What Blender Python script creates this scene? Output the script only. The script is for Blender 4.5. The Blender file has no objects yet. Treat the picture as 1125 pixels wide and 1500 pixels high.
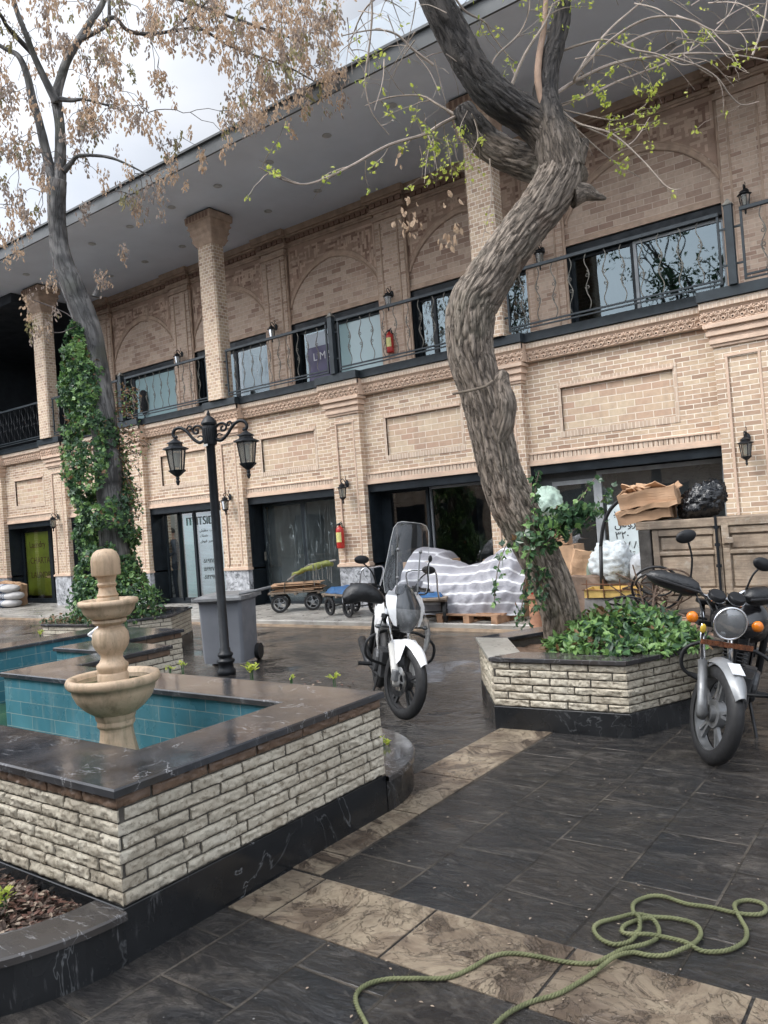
import bpy, bmesh, math, random
from mathutils import Vector, Matrix, noise
from math import sin, cos, pi, radians, sqrt, atan2
S = bpy.context.scene
COL = S.collection
rnd = random.Random(7)

# ------------------------------------------------------------------ camera
CAM_H = 1.6
FPX = 1150.0                                   # focal length in pixels of the 1125x1500 photograph
R_ = Vector((0.80294483, 0.59149834, -0.07354804))
D_ = Vector((-0.06727746, -0.03266616, -0.99719941))
F_ = Vector((-0.59224433, 0.80564424, 0.01356538))
cam = bpy.data.cameras.new('camera'); camo = bpy.data.objects.new('camera', cam); COL.objects.link(camo)
U_ = -D_
camo.matrix_world = Matrix(((R_.x, U_.x, -F_.x, 0), (R_.y, U_.y, -F_.y, 0), (R_.z, U_.z, -F_.z, CAM_H), (0, 0, 0, 1)))
cam.sensor_fit = 'VERTICAL'; cam.sensor_height = 36; cam.sensor_width = 27
cam.lens = 36 * FPX / 1500.0
cam.clip_start = 0.05; cam.clip_end = 1500
S.camera = camo

# ------------------------------------------------------------------ daylight under a bright overcast sky
SUN_EL, SUN_AZ = radians(52), radians(215)     # sun high behind the left shoulder, veiled by cloud
W = bpy.data.worlds.new('World'); S.world = W; W.use_nodes = True
wn = W.node_tree; wn.nodes.clear()
sky = wn.nodes.new('ShaderNodeTexSky'); sky.sky_type = 'NISHITA'; sky.sun_disc = False
sky.sun_elevation = SUN_EL; sky.sun_rotation = radians(180) - (SUN_AZ - radians(180)) if False else SUN_AZ
sky.air_density = 1.0; sky.dust_density = 6.0; sky.ozone_density = 1.0
hs = wn.nodes.new('ShaderNodeHueSaturation'); hs.inputs['Saturation'].default_value = 0.28; hs.inputs['Value'].default_value = 1.0
tcw = wn.nodes.new('ShaderNodeTexCoord'); mp = wn.nodes.new('ShaderNodeMapping'); mp.inputs['Scale'].default_value = (1.6, 1.6, 3.2)
cl = wn.nodes.new('ShaderNodeTexNoise'); cl.inputs['Scale'].default_value = 1.7; cl.inputs['Detail'].default_value = 6
cr = wn.nodes.new('ShaderNodeValToRGB'); cr.color_ramp.elements[0].position = 0.35; cr.color_ramp.elements[1].position = 0.7
cr.color_ramp.elements[0].color = (6.0, 6.6, 7.6, 1); cr.color_ramp.elements[1].color = (9.0, 9.3, 9.9, 1)
mx = wn.nodes.new('ShaderNodeMix'); mx.data_type = 'RGBA'; mx.inputs[0].default_value = 0.72     # cloud cover over the sky
bg = wn.nodes.new('ShaderNodeBackground'); bg.inputs['Strength'].default_value = 0.12
wo = wn.nodes.new('ShaderNodeOutputWorld')
wn.links.new(sky.outputs[0], hs.inputs['Color'])
wn.links.new(tcw.outputs['Generated'], mp.inputs[0]); wn.links.new(mp.outputs[0], cl.inputs['Vector'])
wn.links.new(cl.outputs['Fac'], cr.inputs[0])
wn.links.new(hs.outputs[0], mx.inputs[6]); wn.links.new(cr.outputs[0], mx.inputs[7])
# the cloud is brightest round the veiled sun and duller on the far side of the sky
dt = wn.nodes.new('ShaderNodeVectorMath'); dt.operation = 'DOT_PRODUCT'; dt.inputs[1].default_value = (-.10, -.94, .32); wn.links.new(tcw.outputs['Generated'], dt.inputs[0])
mr = wn.nodes.new('ShaderNodeMapRange'); mr.inputs['From Min'].default_value = -.42; mr.inputs['From Max'].default_value = .9; mr.inputs['To Min'].default_value = .43; mr.inputs['To Max'].default_value = 1.75
wn.links.new(dt.outputs['Value'], mr.inputs['Value'])
sc_ = wn.nodes.new('ShaderNodeVectorMath'); sc_.operation = 'SCALE'; wn.links.new(mx.outputs[2], sc_.inputs[0]); wn.links.new(mr.outputs[0], sc_.inputs['Scale'])
wn.links.new(sc_.outputs[0], bg.inputs['Color']); wn.links.new(bg.outputs[0], wo.inputs['Surface'])
sun = bpy.data.lights.new('sun', 'SUN'); sun.energy = 0.8; sun.angle = radians(14); sun.color = (1.0, 0.97, 0.92)
suno = bpy.data.objects.new('sun', sun); COL.objects.link(suno)
sd = Vector((sin(SUN_AZ) * cos(SUN_EL), cos(SUN_AZ) * cos(SUN_EL), sin(SUN_EL)))
suno.rotation_euler = sd.to_track_quat('Z', 'Y').to_euler()
S.view_settings.view_transform = 'Standard'; S.view_settings.look = 'None'
S.view_settings.gamma = 1; S.view_settings.exposure = 1.12
S.render.engine = 'CYCLES'
S.cycles.max_bounces = 8; S.cycles.transparent_max_bounces = 24

# ------------------------------------------------------------------ helpers
def ray(x, y):
    return R_ * ((x - 562.5) / FPX) + D_ * ((y - 750) / FPX) + F_
def atY(x, y, Y):
    v = ray(x, y); t = Y / v.y; return Vector((v.x * t, v.y * t, CAM_H + v.z * t))
def atZ(x, y, z=0.0):
    v = ray(x, y); t = (z - CAM_H) / v.z; return Vector((v.x * t, v.y * t, z))
def atD(x, y, d):
    v = ray(x, y); return Vector((v.x * d, v.y * d, CAM_H + v.z * d))

class MB:
    def __init__(s): s.v = []; s.f = []
    def add(s, vs, fs):
        b = len(s.v); s.v += [tuple(p) for p in vs]; s.f += [tuple(b + i for i in f) for f in fs]; return s
    def box(s, x0, x1, y0, y1, z0, z1, M=None):
        vs = [Vector((x, y, z)) for z in (z0, z1) for y in (y0, y1) for x in (x0, x1)]
        if M is not None: vs = [M @ p for p in vs]
        return s.add(vs, [(0, 2, 3, 1), (4, 5, 7, 6), (0, 1, 5, 4), (2, 6, 7, 3), (0, 4, 6, 2), (1, 3, 7, 5)])
    def cbox(s, c, d, M=None):
        T = Matrix.Translation(Vector(c)) @ (M if M is not None else Matrix.Identity(4))
        return s.box(-d[0]/2, d[0]/2, -d[1]/2, d[1]/2, -d[2]/2, d[2]/2, T)
    def quad(s, a, b, c, d): return s.add([a, b, c, d], [(0, 1, 2, 3)])
    def bar(s, a, b, w, h, up=(0, 0, 1)):
        a = Vector(a); b = Vector(b); d = (b - a).normalized(); u = Vector(up)
        if abs(d.dot(u)) > .99: u = Vector((1, 0, 0))
        r = d.cross(u).normalized(); u = r.cross(d)
        vs = [p + r * sx * w / 2 + u * sz * h / 2 for p in (a, b) for sx, sz in ((-1, -1), (1, -1), (1, 1), (-1, 1))]
        return s.add(vs, [(3, 2, 1, 0), (4, 5, 6, 7), (0, 1, 5, 4), (1, 2, 6, 5), (2, 3, 7, 6), (3, 0, 4, 7)])
    def tube(s, pts, r, n=8, cap=True, closed=False):
        pts = [Vector(p) for p in pts]; m = len(pts)
        rr = r if isinstance(r, (list, tuple)) else [r] * m
        ref = None; rings = []
        for i in range(m):
            if closed: t = (pts[(i + 1) % m] - pts[i - 1])
            else: t = pts[min(i + 1, m - 1)] - pts[max(i - 1, 0)]
            t = t.normalized() if t.length > 1e-9 else Vector((0, 0, 1))
            if ref is None:
                ref = Vector((0, 0, 1)) if abs(t.z) < .9 else Vector((1, 0, 0))
            ref = (ref - t * ref.dot(t)); ref = ref.normalized() if ref.length > 1e-6 else t.orthogonal().normalized()
            bi = t.cross(ref)
            rings.append([pts[i] + (ref * cos(2 * pi * k / n) + bi * sin(2 * pi * k / n)) * rr[i] for k in range(n)])
        b = len(s.v)
        for g in rings: s.v += [tuple(p) for p in g]
        for i in range(m if closed else m - 1):
            j = (i + 1) % m
            for k in range(n):
                s.f.append((b + i * n + k, b + i * n + (k + 1) % n, b + j * n + (k + 1) % n, b + j * n + k))
        if cap and not closed:
            s.f.append(tuple(b + k for k in reversed(range(n)))); s.f.append(tuple(b + (m - 1) * n + k for k in range(n)))
        return s
    def lathe(s, prof, c=(0, 0, 0), n=24, M=None, a0=0.0, cap=True, sq=None):
        b = len(s.v); c = Vector(c)
        for (r, z) in prof:
            for k in range(n):
                a = a0 + 2 * pi * k / n
                p = Vector((r * cos(a), r * sin(a), z))
                if M is not None: p = M @ p
                s.v.append(tuple(p + c))
        m = len(prof)
        for i in range(m - 1):
            for k in range(n):
                s.f.append((b + i * n + k, b + i * n + (k + 1) % n, b + (i + 1) * n + (k + 1) % n, b + (i + 1) * n + k))
        if cap:
            s.f.append(tuple(b + k for k in reversed(range(n)))); s.f.append(tuple(b + (m - 1) * n + k for k in range(n)))
        return s
    def ball(s, c, r, M=None, nu=12, nv=8):
        r = r if isinstance(r, (list, tuple)) else (r, r, r); c = Vector(c); b = len(s.v)
        for j in range(nv + 1):
            t = pi * j / nv
            for i in range(nu):
                a = 2 * pi * i / nu
                p = Vector((r[0] * sin(t) * cos(a), r[1] * sin(t) * sin(a), r[2] * cos(t)))
                if M is not None: p = M @ p
                s.v.append(tuple(p + c))
        for j in range(nv):
            for i in range(nu):
                s.f.append((b + j * nu + i, b + (j + 1) * nu + i, b + (j + 1) * nu + (i + 1) % nu, b + j * nu + (i + 1) % nu))
        return s
    def prism(s, poly, z0, z1, M=None):
        n = len(poly)
        vs = [Vector((p[0], p[1], z)) for z in (z0, z1) for p in poly]
        if M is not None: vs = [M @ p for p in vs]
        return s.add(vs, [tuple(reversed(range(n))), tuple(range(n, 2 * n))] + [(i, (i + 1) % n, n + (i + 1) % n, n + i) for i in range(n)])
    def extrude_loop(s, loops, close=True):
        n = len(loops[0]); b = len(s.v)
        for L in loops: s.v += [tuple(p) for p in L]
        for i in range(len(loops) - 1):
            for k in range(n if close else n - 1):
                s.f.append((b + i * n + k, b + i * n + (k + 1) % n, b + (i + 1) * n + (k + 1) % n, b + (i + 1) * n + k))
        return s
    def build(s, name, mat, parent=None, smooth=False, bevel=0, local=False, angle=None):
        me = bpy.data.meshes.new(name)
        vs = s.v
        if parent is not None and not local:
            inv = wm(parent).inverted(); vs = [tuple(inv @ Vector(p)) for p in vs]
        me.from_pydata(vs, [], s.f); me.update()
        if smooth or angle:
            for p in me.polygons: p.use_smooth = True
            if angle: me.set_sharp_from_angle(angle=radians(angle))
        if isinstance(mat, (list, tuple)):
            for m_ in mat: me.materials.append(m_)
        else: me.materials.append(mat)
        o = bpy.data.objects.new(name, me); COL.objects.link(o)
        if parent is not None: o.parent = parent
        if bevel:
            md = o.modifiers.new('bevel', 'BEVEL'); md.width = bevel; md.segments = 2; md.limit_method = 'ANGLE'
            md.angle_limit = radians(35)
        return o
def wm(o):
    M = Matrix.LocRotScale(o.location, o.rotation_euler, o.scale)
    while o.parent is not None:
        o = o.parent; M = Matrix.LocRotScale(o.location, o.rotation_euler, o.scale) @ M
    return M
def tag(o, label, cat, group=None):
    o['label'] = label; o['category'] = cat
    if group: o['group'] = group
    return o
def thing(name, label, cat, loc=(0, 0, 0), rz=0.0, group=None):
    o = bpy.data.objects.new(name, None); COL.objects.link(o); o.location = loc; o.rotation_euler = (0, 0, rz)
    o.empty_display_size = .1
    return tag(o, label, cat, group)
def struct(o, kind='structure'): o['kind'] = kind; return o
def dup(root, loc=None, rot=None, label=None, group=None):
    def cp(o, par):
        c = o.copy(); COL.objects.link(c)
        if par is not None: c.parent = par
        for ch in [q for q in bpy.data.objects if q.parent is o]: cp(ch, c)
        return c
    r = cp(root, None)
    if loc is not None: r.location = loc
    if rot is not None: r.rotation_euler = rot
    if label: r['label'] = label
    if group: r['group'] = group
    return r
def Rz(a): return Matrix.Rotation(a, 4, 'Z')
def Rx(a): return Matrix.Rotation(a, 4, 'X')
def Ry(a): return Matrix.Rotation(a, 4, 'Y')
def T(x, y, z): return Matrix.Translation(Vector((x, y, z)))
def frame(loc, xax, zax=(0, 0, 1)):
    x = Vector(xax).normalized(); z = Vector(zax); y = z.cross(x).normalized(); z = x.cross(y)
    return Matrix(((x.x, y.x, z.x, loc[0]), (x.y, y.y, z.y, loc[1]), (x.z, y.z, z.z, loc[2]), (0, 0, 0, 1)))
def smooth_path(pts, k=6):
    pts = [Vector(p) for p in pts]; out = []
    for i in range(len(pts) - 1):
        p0 = pts[max(i - 1, 0)]; p1 = pts[i]; p2 = pts[i + 1]; p3 = pts[min(i + 2, len(pts) - 1)]
        for j in range(k):
            t = j / k
            out.append(.5 * ((2 * p1) + (p2 - p0) * t + (2 * p0 - 5 * p1 + 4 * p2 - p3) * t * t + (3 * p1 - p0 - 3 * p2 + p3) * t ** 3))
    out.append(pts[-1]); return out
def lerpl(vals, n):
    m = len(vals) - 1; out = []
    for i in range(n):
        t = i / (n - 1) * m; a = min(int(t), m - 1); out.append(vals[a] + (vals[a + 1] - vals[a]) * (t - a))
    return out

# ------------------------------------------------------------------ materials
class NT:
    def __init__(s, name):
        s.m = bpy.data.materials.new(name); s.m.use_nodes = True; s.t = s.m.node_tree; s.t.nodes.clear()
        s.out = s.n('ShaderNodeOutputMaterial')
    def n(s, typ, **kw):
        nd = s.t.nodes.new(typ)
        for k, v in kw.items():
            if k.startswith('i_'):
                key = k[2:].replace('_', ' ')
                nd.inputs[int(key) if key.isdigit() else key].default_value = v
            else: setattr(nd, k, v)
        return nd
    def l(s, a, b): s.t.links.new(a, b)
    def ramp(s, fac, stops, interp='LINEAR'):
        r = s.n('ShaderNodeValToRGB'); e = r.color_ramp; e.interpolation = interp
        while len(e.elements) < len(stops): e.elements.new(.5)
        for q, (p, c) in zip(e.elements, stops):
            q.position = p; q.color = (c if isinstance(c, tuple) else (c, c, c)) + (1,)
        s.l(fac, r.inputs[0]); return r.outputs[0]
    def noise(s, scale, vec=None, detail=4, rough=.55, dist=0.0):
        q = s.n('ShaderNodeTexNoise', i_Scale=scale, i_Detail=detail, i_Roughness=rough, i_Distortion=dist)
        if vec is not None: s.l(vec, q.inputs['Vector'])
        return q.outputs['Fac']
    def pos(s, scale=(1, 1, 1), loc=(0, 0, 0), rot=(0, 0, 0)):
        tc = s.n('ShaderNodeTexCoord'); mp = s.n('ShaderNodeMapping')
        mp.inputs['Scale'].default_value = scale; mp.inputs['Location'].default_value = loc; mp.inputs['Rotation'].default_value = rot
        s.l(tc.outputs['Object'], mp.inputs[0]); return mp.outputs[0]
    def mix(s, fac, a, b, mode='MIX'):
        q = s.n('ShaderNodeMix', data_type='RGBA', blend_type=mode)
        if isinstance(fac, (int, float)): q.inputs[0].default_value = fac
        else: s.l(fac, q.inputs[0])
        for k, c in ((6, a), (7, b)):
            if isinstance(c, tuple): q.inputs[k].default_value = c + (1,) if len(c) == 3 else c
            else: s.l(c, q.inputs[k])
        return q.outputs[2]
    def math(s, op, a, b=None):
        q = s.n('ShaderNodeMath', operation=op)
        for k, c in ((0, a), (1, b)):
            if c is None: continue
            if isinstance(c, (int, float)): q.inputs[k].default_value = c
            else: s.l(c, q.inputs[k])
        return q.outputs[0]
    def bump(s, h, strength=.5, dist=.01, normal=None):
        q = s.n('ShaderNodeBump', i_Strength=strength, i_Distance=dist); s.l(h, q.inputs['Height'])
        if normal is not None: s.l(normal, q.inputs['Normal'])
        return q.outputs[0]
    def bsdf(s, color, rough=.6, normal=None, **kw):
        b = s.n('ShaderNodeBsdfPrincipled')
        for k, c in (('Base Color', color), ('Roughness', rough)):
            if isinstance(c, tuple): b.inputs[k].default_value = c + (1,)
            elif isinstance(c, (int, float)): b.inputs[k].default_value = c
            else: s.l(c, b.inputs[k])
        if normal is not None: s.l(normal, b.inputs['Normal'])
        for k, v in kw.items():
            key = k.replace('_', ' ')
            if isinstance(v, (int, float, tuple)): b.inputs[key].default_value = v
            else: s.l(v, b.inputs[key])
        s.l(b.outputs[0], s.out.inputs[0]); s.b = b; return s.m

def simple(name, c, rough=.5, var=.15, scale=8.0, bump=.15, bd=.004, metal=0.0, c2=None, bscale=None, rvar=.12, **kw):
    """plain painted / cast / cloth surface with mottling, uneven gloss and a little relief"""
    n = NT(name); v = n.pos()
    f = n.noise(scale, v, 5)
    lo = tuple(max(0, x * (1 - var)) for x in c); hi = tuple(min(1, x * (1 + var)) for x in (c2 or c))
    col = n.ramp(f, [(.3, lo), (.7, hi)])
    r = n.ramp(n.noise(scale * 2.3, v, 3), [(.3, max(0.02, rough - rvar)), (.7, min(1, rough + rvar))])
    h = n.noise(bscale or scale * 6, v, 4)
    nm = n.bump(h, bump, bd) if bump else None
    return n.bsdf(col, r, nm, Metallic=metal, **kw)

def brick_mat(name, bw, bh, stops, mortar, mw=.006, seed=0.0, bstr=.6, dirt=.2):
    n = NT(name)
    tc = n.n('ShaderNodeTexCoord'); sp = n.n('ShaderNodeSeparateXYZ'); n.l(tc.outputs['Object'], sp.inputs[0])
    u = n.math('ADD', sp.outputs[0], sp.outputs[1]); u = n.math('ADD', u, 100.0 + seed)
    z = n.math('ADD', sp.outputs[2], 10.0)
    cb = n.n('ShaderNodeCombineXYZ'); n.l(u, cb.inputs[0]); n.l(z, cb.inputs[1])
    # slightly wavy courses
    wv = n.n('ShaderNodeTexNoise', i_Scale=2.2, i_Detail=2); n.l(cb.outputs[0], wv.inputs['Vector'])
    ma = n.n('ShaderNodeVectorMath', operation='SCALE', i_Scale=.012); n.l(wv.outputs['Color'], ma.inputs[0])
    va = n.n('ShaderNodeVectorMath', operation='ADD'); n.l(cb.outputs[0], va.inputs[0]); n.l(ma.outputs[0], va.inputs[1])
    b = n.n('ShaderNodeTexBrick', offset=.5, i_Scale=1.0, i_Mortar_Size=mw, i_Mortar_Smooth=.25, i_Bias=0.0)
    b.inputs['Brick Width'].default_value = bw; b.inputs['Row Height'].default_value = bh
    b.inputs['Color1'].default_value = (0, 0, 0, 1); b.inputs['Color2'].default_value = (1, 1, 1, 1); b.inputs['Mortar'].default_value = (.5, .5, .5, 1)
    n.l(va.outputs[0], b.inputs['Vector'])
    col = n.ramp(b.outputs['Color'], stops)
    f1 = n.noise(14, tc.outputs['Object'], 5); f2 = n.noise(.9, tc.outputs['Object'], 4)
    col = n.mix(n.ramp(f1, [(.35, 0.0), (.75, .35)]), col, tuple(x * .62 for x in stops[0][1]), 'MIX')
    col = n.mix(n.ramp(f2, [(.45, 0.0), (.8, dirt)]), col, (.16, .13, .10), 'MIX')
    col = n.mix(n.ramp(n.noise(1.0, n.pos(scale=(4, 4, .35)), 5, .7), [(.52, 0.0), (.72, .28)]), col, (.20, .165, .13))
    mcol = n.mix(n.ramp(n.noise(5, tc.outputs['Object'], 4), [(.3, .0), (.75, .55)]), mortar, tuple(x * .6 for x in mortar))
    col = n.mix(b.outputs['Fac'], col, mcol)
    h = n.math('SUBTRACT', n.math('MULTIPLY', n.noise(60, tc.outputs['Object'], 4), .25), b.outputs['Fac'])
    return n.bsdf(col, .82, n.bump(h, bstr, .006))

TAN = [(0, (.34, .22, .15)), (.25, (.52, .375, .265)), (.5, (.62, .475, .335)), (.62, (.50, .335, .235)), (.8, (.56, .415, .285)), (1, (.66, .52, .37))]
BR_LOW = brick_mat('buff_brick', .215, .067, TAN, (.86, .78, .66))
BR_PANEL = brick_mat('panel_brick', .26, .101, [(0, (.50, .33, .235)), (.5, (.58, .43, .30)), (1, (.64, .51, .36))], (.84, .75, .63), seed=.37)
BR_PIL = brick_mat('pilaster_brick', .11, .067, TAN, (.82, .73, .61), seed=.11)
BR_UP = brick_mat('upper_brick', .26, .101, [(0, (.33, .215, .16)), (.3, (.56, .42, .325)), (.7, (.62, .48, .375)), (.85, (.52, .375, .285)), (1, (.34, .22, .165))], (.68, .56, .45), seed=.7, dirt=.15)
BR_UPP = brick_mat('upper_pilaster_brick', .20, .067, [(0, (.36, .235, .175)), (.35, (.56, .41, .31)), (1, (.64, .49, .38))], (.68, .56, .45), seed=.9, dirt=.15)
BR_SOLD = brick_mat('soldier_brick', .055, .20, [(0, (.50, .37, .275)), (1, (.64, .50, .385))], (.74, .64, .52), seed=.2)
CLAY = simple('moulded_clay', (.58, .43, .325), .8, .14, 5, .3, .004)
CLAY_UP = simple('moulded_clay_weathered', (.46, .335, .25), .85, .22, 6, .3, .004)
HERR = simple('herringbone_clay', (.56, .41, .31), .8, .2, 3, .3, .004)
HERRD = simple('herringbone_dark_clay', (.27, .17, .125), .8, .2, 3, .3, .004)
STEEL = simple('charcoal_steel', (.026, .034, .040), .5, .25, 6, .1, .002, Specular_IOR_Level=.3)
FRAME = simple('black_window_frame', (.010, .014, .018), .45, .3, 5, .05, .002, Specular_IOR_Level=.25)
FRAMEG = simple('grey_window_frame', (.30, .315, .325), .4, .2, 5, .05, .002)
SCROLL = simple('weathered_scroll_iron', (.11, .105, .09), .6, .45, 20, .3, .002)
IRON = simple('black_cast_iron', (.010, .012, .015), .45, .4, 10, .2, .003, Specular_IOR_Level=.3)
SOFFIT = simple('grey_soffit_paint', (.80, .85, .94), .75, .05, 1.3, .04, .002)
FASCIA = simple('fascia_paint', (.085, .09, .092), .7, .1, 1.0, .04, .002)
DOWNL = simple('downlight_metal', (.55, .55, .55), .5, .1, 5, 0)
CONC = simple('concrete', (.33, .32, .30), .75, .25, 3, .4, .006)
CONCW = simple('wet_pavement_concrete', (.30, .285, .26), .38, .35, 2.2, .35, .008, rvar=.22)
PARAPET = simple('pale_parapet_render', (.36, .40, .44), .8, .05, 1, .05)

def marble(name, base, vein, vs=3.0, rough=.2, thr=.035, wet=True, coarse=None, streak=False):
    n = NT(name); v = n.pos()
    w = n.noise(vs, v, 5, .6, 1.4)
    d = n.math('ABSOLUTE', n.math('SUBTRACT', w, .5))
    f = n.ramp(d, [(0, 1.0), (thr, 0.0)])
    f = n.math('MULTIPLY', f, n.ramp(n.noise(vs * .9, v, 3), [(.42, 0.0), (.62, 1.0)]))
    col = n.ramp(n.noise(vs * 2.2, v, 6), [(.3, tuple(x * .6 for x in base)), (.75, tuple(x * 1.6 for x in base))])
    if coarse: col = n.mix(n.ramp(n.noise(1.6, v, 4), [(.45, 0.0), (.62, .8)]), col, coarse)
    col = n.mix(f, col, vein)
    if streak:
        sv = n.pos(scale=(3, 26, 3), rot=(0, 0, .5))
        col = n.mix(n.math('MULTIPLY', n.ramp(n.noise(1.2, sv, 5, .7), [(.60, 0.0), (.70, .8 if coarse else .35)]), n.ramp(n.noise(2.0, v, 3), [(.48, 0.0), (.62, 1.0)])), col, (.34, .34, .35))
    r = n.ramp(n.noise(2.3, v, 5), [(.35, rough * .3), (.65, rough * 1.3)]) if wet else rough
    return n.bsdf(col, r, n.bump(n.noise(35, v, 4), .12, .003))
MARBLE_B = marble('black_veined_marble', (.0135, .0145, .016), (.15, .155, .16), 1.5, .3, .006, streak=True)
MARBLE_C = marble('coping_slate', (.040, .042, .047), (.30, .30, .31), 3.6, .16, .009, coarse=(.060, .052, .047), streak=True)
MARBLE_W = marble('grey_white_marble', (.40, .41, .43), (.055, .06, .065), 5.0, .3, .085, wet=False)
# ------------------------------------------------------------------ ground
def slate_mat():
    n = NT('wet_slate_paving'); tc = n.n('ShaderNodeTexCoord'); P = tc.outputs['Object']
    sp = n.n('ShaderNodeSeparateXYZ'); n.l(P, sp.inputs[0])
    u = n.math('ADD', sp.outputs[1], 58.5 - 3.26); v = n.math('ADD', sp.outputs[0], .875 + 48.0)
    cb = n.n('ShaderNodeCombineXYZ'); n.l(u, cb.inputs[0]); n.l(v, cb.inputs[1])
    wv = n.n('ShaderNodeTexNoise', i_Scale=1.2, i_Detail=4); n.l(P, wv.inputs['Vector'])
    ms = n.n('ShaderNodeVectorMath', operation='SCALE', i_Scale=.018); n.l(wv.outputs['Color'], ms.inputs[0])
    va = n.n('ShaderNodeVectorMath', operation='ADD'); n.l(cb.outputs[0], va.inputs[0]); n.l(ms.outputs[0], va.inputs[1])
    b = n.n('ShaderNodeTexBrick', offset=.5, i_Scale=1.0, i_Mortar_Size=.0085, i_Mortar_Smooth=.5)
    b.inputs['Brick Width'].default_value = .585; b.inputs['Row Height'].default_value = .4
    b.inputs['Color1'].default_value = (0, 0, 0, 1); b.inputs['Color2'].default_value = (1, 1, 1, 1); b.inputs['Mortar'].default_value = (.5, .5, .5, 1)
    n.l(va.outputs[0], b.inputs['Vector'])
    # each slab its own tone, stretched cleft relief along X
    st = n.pos(scale=(1.0, 2.6, 1)); cleft = n.noise(2.3, st, 9, .66, 1.3)
    big = n.noise(.55, P, 5, .6, .4); fine = n.noise(16, P, 6, .65)
    slab = n.ramp(b.outputs['Color'], [(0, (.013, .016, .019)), (.5, (.026, .026, .026)), (1, (.040, .036, .032))])
    brown = n.ramp(cleft, [(.35, (.011, .011, .012)), (.50, (.036, .032, .029)), (.58, (.078, .069, .060)), (.7, (.10, .090, .080))])
    col = n.mix(n.ramp(big, [(.42, 0.0), (.58, .85)]), slab, brown)
    col = n.mix(n.ramp(fine, [(.38, .5), (.6, 0.0)]), col, (.016, .016, .018))
    col = n.mix(n.ramp(n.noise(5, st, 6, .7, 1.2), [(.56, 0.0), (.68, .45)]), col, (.115, .105, .095))
    edge = n.ramp(n.math('ABSOLUTE', n.math('SUBTRACT', n.noise(3.2, st, 7, .65, 1.4), .5)), [(0, 1.0), (.012, 0.0)])
    edge = n.math('MULTIPLY', edge, n.ramp(n.noise(1.4, P, 3), [(.4, .1), (.6, .9)]))
    col = n.mix(edge, col, (.010, .010, .011))
    sc = n.n('ShaderNodeTexVoronoi', i_Scale=19.0); n.l(P, sc.inputs['Vector'])
    spk = n.math('MULTIPLY', n.ramp(sc.outputs['Distance'], [(.05, 1.0), (.09, 0.0)]), n.ramp(n.noise(2.1, P, 3), [(.50, 0.0), (.68, .8)]))
    col = n.mix(spk, col, (.42, .42, .41))
    jc = n.ramp(n.noise(3.5, P, 4), [(.40, (.018, .016, .014)), (.58, (.085, .073, .060)), (.7, (.12, .105, .09))])
    col = n.mix(n.math('MULTIPLY', b.outputs['Fac'], .85), col, jc)
    wet = n.noise(.8, P, 6, .62, .3)
    r = n.ramp(wet, [(.48, .025), (.60, .10), (.72, .26)])
    r = n.mix(n.ramp(cleft, [(.5, 0.0), (.72, .4)]), r, (.5, .5, .5))
    tr = n.ramp(cleft, [(.36, 0.0), (.40, .22), (.47, .26), (.49, .50), (.56, .55), (.58, .8), (.66, .86), (.68, 1.0)])
    h = n.math('ADD', n.math('MULTIPLY', tr, .40), n.math('ADD', n.math('MULTIPLY', cleft, .5), n.math('MULTIPLY', fine, .14)))
    h = n.math('SUBTRACT', h, n.math('MULTIPLY', b.outputs['Fac'], .28)); h = n.math('SUBTRACT', h, n.math('MULTIPLY', edge, .10))
    h = n.math('MULTIPLY', h, n.ramp(wet, [(.42, .08), (.54, 1.0)]))
    fm = n.ramp(n.noise(11, n.pos(scale=(1, .6, 1), rot=(0, 0, .7)), 5, .7), [(.58, 0.0), (.72, .35)])
    col = n.mix(fm, col, (.10, .092, .082))
    return n.bsdf(col, r, n.bump(h, .85, .028))
SLATE = slate_mat()
def rock_mat():
    n = NT('beige_stamped_rock'); tc = n.n('ShaderNodeTexCoord'); P = tc.outputs['Object']
    w = n.n('ShaderNodeTexNoise', i_Scale=3.0, i_Detail=7, i_Roughness=.60, i_Distortion=1.1); n.l(P, w.inputs['Vector'])
    f = w.outputs['Fac']
    ter = n.ramp(f, [(.30, 0.0), (.40, .18), (.405, .45), (.50, .52), (.505, .72), (.60, .78), (.605, 1.0)])
    crack = n.ramp(n.math('ABSOLUTE', n.math('SUBTRACT', f, .44)), [(0, 1.0), (.008, .9), (.028, 0.0)]); crack = n.math('MULTIPLY', crack, n.ramp(n.noise(4, P, 3), [(.46, 0.0), (.62, .8)]))
    crack2 = n.ramp(n.math('ABSOLUTE', n.math('SUBTRACT', n.noise(5.5, P, 5, .6, 1.2), .5)), [(0, .35), (.010, 0.0)])
    col = n.ramp(f, [(.30, (.045, .032, .024)), (.40, (.11, .082, .06)), (.47, (.23, .18, .13)), (.56, (.33, .27, .195)), (.64, (.26, .21, .15)), (.72, (.14, .105, .075))])
    col = n.mix(n.ramp(n.noise(22, P, 6, .7), [(.45, 0.0), (.7, .55)]), col, (.17, .125, .085))
    col = n.mix(n.ramp(n.noise(1.3, P, 4), [(.42, 0.0), (.62, .7)]), col, (.085, .065, .050))
    col = n.mix(crack, col, (.055, .038, .028)); col = n.mix(crack2, col, (.075, .052, .038))
    r = n.ramp(n.noise(1.7, P, 5), [(.35, .16), (.65, .5)])
    h = n.math('SUBTRACT', n.math('ADD', ter, n.math('MULTIPLY', n.noise(26, P, 5), .15)), n.math('ADD', crack, crack2))
    return n.bsdf(col, r, n.bump(h, .9, .022))
ROCK = rock_mat()
g = MB(); N = 40
g.quad((-160, -120, 0), (120, -120, 0), (120, 220, 0), (-160, 220, 0))
struct(g.build('courtyard_paving', SLATE))
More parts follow.
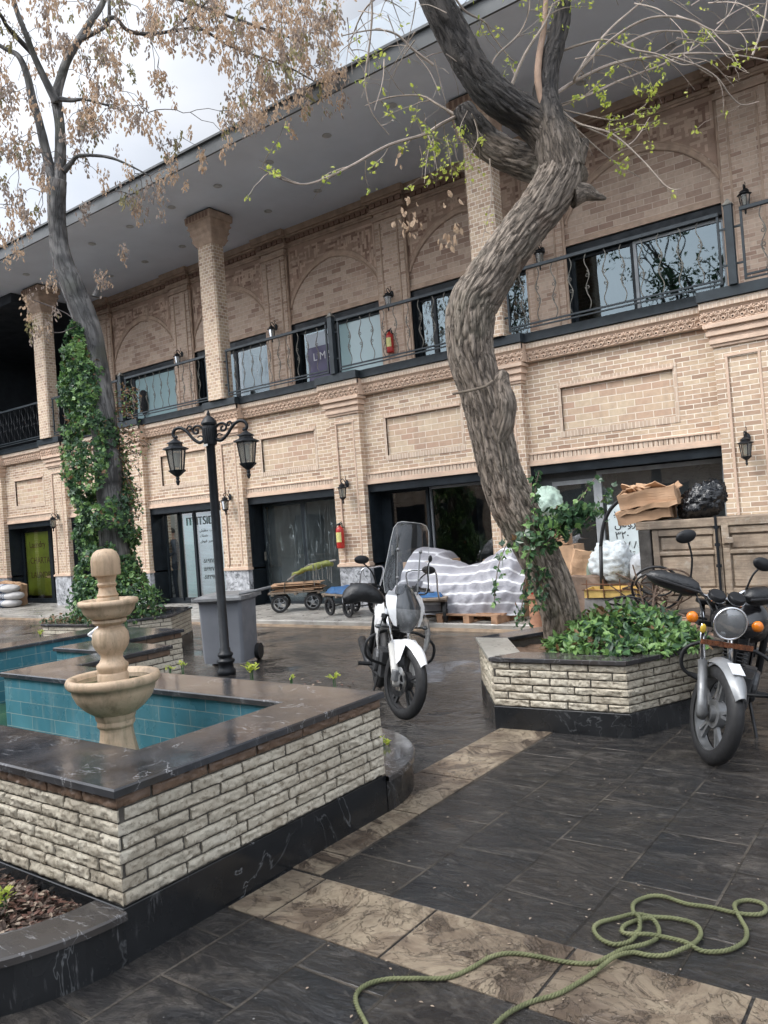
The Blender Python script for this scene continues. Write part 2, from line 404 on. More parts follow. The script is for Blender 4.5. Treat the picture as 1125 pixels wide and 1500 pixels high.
# beige stamped strips: one running along the facade direction, two running towards it
def strip(name, x0, x1, y0, y1, cuts, axis):
    m = MB(); e = .004; edges = [x0 if axis == 0 else y0] + cuts + [x1 if axis == 0 else y1]
    for a, b in zip(edges[:-1], edges[1:]):
        k = .006
        if axis == 0: m.box(a + k, b - k, y0, y1, -.02, e)
        else: m.box(x0, x1, a + k, b - k, -.02, e)
    return struct(m.build(name, ROCK))
strip('beige_path_strip', -2.655, 9.0, 2.265, 2.665, [-2.44 + .6 * i for i in range(19)], 0)
strip('beige_path_strip', -2.89, -2.49, 2.68, 8.9, [2.9 + .6 * i for i in range(10)], 1)
strip('beige_path_strip', -.45, -.05, 2.68, 8.9, [2.9 + .6 * i for i in range(10)], 1)
# raised walk in front of the shops, with an uneven worn edge
SW = .10; SWY = 9.52
m = MB()
def swe(x): return SWY + .06 * noise.noise(Vector((x * .9, 0, 3))) + .015 * noise.noise(Vector((x * 9, 0, 1)))
xs = [-30 + .12 * i for i in range(290)]
top = [(x, swe(x), SW + .004 * noise.noise(Vector((x * 3, 1, 1)))) for x in xs]
m.extrude_loop([[(x, swe(x) - .005, -.02) for x in xs], [(x, swe(x) - .008, SW - .014) for x in xs], top, [(x, 11.0, SW) for x in xs], [(x, 16.4, SW) for x in xs]], close=False)
struct(m.build('shopfront_walk', CONCW))
# worn tan kerb lip along the walk
m = MB()
m.extrude_loop([[(x, swe(x) - .085 - .03 * noise.noise(Vector((x * 2, 5, 1))), -.01) for x in xs], [(x, swe(x) - .075 - .03 * noise.noise(Vector((x * 2, 5, 1))), .030) for x in xs], [(x, swe(x) + .01, .034) for x in xs]], close=False)
struct(m.build('worn_kerb_lip', simple('tan_kerb_stone', (.25, .18, .12), .6, .4, 5, .6, .01)))

# ------------------------------------------------------------------ split-face stone walls
def stone_mat():
    n = NT('cream_split_stone'); v = n.pos()
    c = n.ramp(n.noise(4, v, 5), [(.3, (.44, .385, .30)), (.55, (.57, .52, .42)), (.75, (.63, .585, .49))])
    c = n.mix(n.ramp(n.noise(38, v, 6, .7), [(.34, .85), (.50, 0.0)]), c, (.19, .155, .11))
    c = n.mix(n.ramp(n.noise(11, v, 5, .6, .8), [(.58, 0.0), (.74, .55)]), c, (.28, .235, .175))
    c = n.mix(n.ramp(n.noise(1.2, n.pos(scale=(1, 1, .5)), 4), [(.5, 0.0), (.75, .35)]), c, (.25, .235, .19))
    return n.bsdf(c, .7, n.bump(n.noise(55, v, 6, .7), .7, .006))
STONE = stone_mat()
STONEB = simple('brown_wet_stone', (.15, .098, .067), .38, .3, 12, .5, .005)
GROUT = simple('dark_grout', (.075, .068, .058), .7, .3, 20, .4, .004)
def face_stones(m, mb_top, A, B, z0, z1, nc, L, seed, brown_top=True, detail=True, ext=(0, 0)):
    """stones on the face running A->B whose outward side is to the right of A->B"""
    A = Vector((A[0], A[1], 0)); B = Vector((B[0], B[1], 0)); d = B - A; ln = d.length; d.normalize()
    nr = Vector((d.y, -d.x, 0)); ch = (z1 - z0) / nc; r = random.Random(seed)
    for c in range(nc):
        za = z0 + c * ch + .0045; zb = z0 + (c + 1) * ch - .0050
        off = (L * .5 if c % 2 else 0) + r.uniform(-.03, .03); x = -off
        tgt = mb_top if (brown_top and c == nc - 1) else m
        while x < ln:
            w = L * r.uniform(.88, 1.12); a = max(0, x); b = min(ln, x + w - .012); x += w
            if ln - x < .05: b = ln; x = ln + 1
            if b - a < .03: continue
            nx = max(2, int((b - a) / .010)) if detail else max(2, int((b - a) / .06)); nz = 6 if detail else 2
            base = .012 + r.uniform(-.003, .005); sd_ = r.uniform(0, 99)
            i0 = len(tgt.v); fr = []
            for j in range(nz + 1):
                for i in range(nx + 1):
                    u = a + (b - a) * i / nx; z = za + (zb - za) * j / nz
                    e = min(i, nx - i, 1) * min(j, nz - j, 1)
                    q3 = Vector((u * 22 + z * 14, sd_, z * 34)); stp = noise.noise(q3); stp = (math.floor(stp * 5) / 5) * .75 + stp * .25
                    o = base + .010 * stp + .006 * noise.noise(Vector((u * 90, sd_, z * 110))) + .004 * noise.noise(Vector((u * 200, sd_, z * 220)))
                    if not e: o = o * .78 - .0015
                    if (i == 0 and a == 0) or (i == nx and b == ln): o = base * .8
                    uu = u
                    if a == 0 and i == 0: uu = -o * ext[0]
                    if b == ln and i == nx: uu = ln + o * ext[1]
                    p = A + d * uu + nr * max(o, .001); fr.append((p.x, p.y, z))
            # back ring
            fs = [(j * (nx + 1) + i, j * (nx + 1) + i + 1, (j + 1) * (nx + 1) + i + 1, (j + 1) * (nx + 1) + i) for j in range(nz) for i in range(nx)]
            ring = [i for i in range(nx + 1)] + [j * (nx + 1) + nx for j in range(1, nz + 1)] + [nz * (nx + 1) + i for i in range(nx - 1, -1, -1)] + [j * (nx + 1) for j in range(nz - 1, 0, -1)]
            k = len(fr); back = []
            for q in ring:
                u = (Vector(fr[q]) - A).dot(d); p = A + d * min(max(u, 0), ln) - nr * .004; back.append((p.x, p.y, fr[q][2]))
            for q in range(len(ring)):
                q2 = (q + 1) % len(ring); fs.append((ring[q2], ring[q], k + q, k + q2))
            tgt.add(fr + back, fs)
def offs(poly, o):
    """offset a CCW polygon outward by o (mitred)"""
    n = len(poly); out = []
    for i in range(n):
        p0 = Vector(poly[i - 1]); p1 = Vector(poly[i]); p2 = Vector(poly[(i + 1) % n])
        d1 = (p1 - p0).normalized(); d2 = (p2 - p1).normalized()
        n1 = Vector((d1.y, -d1.x)); n2 = Vector((d2.y, -d2.x)); b = (n1 + n2); b = b / (b.dot(n1)) if b.length > 1e-6 else n1
        out.append((p1.x + b.x * o, p1.y + b.y * o))
    return out
def ring_slab(m, outer, inner, z0, z1, r=.008):
    def L(poly, z): return [(p[0], p[1], z) for p in poly]
    o2 = offs(outer, -r); i2 = offs(inner, r)
    m.extrude_loop([L(inner, z0), L(outer, z0), L(outer, z1 - r), L(o2, z1), L(i2, z1), L(inner, z1 - r), L(inner, z0)])

# ------------------------------------------------------------------ cross shaped fountain pool
pool_in = [(-3.02, 2.125), (-3.02, 3.10), (-6.02, 3.10), (-6.02, 4.04), (-6.86, 4.04), (-6.86, 4.85), (-7.5, 4.85), (-7.5, 3.7), (-10.9, 3.7), (-10.9, 2.13), (-7.6, 2.13), (-7.6, .6), (-6.1, .6), (-6.1, 2.13)]
pool_out = offs(pool_in, .355)
pool = thing('fountain_pool', 'tiled blue pool with cream split-stone walls and a black marble base and rim', 'pool', (-5, 2.65, 0))
m = MB(); mt = MB(); ck = MB()
inn2 = offs(pool_in, .002)
def L3(poly, z): return [(p[0], p[1], z) for p in poly]
core = offs(pool_out, -.012)
ck.extrude_loop([L3(core, 0), L3(core, .63), L3(inn2, .63), L3(inn2, .0)])
ck.build('wall_core', GROUT, pool)
np_ = len(pool_out)
for i in range(np_):
    A = pool_out[i]; B = pool_out[(i + 1) % np_]
    vis = i in (0, 1, 13)
    A2 = Vector(A); B2 = Vector(B)
    face_stones(m, mt, core[i], core[(i + 1) % np_], .212, .632, 8, .30, 11 + i, True, vis, (1, 1))
m.build('stone_facing', STONE, pool, angle=60); mt.build('brown_top_course', STONEB, pool, angle=60)
b = MB(); bo = offs(pool_out, .003); ring_slab(b, bo, offs(pool_out, -.05), -.01, .208, .003); b.build('black_marble_base', MARBLE_B, pool)
c = MB(); ring_slab(c, offs(pool_out, .02), offs(pool_in, -.022), .634, .668, .007)
c.build('coping', MARBLE_C, pool, angle=30)
def tile_mat():
    n = NT('blue_pool_tile'); tc = n.n('ShaderNodeTexCoord'); P = tc.outputs['Object']
    sp = n.n('ShaderNodeSeparateXYZ'); n.l(P, sp.inputs[0])
    u = n.math('ADD', n.math('ADD', sp.outputs[0], sp.outputs[1]), 50.0); z = n.math('ADD', sp.outputs[2], 10.03)
    cb = n.n('ShaderNodeCombineXYZ'); n.l(u, cb.inputs[0]); n.l(z, cb.inputs[1])
    b = n.n('ShaderNodeTexBrick', offset=0.5, i_Scale=1.0, i_Mortar_Size=.0022, i_Mortar_Smooth=.3)
    b.inputs['Brick Width'].default_value = .30; b.inputs['Row Height'].default_value = .098
    b.inputs['Color1'].default_value = (0, 0, 0, 1); b.inputs['Color2'].default_value = (1, 1, 1, 1)
    n.l(cb.outputs[0], b.inputs['Vector'])
    col = n.ramp(b.outputs['Color'], [(0, (.055, .185, .245)), (.5, (.068, .220, .285)), (1, (.088, .25, .31))])
    st = n.pos(scale=(5, 5, .7)); col = n.mix(n.ramp(n.noise(3, st, 5), [(.50, 0.0), (.70, .6)]), col, (.20, .29, .30))
    col = n.mix(n.ramp(n.noise(2, P, 4), [(.4, .45), (.62, 0.0)]), col, (.035, .115, .145))
    col = n.mix(b.outputs['Fac'], col, (.30, .36, .34))
    return n.bsdf(col, n.ramp(n.noise(5, P, 4), [(.3, .12), (.7, .35)]), n.bump(b.outputs['Fac'], -.3, .003))
TILE = tile_mat()
t = MB(); t.extrude_loop([L3(pool_in, .634), L3(pool_in, .03)]); 
t.build('blue_tile_lining', TILE, pool)
fl = MB(); fl.add(L3(pool_in, .03), [tuple(range(len(pool_in)))]); fl.build('tiled_floor', TILE, pool)
nw = NT('murky_pool_water'); P = nw.pos()
wat = nw.bsdf(nw.ramp(nw.noise(1.4, P, 5), [(.35, (.018, .05, .028)), (.6, (.05, .10, .045)), (.75, (.10, .15, .07))]), .05, nw.bump(nw.noise(9, P, 3), .12, .01))
wt = MB(); wt.add(L3(pool_in, .15), [tuple(range(len(pool_in)))])
o = wt.build('pool_water', wat); struct(o)

# low curved flower beds hugging the pool corners
SOIL = simple('dark_soil', (.045, .027, .018), .85, .5, 14, 1.0, .02)
def arc_bed(name, label, c, r, a0, a1, mulch_seed):
    th = thing(name, label, 'flower bed', (c[0], c[1], 0)); n = 26
    A = [a0 + (a1 - a0) * i / n for i in range(n + 1)]
    def ring(rad, z): return [(c[0] + rad * cos(a), c[1] + rad * sin(a), z) for a in A]
    w = MB(); w.extrude_loop([ring(r, -.01), ring(r, .175), ring(r - .05, .175), ring(r - .05, -.01)], close=False); w.build('black_marble_kerb', MARBLE_B, th)
    k = MB(); k.extrude_loop([ring(r - .19, .172), ring(r + .018, .172), ring(r + .018, .196), ring(r + .010, .203), ring(r - .185, .203), ring(r - .19, .198), ring(r - .19, .172)], close=False); k.build('coping', MARBLE_C, th, angle=40)
    s = MB(); rr = [ring(q, .15 + .02 * noise.noise(Vector((q * 8, 3, mulch_seed)))) for q in (r - .17, r - .35, r - .5, .02)]
    s.extrude_loop(rr, close=False); s.build('soil', SOIL, th)
    return th
bedF = arc_bed('curved_flower_bed', 'low quarter-round black marble bed full of brown mulch, at the near corner of the pool', (-3.5, 1.768), .842, -pi / 2 - .9, 0, 2.0)
bedR = arc_bed('curved_flower_bed', 'low quarter-round black marble bed behind the far right corner of the pool', (-3.48, 3.456), .822, 0, pi / 2 + .9, 5.0)
# ------------------------------------------------------------------ the two storey arcade
BLD = thing('arcade_building', 'two-storey buff brick arcade with glazed shops below and a columned upper gallery', 'building', (-9, 12, 0))
PC = [-24.85, -21.6, -18.52, -15.33, -12.13, -9.01, -5.77, -2.2, 1.35]      # pilaster centres
HW = .35; YW = 11.35; YP = 11.22
X0, X1 = PC[0] - .6, PC[-1] + .6
# pilasters
def pil(i):
    c = PC[i]; p = MB()
    p.box(c - HW, c + HW, YP + .018, 11.9, .90, 3.62)
    # raised edge strips leave a sunk panel
    for s in (-1, 1):
        a, b = sorted((c + s * HW, c + s * (HW - .13))); p.box(a, b, YP, YP + .0175, .90, 3.62)
    p.box(c - HW + .1305, c + HW - .1305, YP, YP + .0175, 3.46, 3.62)
    p.build('pilaster', BR_LOW if i % 2 else BR_PIL, BLD)
    t_ = MB()
    for s in (-1, 1): t_.box(c + s * (HW - .148) - .017, c + s * (HW - .148) + .017, YP - .012, YP + .01, .96, 3.47)
    t_.box(c - HW + .12, c + HW - .12, YP - .012, YP + .01, 3.47, 3.505)
    t_.box(c - HW - .03, c + HW + .03, YP - .03, 11.9, .84, .885)
    t_.box(c - HW - .012, c + HW + .012, YP - .014, 11.9, .885, .90)
    # stepped capital
    for k, (za, zb, o) in enumerate(((3.62, 3.66, .03), (3.66, 3.72, .055), (3.72, 3.77, .04), (3.77, 3.83, .085), (3.83, 3.87, .07), (3.87, 3.93, .12))):
        t_.box(c - HW - o * .8, c + HW + o * .8, YP - o, 11.9, za, zb)
    t_.build('moulded_trim', CLAY, BLD, bevel=.006)
    q = MB(); q.box(c - HW, c + HW, YP, 11.9, .06, .84); q.build('marble_plinth', MARBLE_W, BLD)
for i in range(len(PC)): pil(i)
# walls over the shopfronts with a sunk brick panel
for i in range(len(PC) - 1):
    a = PC[i] + HW; b = PC[i + 1] - HW; c = (a + b) / 2; hw = min(.84, (b - a) / 2 - .5)
    za, zb = 2.79, 3.49
    w = MB()
    w.box(a - .02, b + .02, YW, 11.9, 2.31, za); w.box(a - .02, b + .02, YW, 11.9, zb, 4.2)
    w.box(a - .02, c - hw, YW, 11.9, za, zb); w.box(c + hw, b + .02, YW, 11.9, za, zb)
    w.build('brick_wall', BR_LOW, BLD)
    w = MB(); w.box(c - hw, c + hw, YW + .035, 11.85, za, zb); w.build('sunk_panel', BR_PANEL, BLD)
    t_ = MB(); d = .055
    t_.box(c - hw - d, c + hw + d, YW - .012, YW + .03, zb - .005, zb + .05); t_.box(c - hw - d, c + hw + d, YW - .008, YW + .03, za - .09, za)
    t_.box(c - hw - d, c - hw, YW - .006, YW + .03, za, zb - .005); t_.box(c + hw, c + hw + d, YW - .006, YW + .03, za, zb - .005)
    t_.build('panel_border', BR_SOLD, BLD)
    t_ = MB(); t_.box(c - hw - .01, c + hw + .01, YW - .03, YW, zb - .035, zb + .0)
    # lintel: three mouldings
    t_.box(a, b, YW - .055, YW + .02, 2.31, 2.352); t_.box(a, b, YW - .035, YW + .02, 2.352, 2.40)
    t_.box(a, b, YW - .045, YW + .02, 2.485, 2.51)
    t_.build('lintel_moulding', CLAY, BLD, bevel=.005)
    t_ = MB()
    k = int((b - a) / .07)
    for j in range(k):
        x = a + (j + .08) * (b - a) / k; t_.box(x, x + (b - a) / k * .84, YW - .028, YW + .01, 2.40, 2.485)
    t_.build('soldier_course', BR_SOLD, BLD)
# palmette frieze, following the pilaster breaks
def frieze_segments():
    segs = []
    for i in range(len(PC)):
        c = PC[i]; segs.append((c - HW - .12, c + HW + .12, YP - .14, True))
        if i < len(PC) - 1: segs.append((c + HW + .12, PC[i + 1] - HW - .12, YW - .14, False))
    return segs
fz = MB(); fb = MB(); led = MB(); stl = MB()
fh = MB()
def palmette(mb, x, y, z, w, h):
    # five-lobed shell over a dark painted eye, framed by a scroll
    for k in range(5):
        a = pi / 2 + (k - 2) * .50; L = h * (.56 if k == 2 else .50)
        c0 = Vector((x, y, z + h * .40)); d = Vector((cos(a), 0, sin(a)))
        mb.tube([c0 + d * .014, c0 + d * L * .55 + Vector((0, -.020, 0)), c0 + d * L * .95 + Vector((0, -.012, 0)), c0 + d * L * 1.05], [.003, .0095, .0085, .002], 5)
    pts = [Vector((x + w * .5 * cos(t), y - .008, z + h * .16 + h * .30 * abs(sin(t)))) for t in [(.0 + i * pi / 8) for i in range(9)]]
    mb.tube([Vector((x + .021 * cos(t), y - .010, z + h * .14 + .021 * sin(t))) for t in [i * pi / 5 for i in range(10)]], .0075, 5, closed=True)
    for s in (-1, 1): mb.tube([Vector((x + s * .026, y - .004, z + h * .10)), Vector((x + s * w * .40, y - .014, z + h * .22)), Vector((x + s * w * .47, y - .010, z + h * .55)), Vector((x + s * w * .40, y - .004, z + h * .72))], [.006, .008, .007, .004], 5)
    fh.add([(x + .018 * cos(t), y - .003, z + h * .14 + .018 * sin(t)) for t in [i * pi / 5 for i in range(10)]], [tuple(range(10))])  # flat dark disc paints the shade inside a hole
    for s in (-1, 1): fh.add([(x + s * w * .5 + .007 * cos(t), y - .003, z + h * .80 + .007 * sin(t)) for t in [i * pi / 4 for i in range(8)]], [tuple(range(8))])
for (xa, xb, y, isp) in frieze_segments():
    yb = YP + .1
    # curved cavetto profile
    prof = [(YP - .02 if isp else YW - .02, 3.93), (y + .06, 3.935), (y + .055, 3.95), (y + .045, 3.965), (y + .045, 4.09), (y + .02, 4.12), (y, 4.125), (y, 4.215), (yb + .4, 4.215)]
    fb.extrude_loop([[(xa, p[0], p[1]) for p in prof], [(xb, p[0], p[1]) for p in prof]], close=False)
    fb.add([(xa, p[0], p[1]) for p in prof] + [(xa, yb + .4, 3.93)], [tuple(range(len(prof) + 1))]); fb.add([(xb, p[0], p[1]) for p in prof] + [(xb, yb + .4, 3.93)], [tuple(range(len(prof) + 1))])
    n = max(1, round((xb - xa) / .115)); w = (xb - xa) / n
    far = xa < -16
    for j in range(n):
        if not far or j % 1 == 0: palmette(fz, xa + (j + .5) * w, y + .043, 3.955, w * .92, .14)
    # torus below
    fb.tube([(xa - .004, y + .055, 3.945), (xb + .004, y + .055, 3.945)], .014, 8)
    stl.box(xa - (.015 if isp else 0), xb + (.015 if isp else 0), y - .04, 13.2, 4.225, 4.36)
    led.box(xa, xb, y - .002, y + .05, 4.13, 4.214)
fb.build('cornice_band', CLAY, BLD); fr_ = fz.build('palmette_frieze', CLAY, BLD, smooth=True); fh.build('hole_shade_discs', simple('painted_hole_shade', (.055, .035, .025), .9, .3, 9, 0), fr_)
led.build('cornice_brick_row', BR_SOLD, BLD)
stl.build('gallery_edge_beam', STEEL, BLD)
# gallery floor / ceiling slab over the shops
m = MB(); m.box(X0, X1, 11.75, 18, 4.2, 4.224); m.build('gallery_slab', CONC, BLD)

HERRM = simple('herringbone_brown_clay', (.40, .275, .205), .8, .2, 3, .3, .004)
# upper wall
YU = 13.0
UC = [-21.6, -18.6, -15.33, -12.08, -8.87, -5.6, -2.28, 1.1]
UHW = .34
for i, c in enumerate(UC):
    if c < -20: continue
    p = MB(); p.box(c - UHW, c + UHW, YU - .09, YU + .3, 4.36, 7.86); p.build('upper_pilaster', BR_UPP, BLD)
    t_ = MB()
    for s in (-1, 1): t_.box(c + s * (UHW - .13) - .015, c + s * (UHW - .13) + .015, YU - .108, YU - .085, 4.4, 7.62)
    for s in (-1, 1): t_.tube([(c + s * (UHW + .02), YU - .05, 4.36), (c + s * (UHW + .02), YU - .05, 7.7)], .028, 8)
    t_.box(c - UHW - .04, c + UHW + .04, YU - .13, YU, 7.68, 7.76)
    t_.build('upper_bead', CLAY_UP, BLD)
def arch_z(u):                       # u in [-1,1] over the bay: pointed four-centred blind arch
    a = abs(u); return 6.42 + .93 * (1 - a ** 2.6) ** .75 * (1 - .16 * a) if a < 1 else 6.42
for i in range(1, len(UC) - 1):
    a = UC[i] + UHW; b = UC[i + 1] - UHW; c = (a + b) / 2; hw = (b - a) / 2
    w = MB(); w.box(a - .03, b + .03, YU, YU + .3, 6.13, 8.2); w.build('upper_wall', BR_UP, BLD)
    t_ = MB()
    n = 30; path = []
    for j in range(n + 1):
        u = -.985 + 1.97 * j / n; path.append(Vector((c + u * (hw - .03), YU, arch_z(u * .99))))
    t_.tube([p + Vector((0, -.012, 0)) for p in path], .026, 8)
    t_.tube([p + Vector((0, -.008, .11)) for p in path[3:-3]], .016, 6)
    # flat band between
    for j in range(n):
        p, q = path[j], path[j + 1]
        t_.add([p + Vector((0, -.012, 0)), q + Vector((0, -.012, 0)), q + Vector((0, -.012, .11)), p + Vector((0, -.012, .11)), ], [(0, 1, 2, 3)])
    t_.box(a, b, YU - .05, YU + .02, 6.13, 6.16); t_.box(a, b, YU - .03, YU + .02, 6.16, 6.20); t_.box(a, b, YU - .02, YU + .02, 6.20, 6.235)
    t_.build('arch_moulding', CLAY_UP, BLD)
    h1 = MB(); h2 = MB(); h3 = MB(); r = random.Random(50 + i); bl, bw = .216, .047
    # herringbone of upright and lying bricks in the spandrels
    step = bw + .0075
    for gx in range(-34, 35):
        for gz in range(-8, 34):
            if (gx - gz) % 4: continue
            for k in (0, 1):
                if k == 0: x0_, z0_, dx, dz = gx * step, gz * step, bl - .004, bw
                else: x0_, z0_, dx, dz = (gx - 1) * step, gz * step, bw, bl - .004
                cx = x0_ + dx / 2; cz = 6.5 + z0_ + dz / 2
                if abs(cx) + dx / 2 > hw - .03: continue
                if cz + dz / 2 > 7.80: continue
                ok = all(cz + sz * dz / 2 > arch_z((cx + sx * dx / 2) / hw) + .09 for sx in (-1, 1) for sz in (-1,))
                if not ok: continue
                (h2 if r.random() < .16 else h3 if r.random() < .4 else h1).box(c + x0_, c + x0_ + dx, YU - .006 - r.random() * .004, YU + .01, 6.5 + z0_, 6.5 + z0_ + dz)
    bk = MB(); nn_ = 40; lo = []; up = []
    for j in range(nn_ + 1):
        u = -.985 + 1.97 * j / nn_; lo.append((c + u * hw, YU - .003, arch_z(u * .99) + .10)); up.append((c + u * hw, YU - .003, 7.83))
    bk.extrude_loop([lo, up], close=False); bk.build('spandrel_mortar', HERRM, BLD)
    h1.build('herringbone_brick', HERR, BLD); h3.build('brown_herringbone_brick', HERRM, BLD); h2.build('dark_herringbone_brick', HERRD, BLD)
# crown moulding under the soffit
cm = MB(); dn = MB()
for i in range(1, len(UC)):
    for (xa, xb, o) in ((UC[i] - UHW - .06, UC[i] + UHW + .06, .10),) + (((UC[i] + UHW + .06, UC[i + 1] - UHW - .06, 0),) if i < len(UC) - 1 else ()):
        y = YU - o
        for (za, zb, k) in ((7.84, 7.88, .03), (7.88, 7.93, .05), (8.03, 8.07, .13), (8.07, 8.199, .18)):
            cm.box(xa - k * (o > 0) * .5, xb + k * (o > 0) * .5, y - k, YU + .28, za, zb)
        cm.box(xa, xb, y - .04, YU + .28, 7.93, 8.03)
        n = max(1, int((xb - xa) / .14))
        for j in range(n):
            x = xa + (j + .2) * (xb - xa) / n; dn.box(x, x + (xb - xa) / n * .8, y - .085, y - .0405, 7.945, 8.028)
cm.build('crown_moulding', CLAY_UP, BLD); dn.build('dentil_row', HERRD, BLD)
# the darker end bay on the left: shade of a deep recess, painted as dark colour
SHADEW = simple('painted_lobby_shade', (.030, .035, .042), .8, .3, 2, .1)  # near-black colour carries the shade of the recess
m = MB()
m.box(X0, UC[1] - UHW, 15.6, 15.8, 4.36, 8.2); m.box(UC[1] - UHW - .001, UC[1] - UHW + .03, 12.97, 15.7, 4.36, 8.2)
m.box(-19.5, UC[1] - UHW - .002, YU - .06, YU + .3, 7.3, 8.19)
m.box(X0, -19.25, 10.75, 15.59, 7.95, 8.192)  # dark slab stands in for the shaded ceiling
m.build('shade_painted_lobby', SHADEW, BLD)
m = MB(); m.box(X0 - .3, X0, 4.0, 18, 0, 8.2); m.build('unseen_shading_wall', SHADEW, BLD)  # added out of view to darken the left end bay
# soffit, fascia, roof
sf = MB(); sf.box(X0 - .3, X1, 9.42, 18, 8.2, 8.30); sf.build('soffit', SOFFIT, BLD)
m = MB(); m.box(X0 - .3, X1, 9.38, 9.418, 8.19, 8.42); m.box(X0 - .3, X1, 9.33, 9.60, 8.4205, 8.46); m.build('fascia', FASCIA, BLD)
m = MB(); m.box(X0, X1, 9.6, 18, 8.31, 8.40); m.build('roof', CONC, BLD)
px_ = atY(492, 40, 11.2).x; pz_ = atY(528, 22, 11.2).z; m = MB(); m.box(px_, X1, 11.2, 11.5, 8.40, pz_); m.build('roof_parapet', PARAPET, BLD)
m = MB(); m.box(X0, X1, 17.9, 18, 4.2, 8.2); m.build('rear_wall', CONC, BLD)
for (x, y) in [(-1.4 - 1.36 * j, 10.32) for j in range(13)] + [(-2.95 - 1.36 * j, 11.85) for j in range(12)]:
    if y > 11.5 and any(abs(x - q) < .2 for q in ()): continue
    d = MB(); d.lathe([(.075, 0), (.085, -.012), (.06, -.016), (.055, -.004)], (x, y, 8.199), 16); d.build('downlight', DOWNL, BLD, smooth=True)
# columns on alternate pilasters
def column(c):
    y0, y1 = 10.97, 11.30; hw = .235; ch = .035
    def sec(h, d0, d1, z, cf=ch): return [(c - h + cf, d0, z), (c + h - cf, d0, z), (c + h, d0 + cf, z), (c + h, d1 - cf, z), (c + h - cf, d1, z), (c - h + cf, d1, z), (c - h, d1 - cf, z), (c - h, d0 + cf, z)]
    m = MB(); L = [sec(hw, y0, y1, 4.36), sec(hw, y0, y1, 7.55)]; m.extrude_loop(L); m.build('column_shaft', BR_PIL, BLD)
    t_ = MB(); L = []
    for (o, z) in ((.0, 7.54), (.02, 7.56), (.05, 7.62), (.075, 7.66), (.06, 7.665), (.07, 7.75), (.10, 7.80), (.09, 7.81), (.095, 7.88), (.125, 7.92), (.125, 7.93), (.115, 7.935), (.115, 8.0), (.145, 8.02), (.15, 8.15), (.13, 8.16), (.13, 8.17)):
        L.append(sec(hw + o, y0 - o, y1 + o, z, .02 if o < .12 else .004))
    t_.extrude_loop(L); t_.build('column_capital', CLAY_UP, BLD)
    t_ = MB(); t_.box(c - hw - .11, c + hw + .11, y0 - .11, y1 + .11, 8.17, 8.2); t_.build('capital_gap', IRON, BLD)
    d2 = MB(); 
    for j in range(7):
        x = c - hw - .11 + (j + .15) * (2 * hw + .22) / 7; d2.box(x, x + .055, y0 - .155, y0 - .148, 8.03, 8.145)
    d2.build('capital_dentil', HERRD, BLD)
for c in (PC[0], PC[2], PC[4], PC[6], PC[8]): column(c)
# ------------------------------------------------------------------ glazing
def thin_glass(name, tint=(.80, .87, .88), refl_rough=.015, haze=None, hazec=(.5, .6, .65), fmin=.05, reflc=(.95, .97, 1)):
    n = NT(name); v = n.pos()
    tr = n.n('ShaderNodeBsdfTransparent'); tr.inputs[0].default_value = tint + (1,)
    gl = n.n('ShaderNodeBsdfGlossy', i_Roughness=refl_rough); gl.inputs[0].default_value = reflc + (1,)
    fr = n.n('ShaderNodeFresnel', i_IOR=1.55)
    nm = n.bump(n.noise(1.3, v, 2), .12, .02)
    n.l(nm, gl.inputs['Normal'])
    f = n.math('ADD', fr.outputs[0], fmin)
    mx_ = n.n('ShaderNodeMixShader'); n.l(f, mx_.inputs[0]); n.l(tr.outputs[0], mx_.inputs[1]); n.l(gl.outputs[0], mx_.inputs[2])
    o = mx_.outputs[0]
    if haze:
        df = n.n('ShaderNodeBsdfDiffuse'); df.inputs[0].default_value = hazec + (1,)
        m2 = n.n('ShaderNodeMixShader'); m2.inputs[0].default_value = haze
        n.l(o, m2.inputs[1]); n.l(df.outputs[0], m2.inputs[2]); o = m2.outputs[0]
    n.l(o, n.out.inputs[0]); return n.m
GLASS = thin_glass('shop_glass', fmin=.085)
GLASSU = thin_glass('gallery_glass', tint=(.35, .42, .45), fmin=.11, reflc=(.52, .63, .68))
GLASSM = thin_glass('mint_frosted_glass', haze=.75, hazec=(.42, .58, .60), fmin=.10)
WS = brick_mat('pale_shop_block', .4, .2, [(0, (.36, .33, .28)), (1, (.46, .43, .38))], (.25, .23, .2), seed=.3)
DIN = simple('dark_shop_interior', (.055, .06, .063), .7, .4, 2, .1)
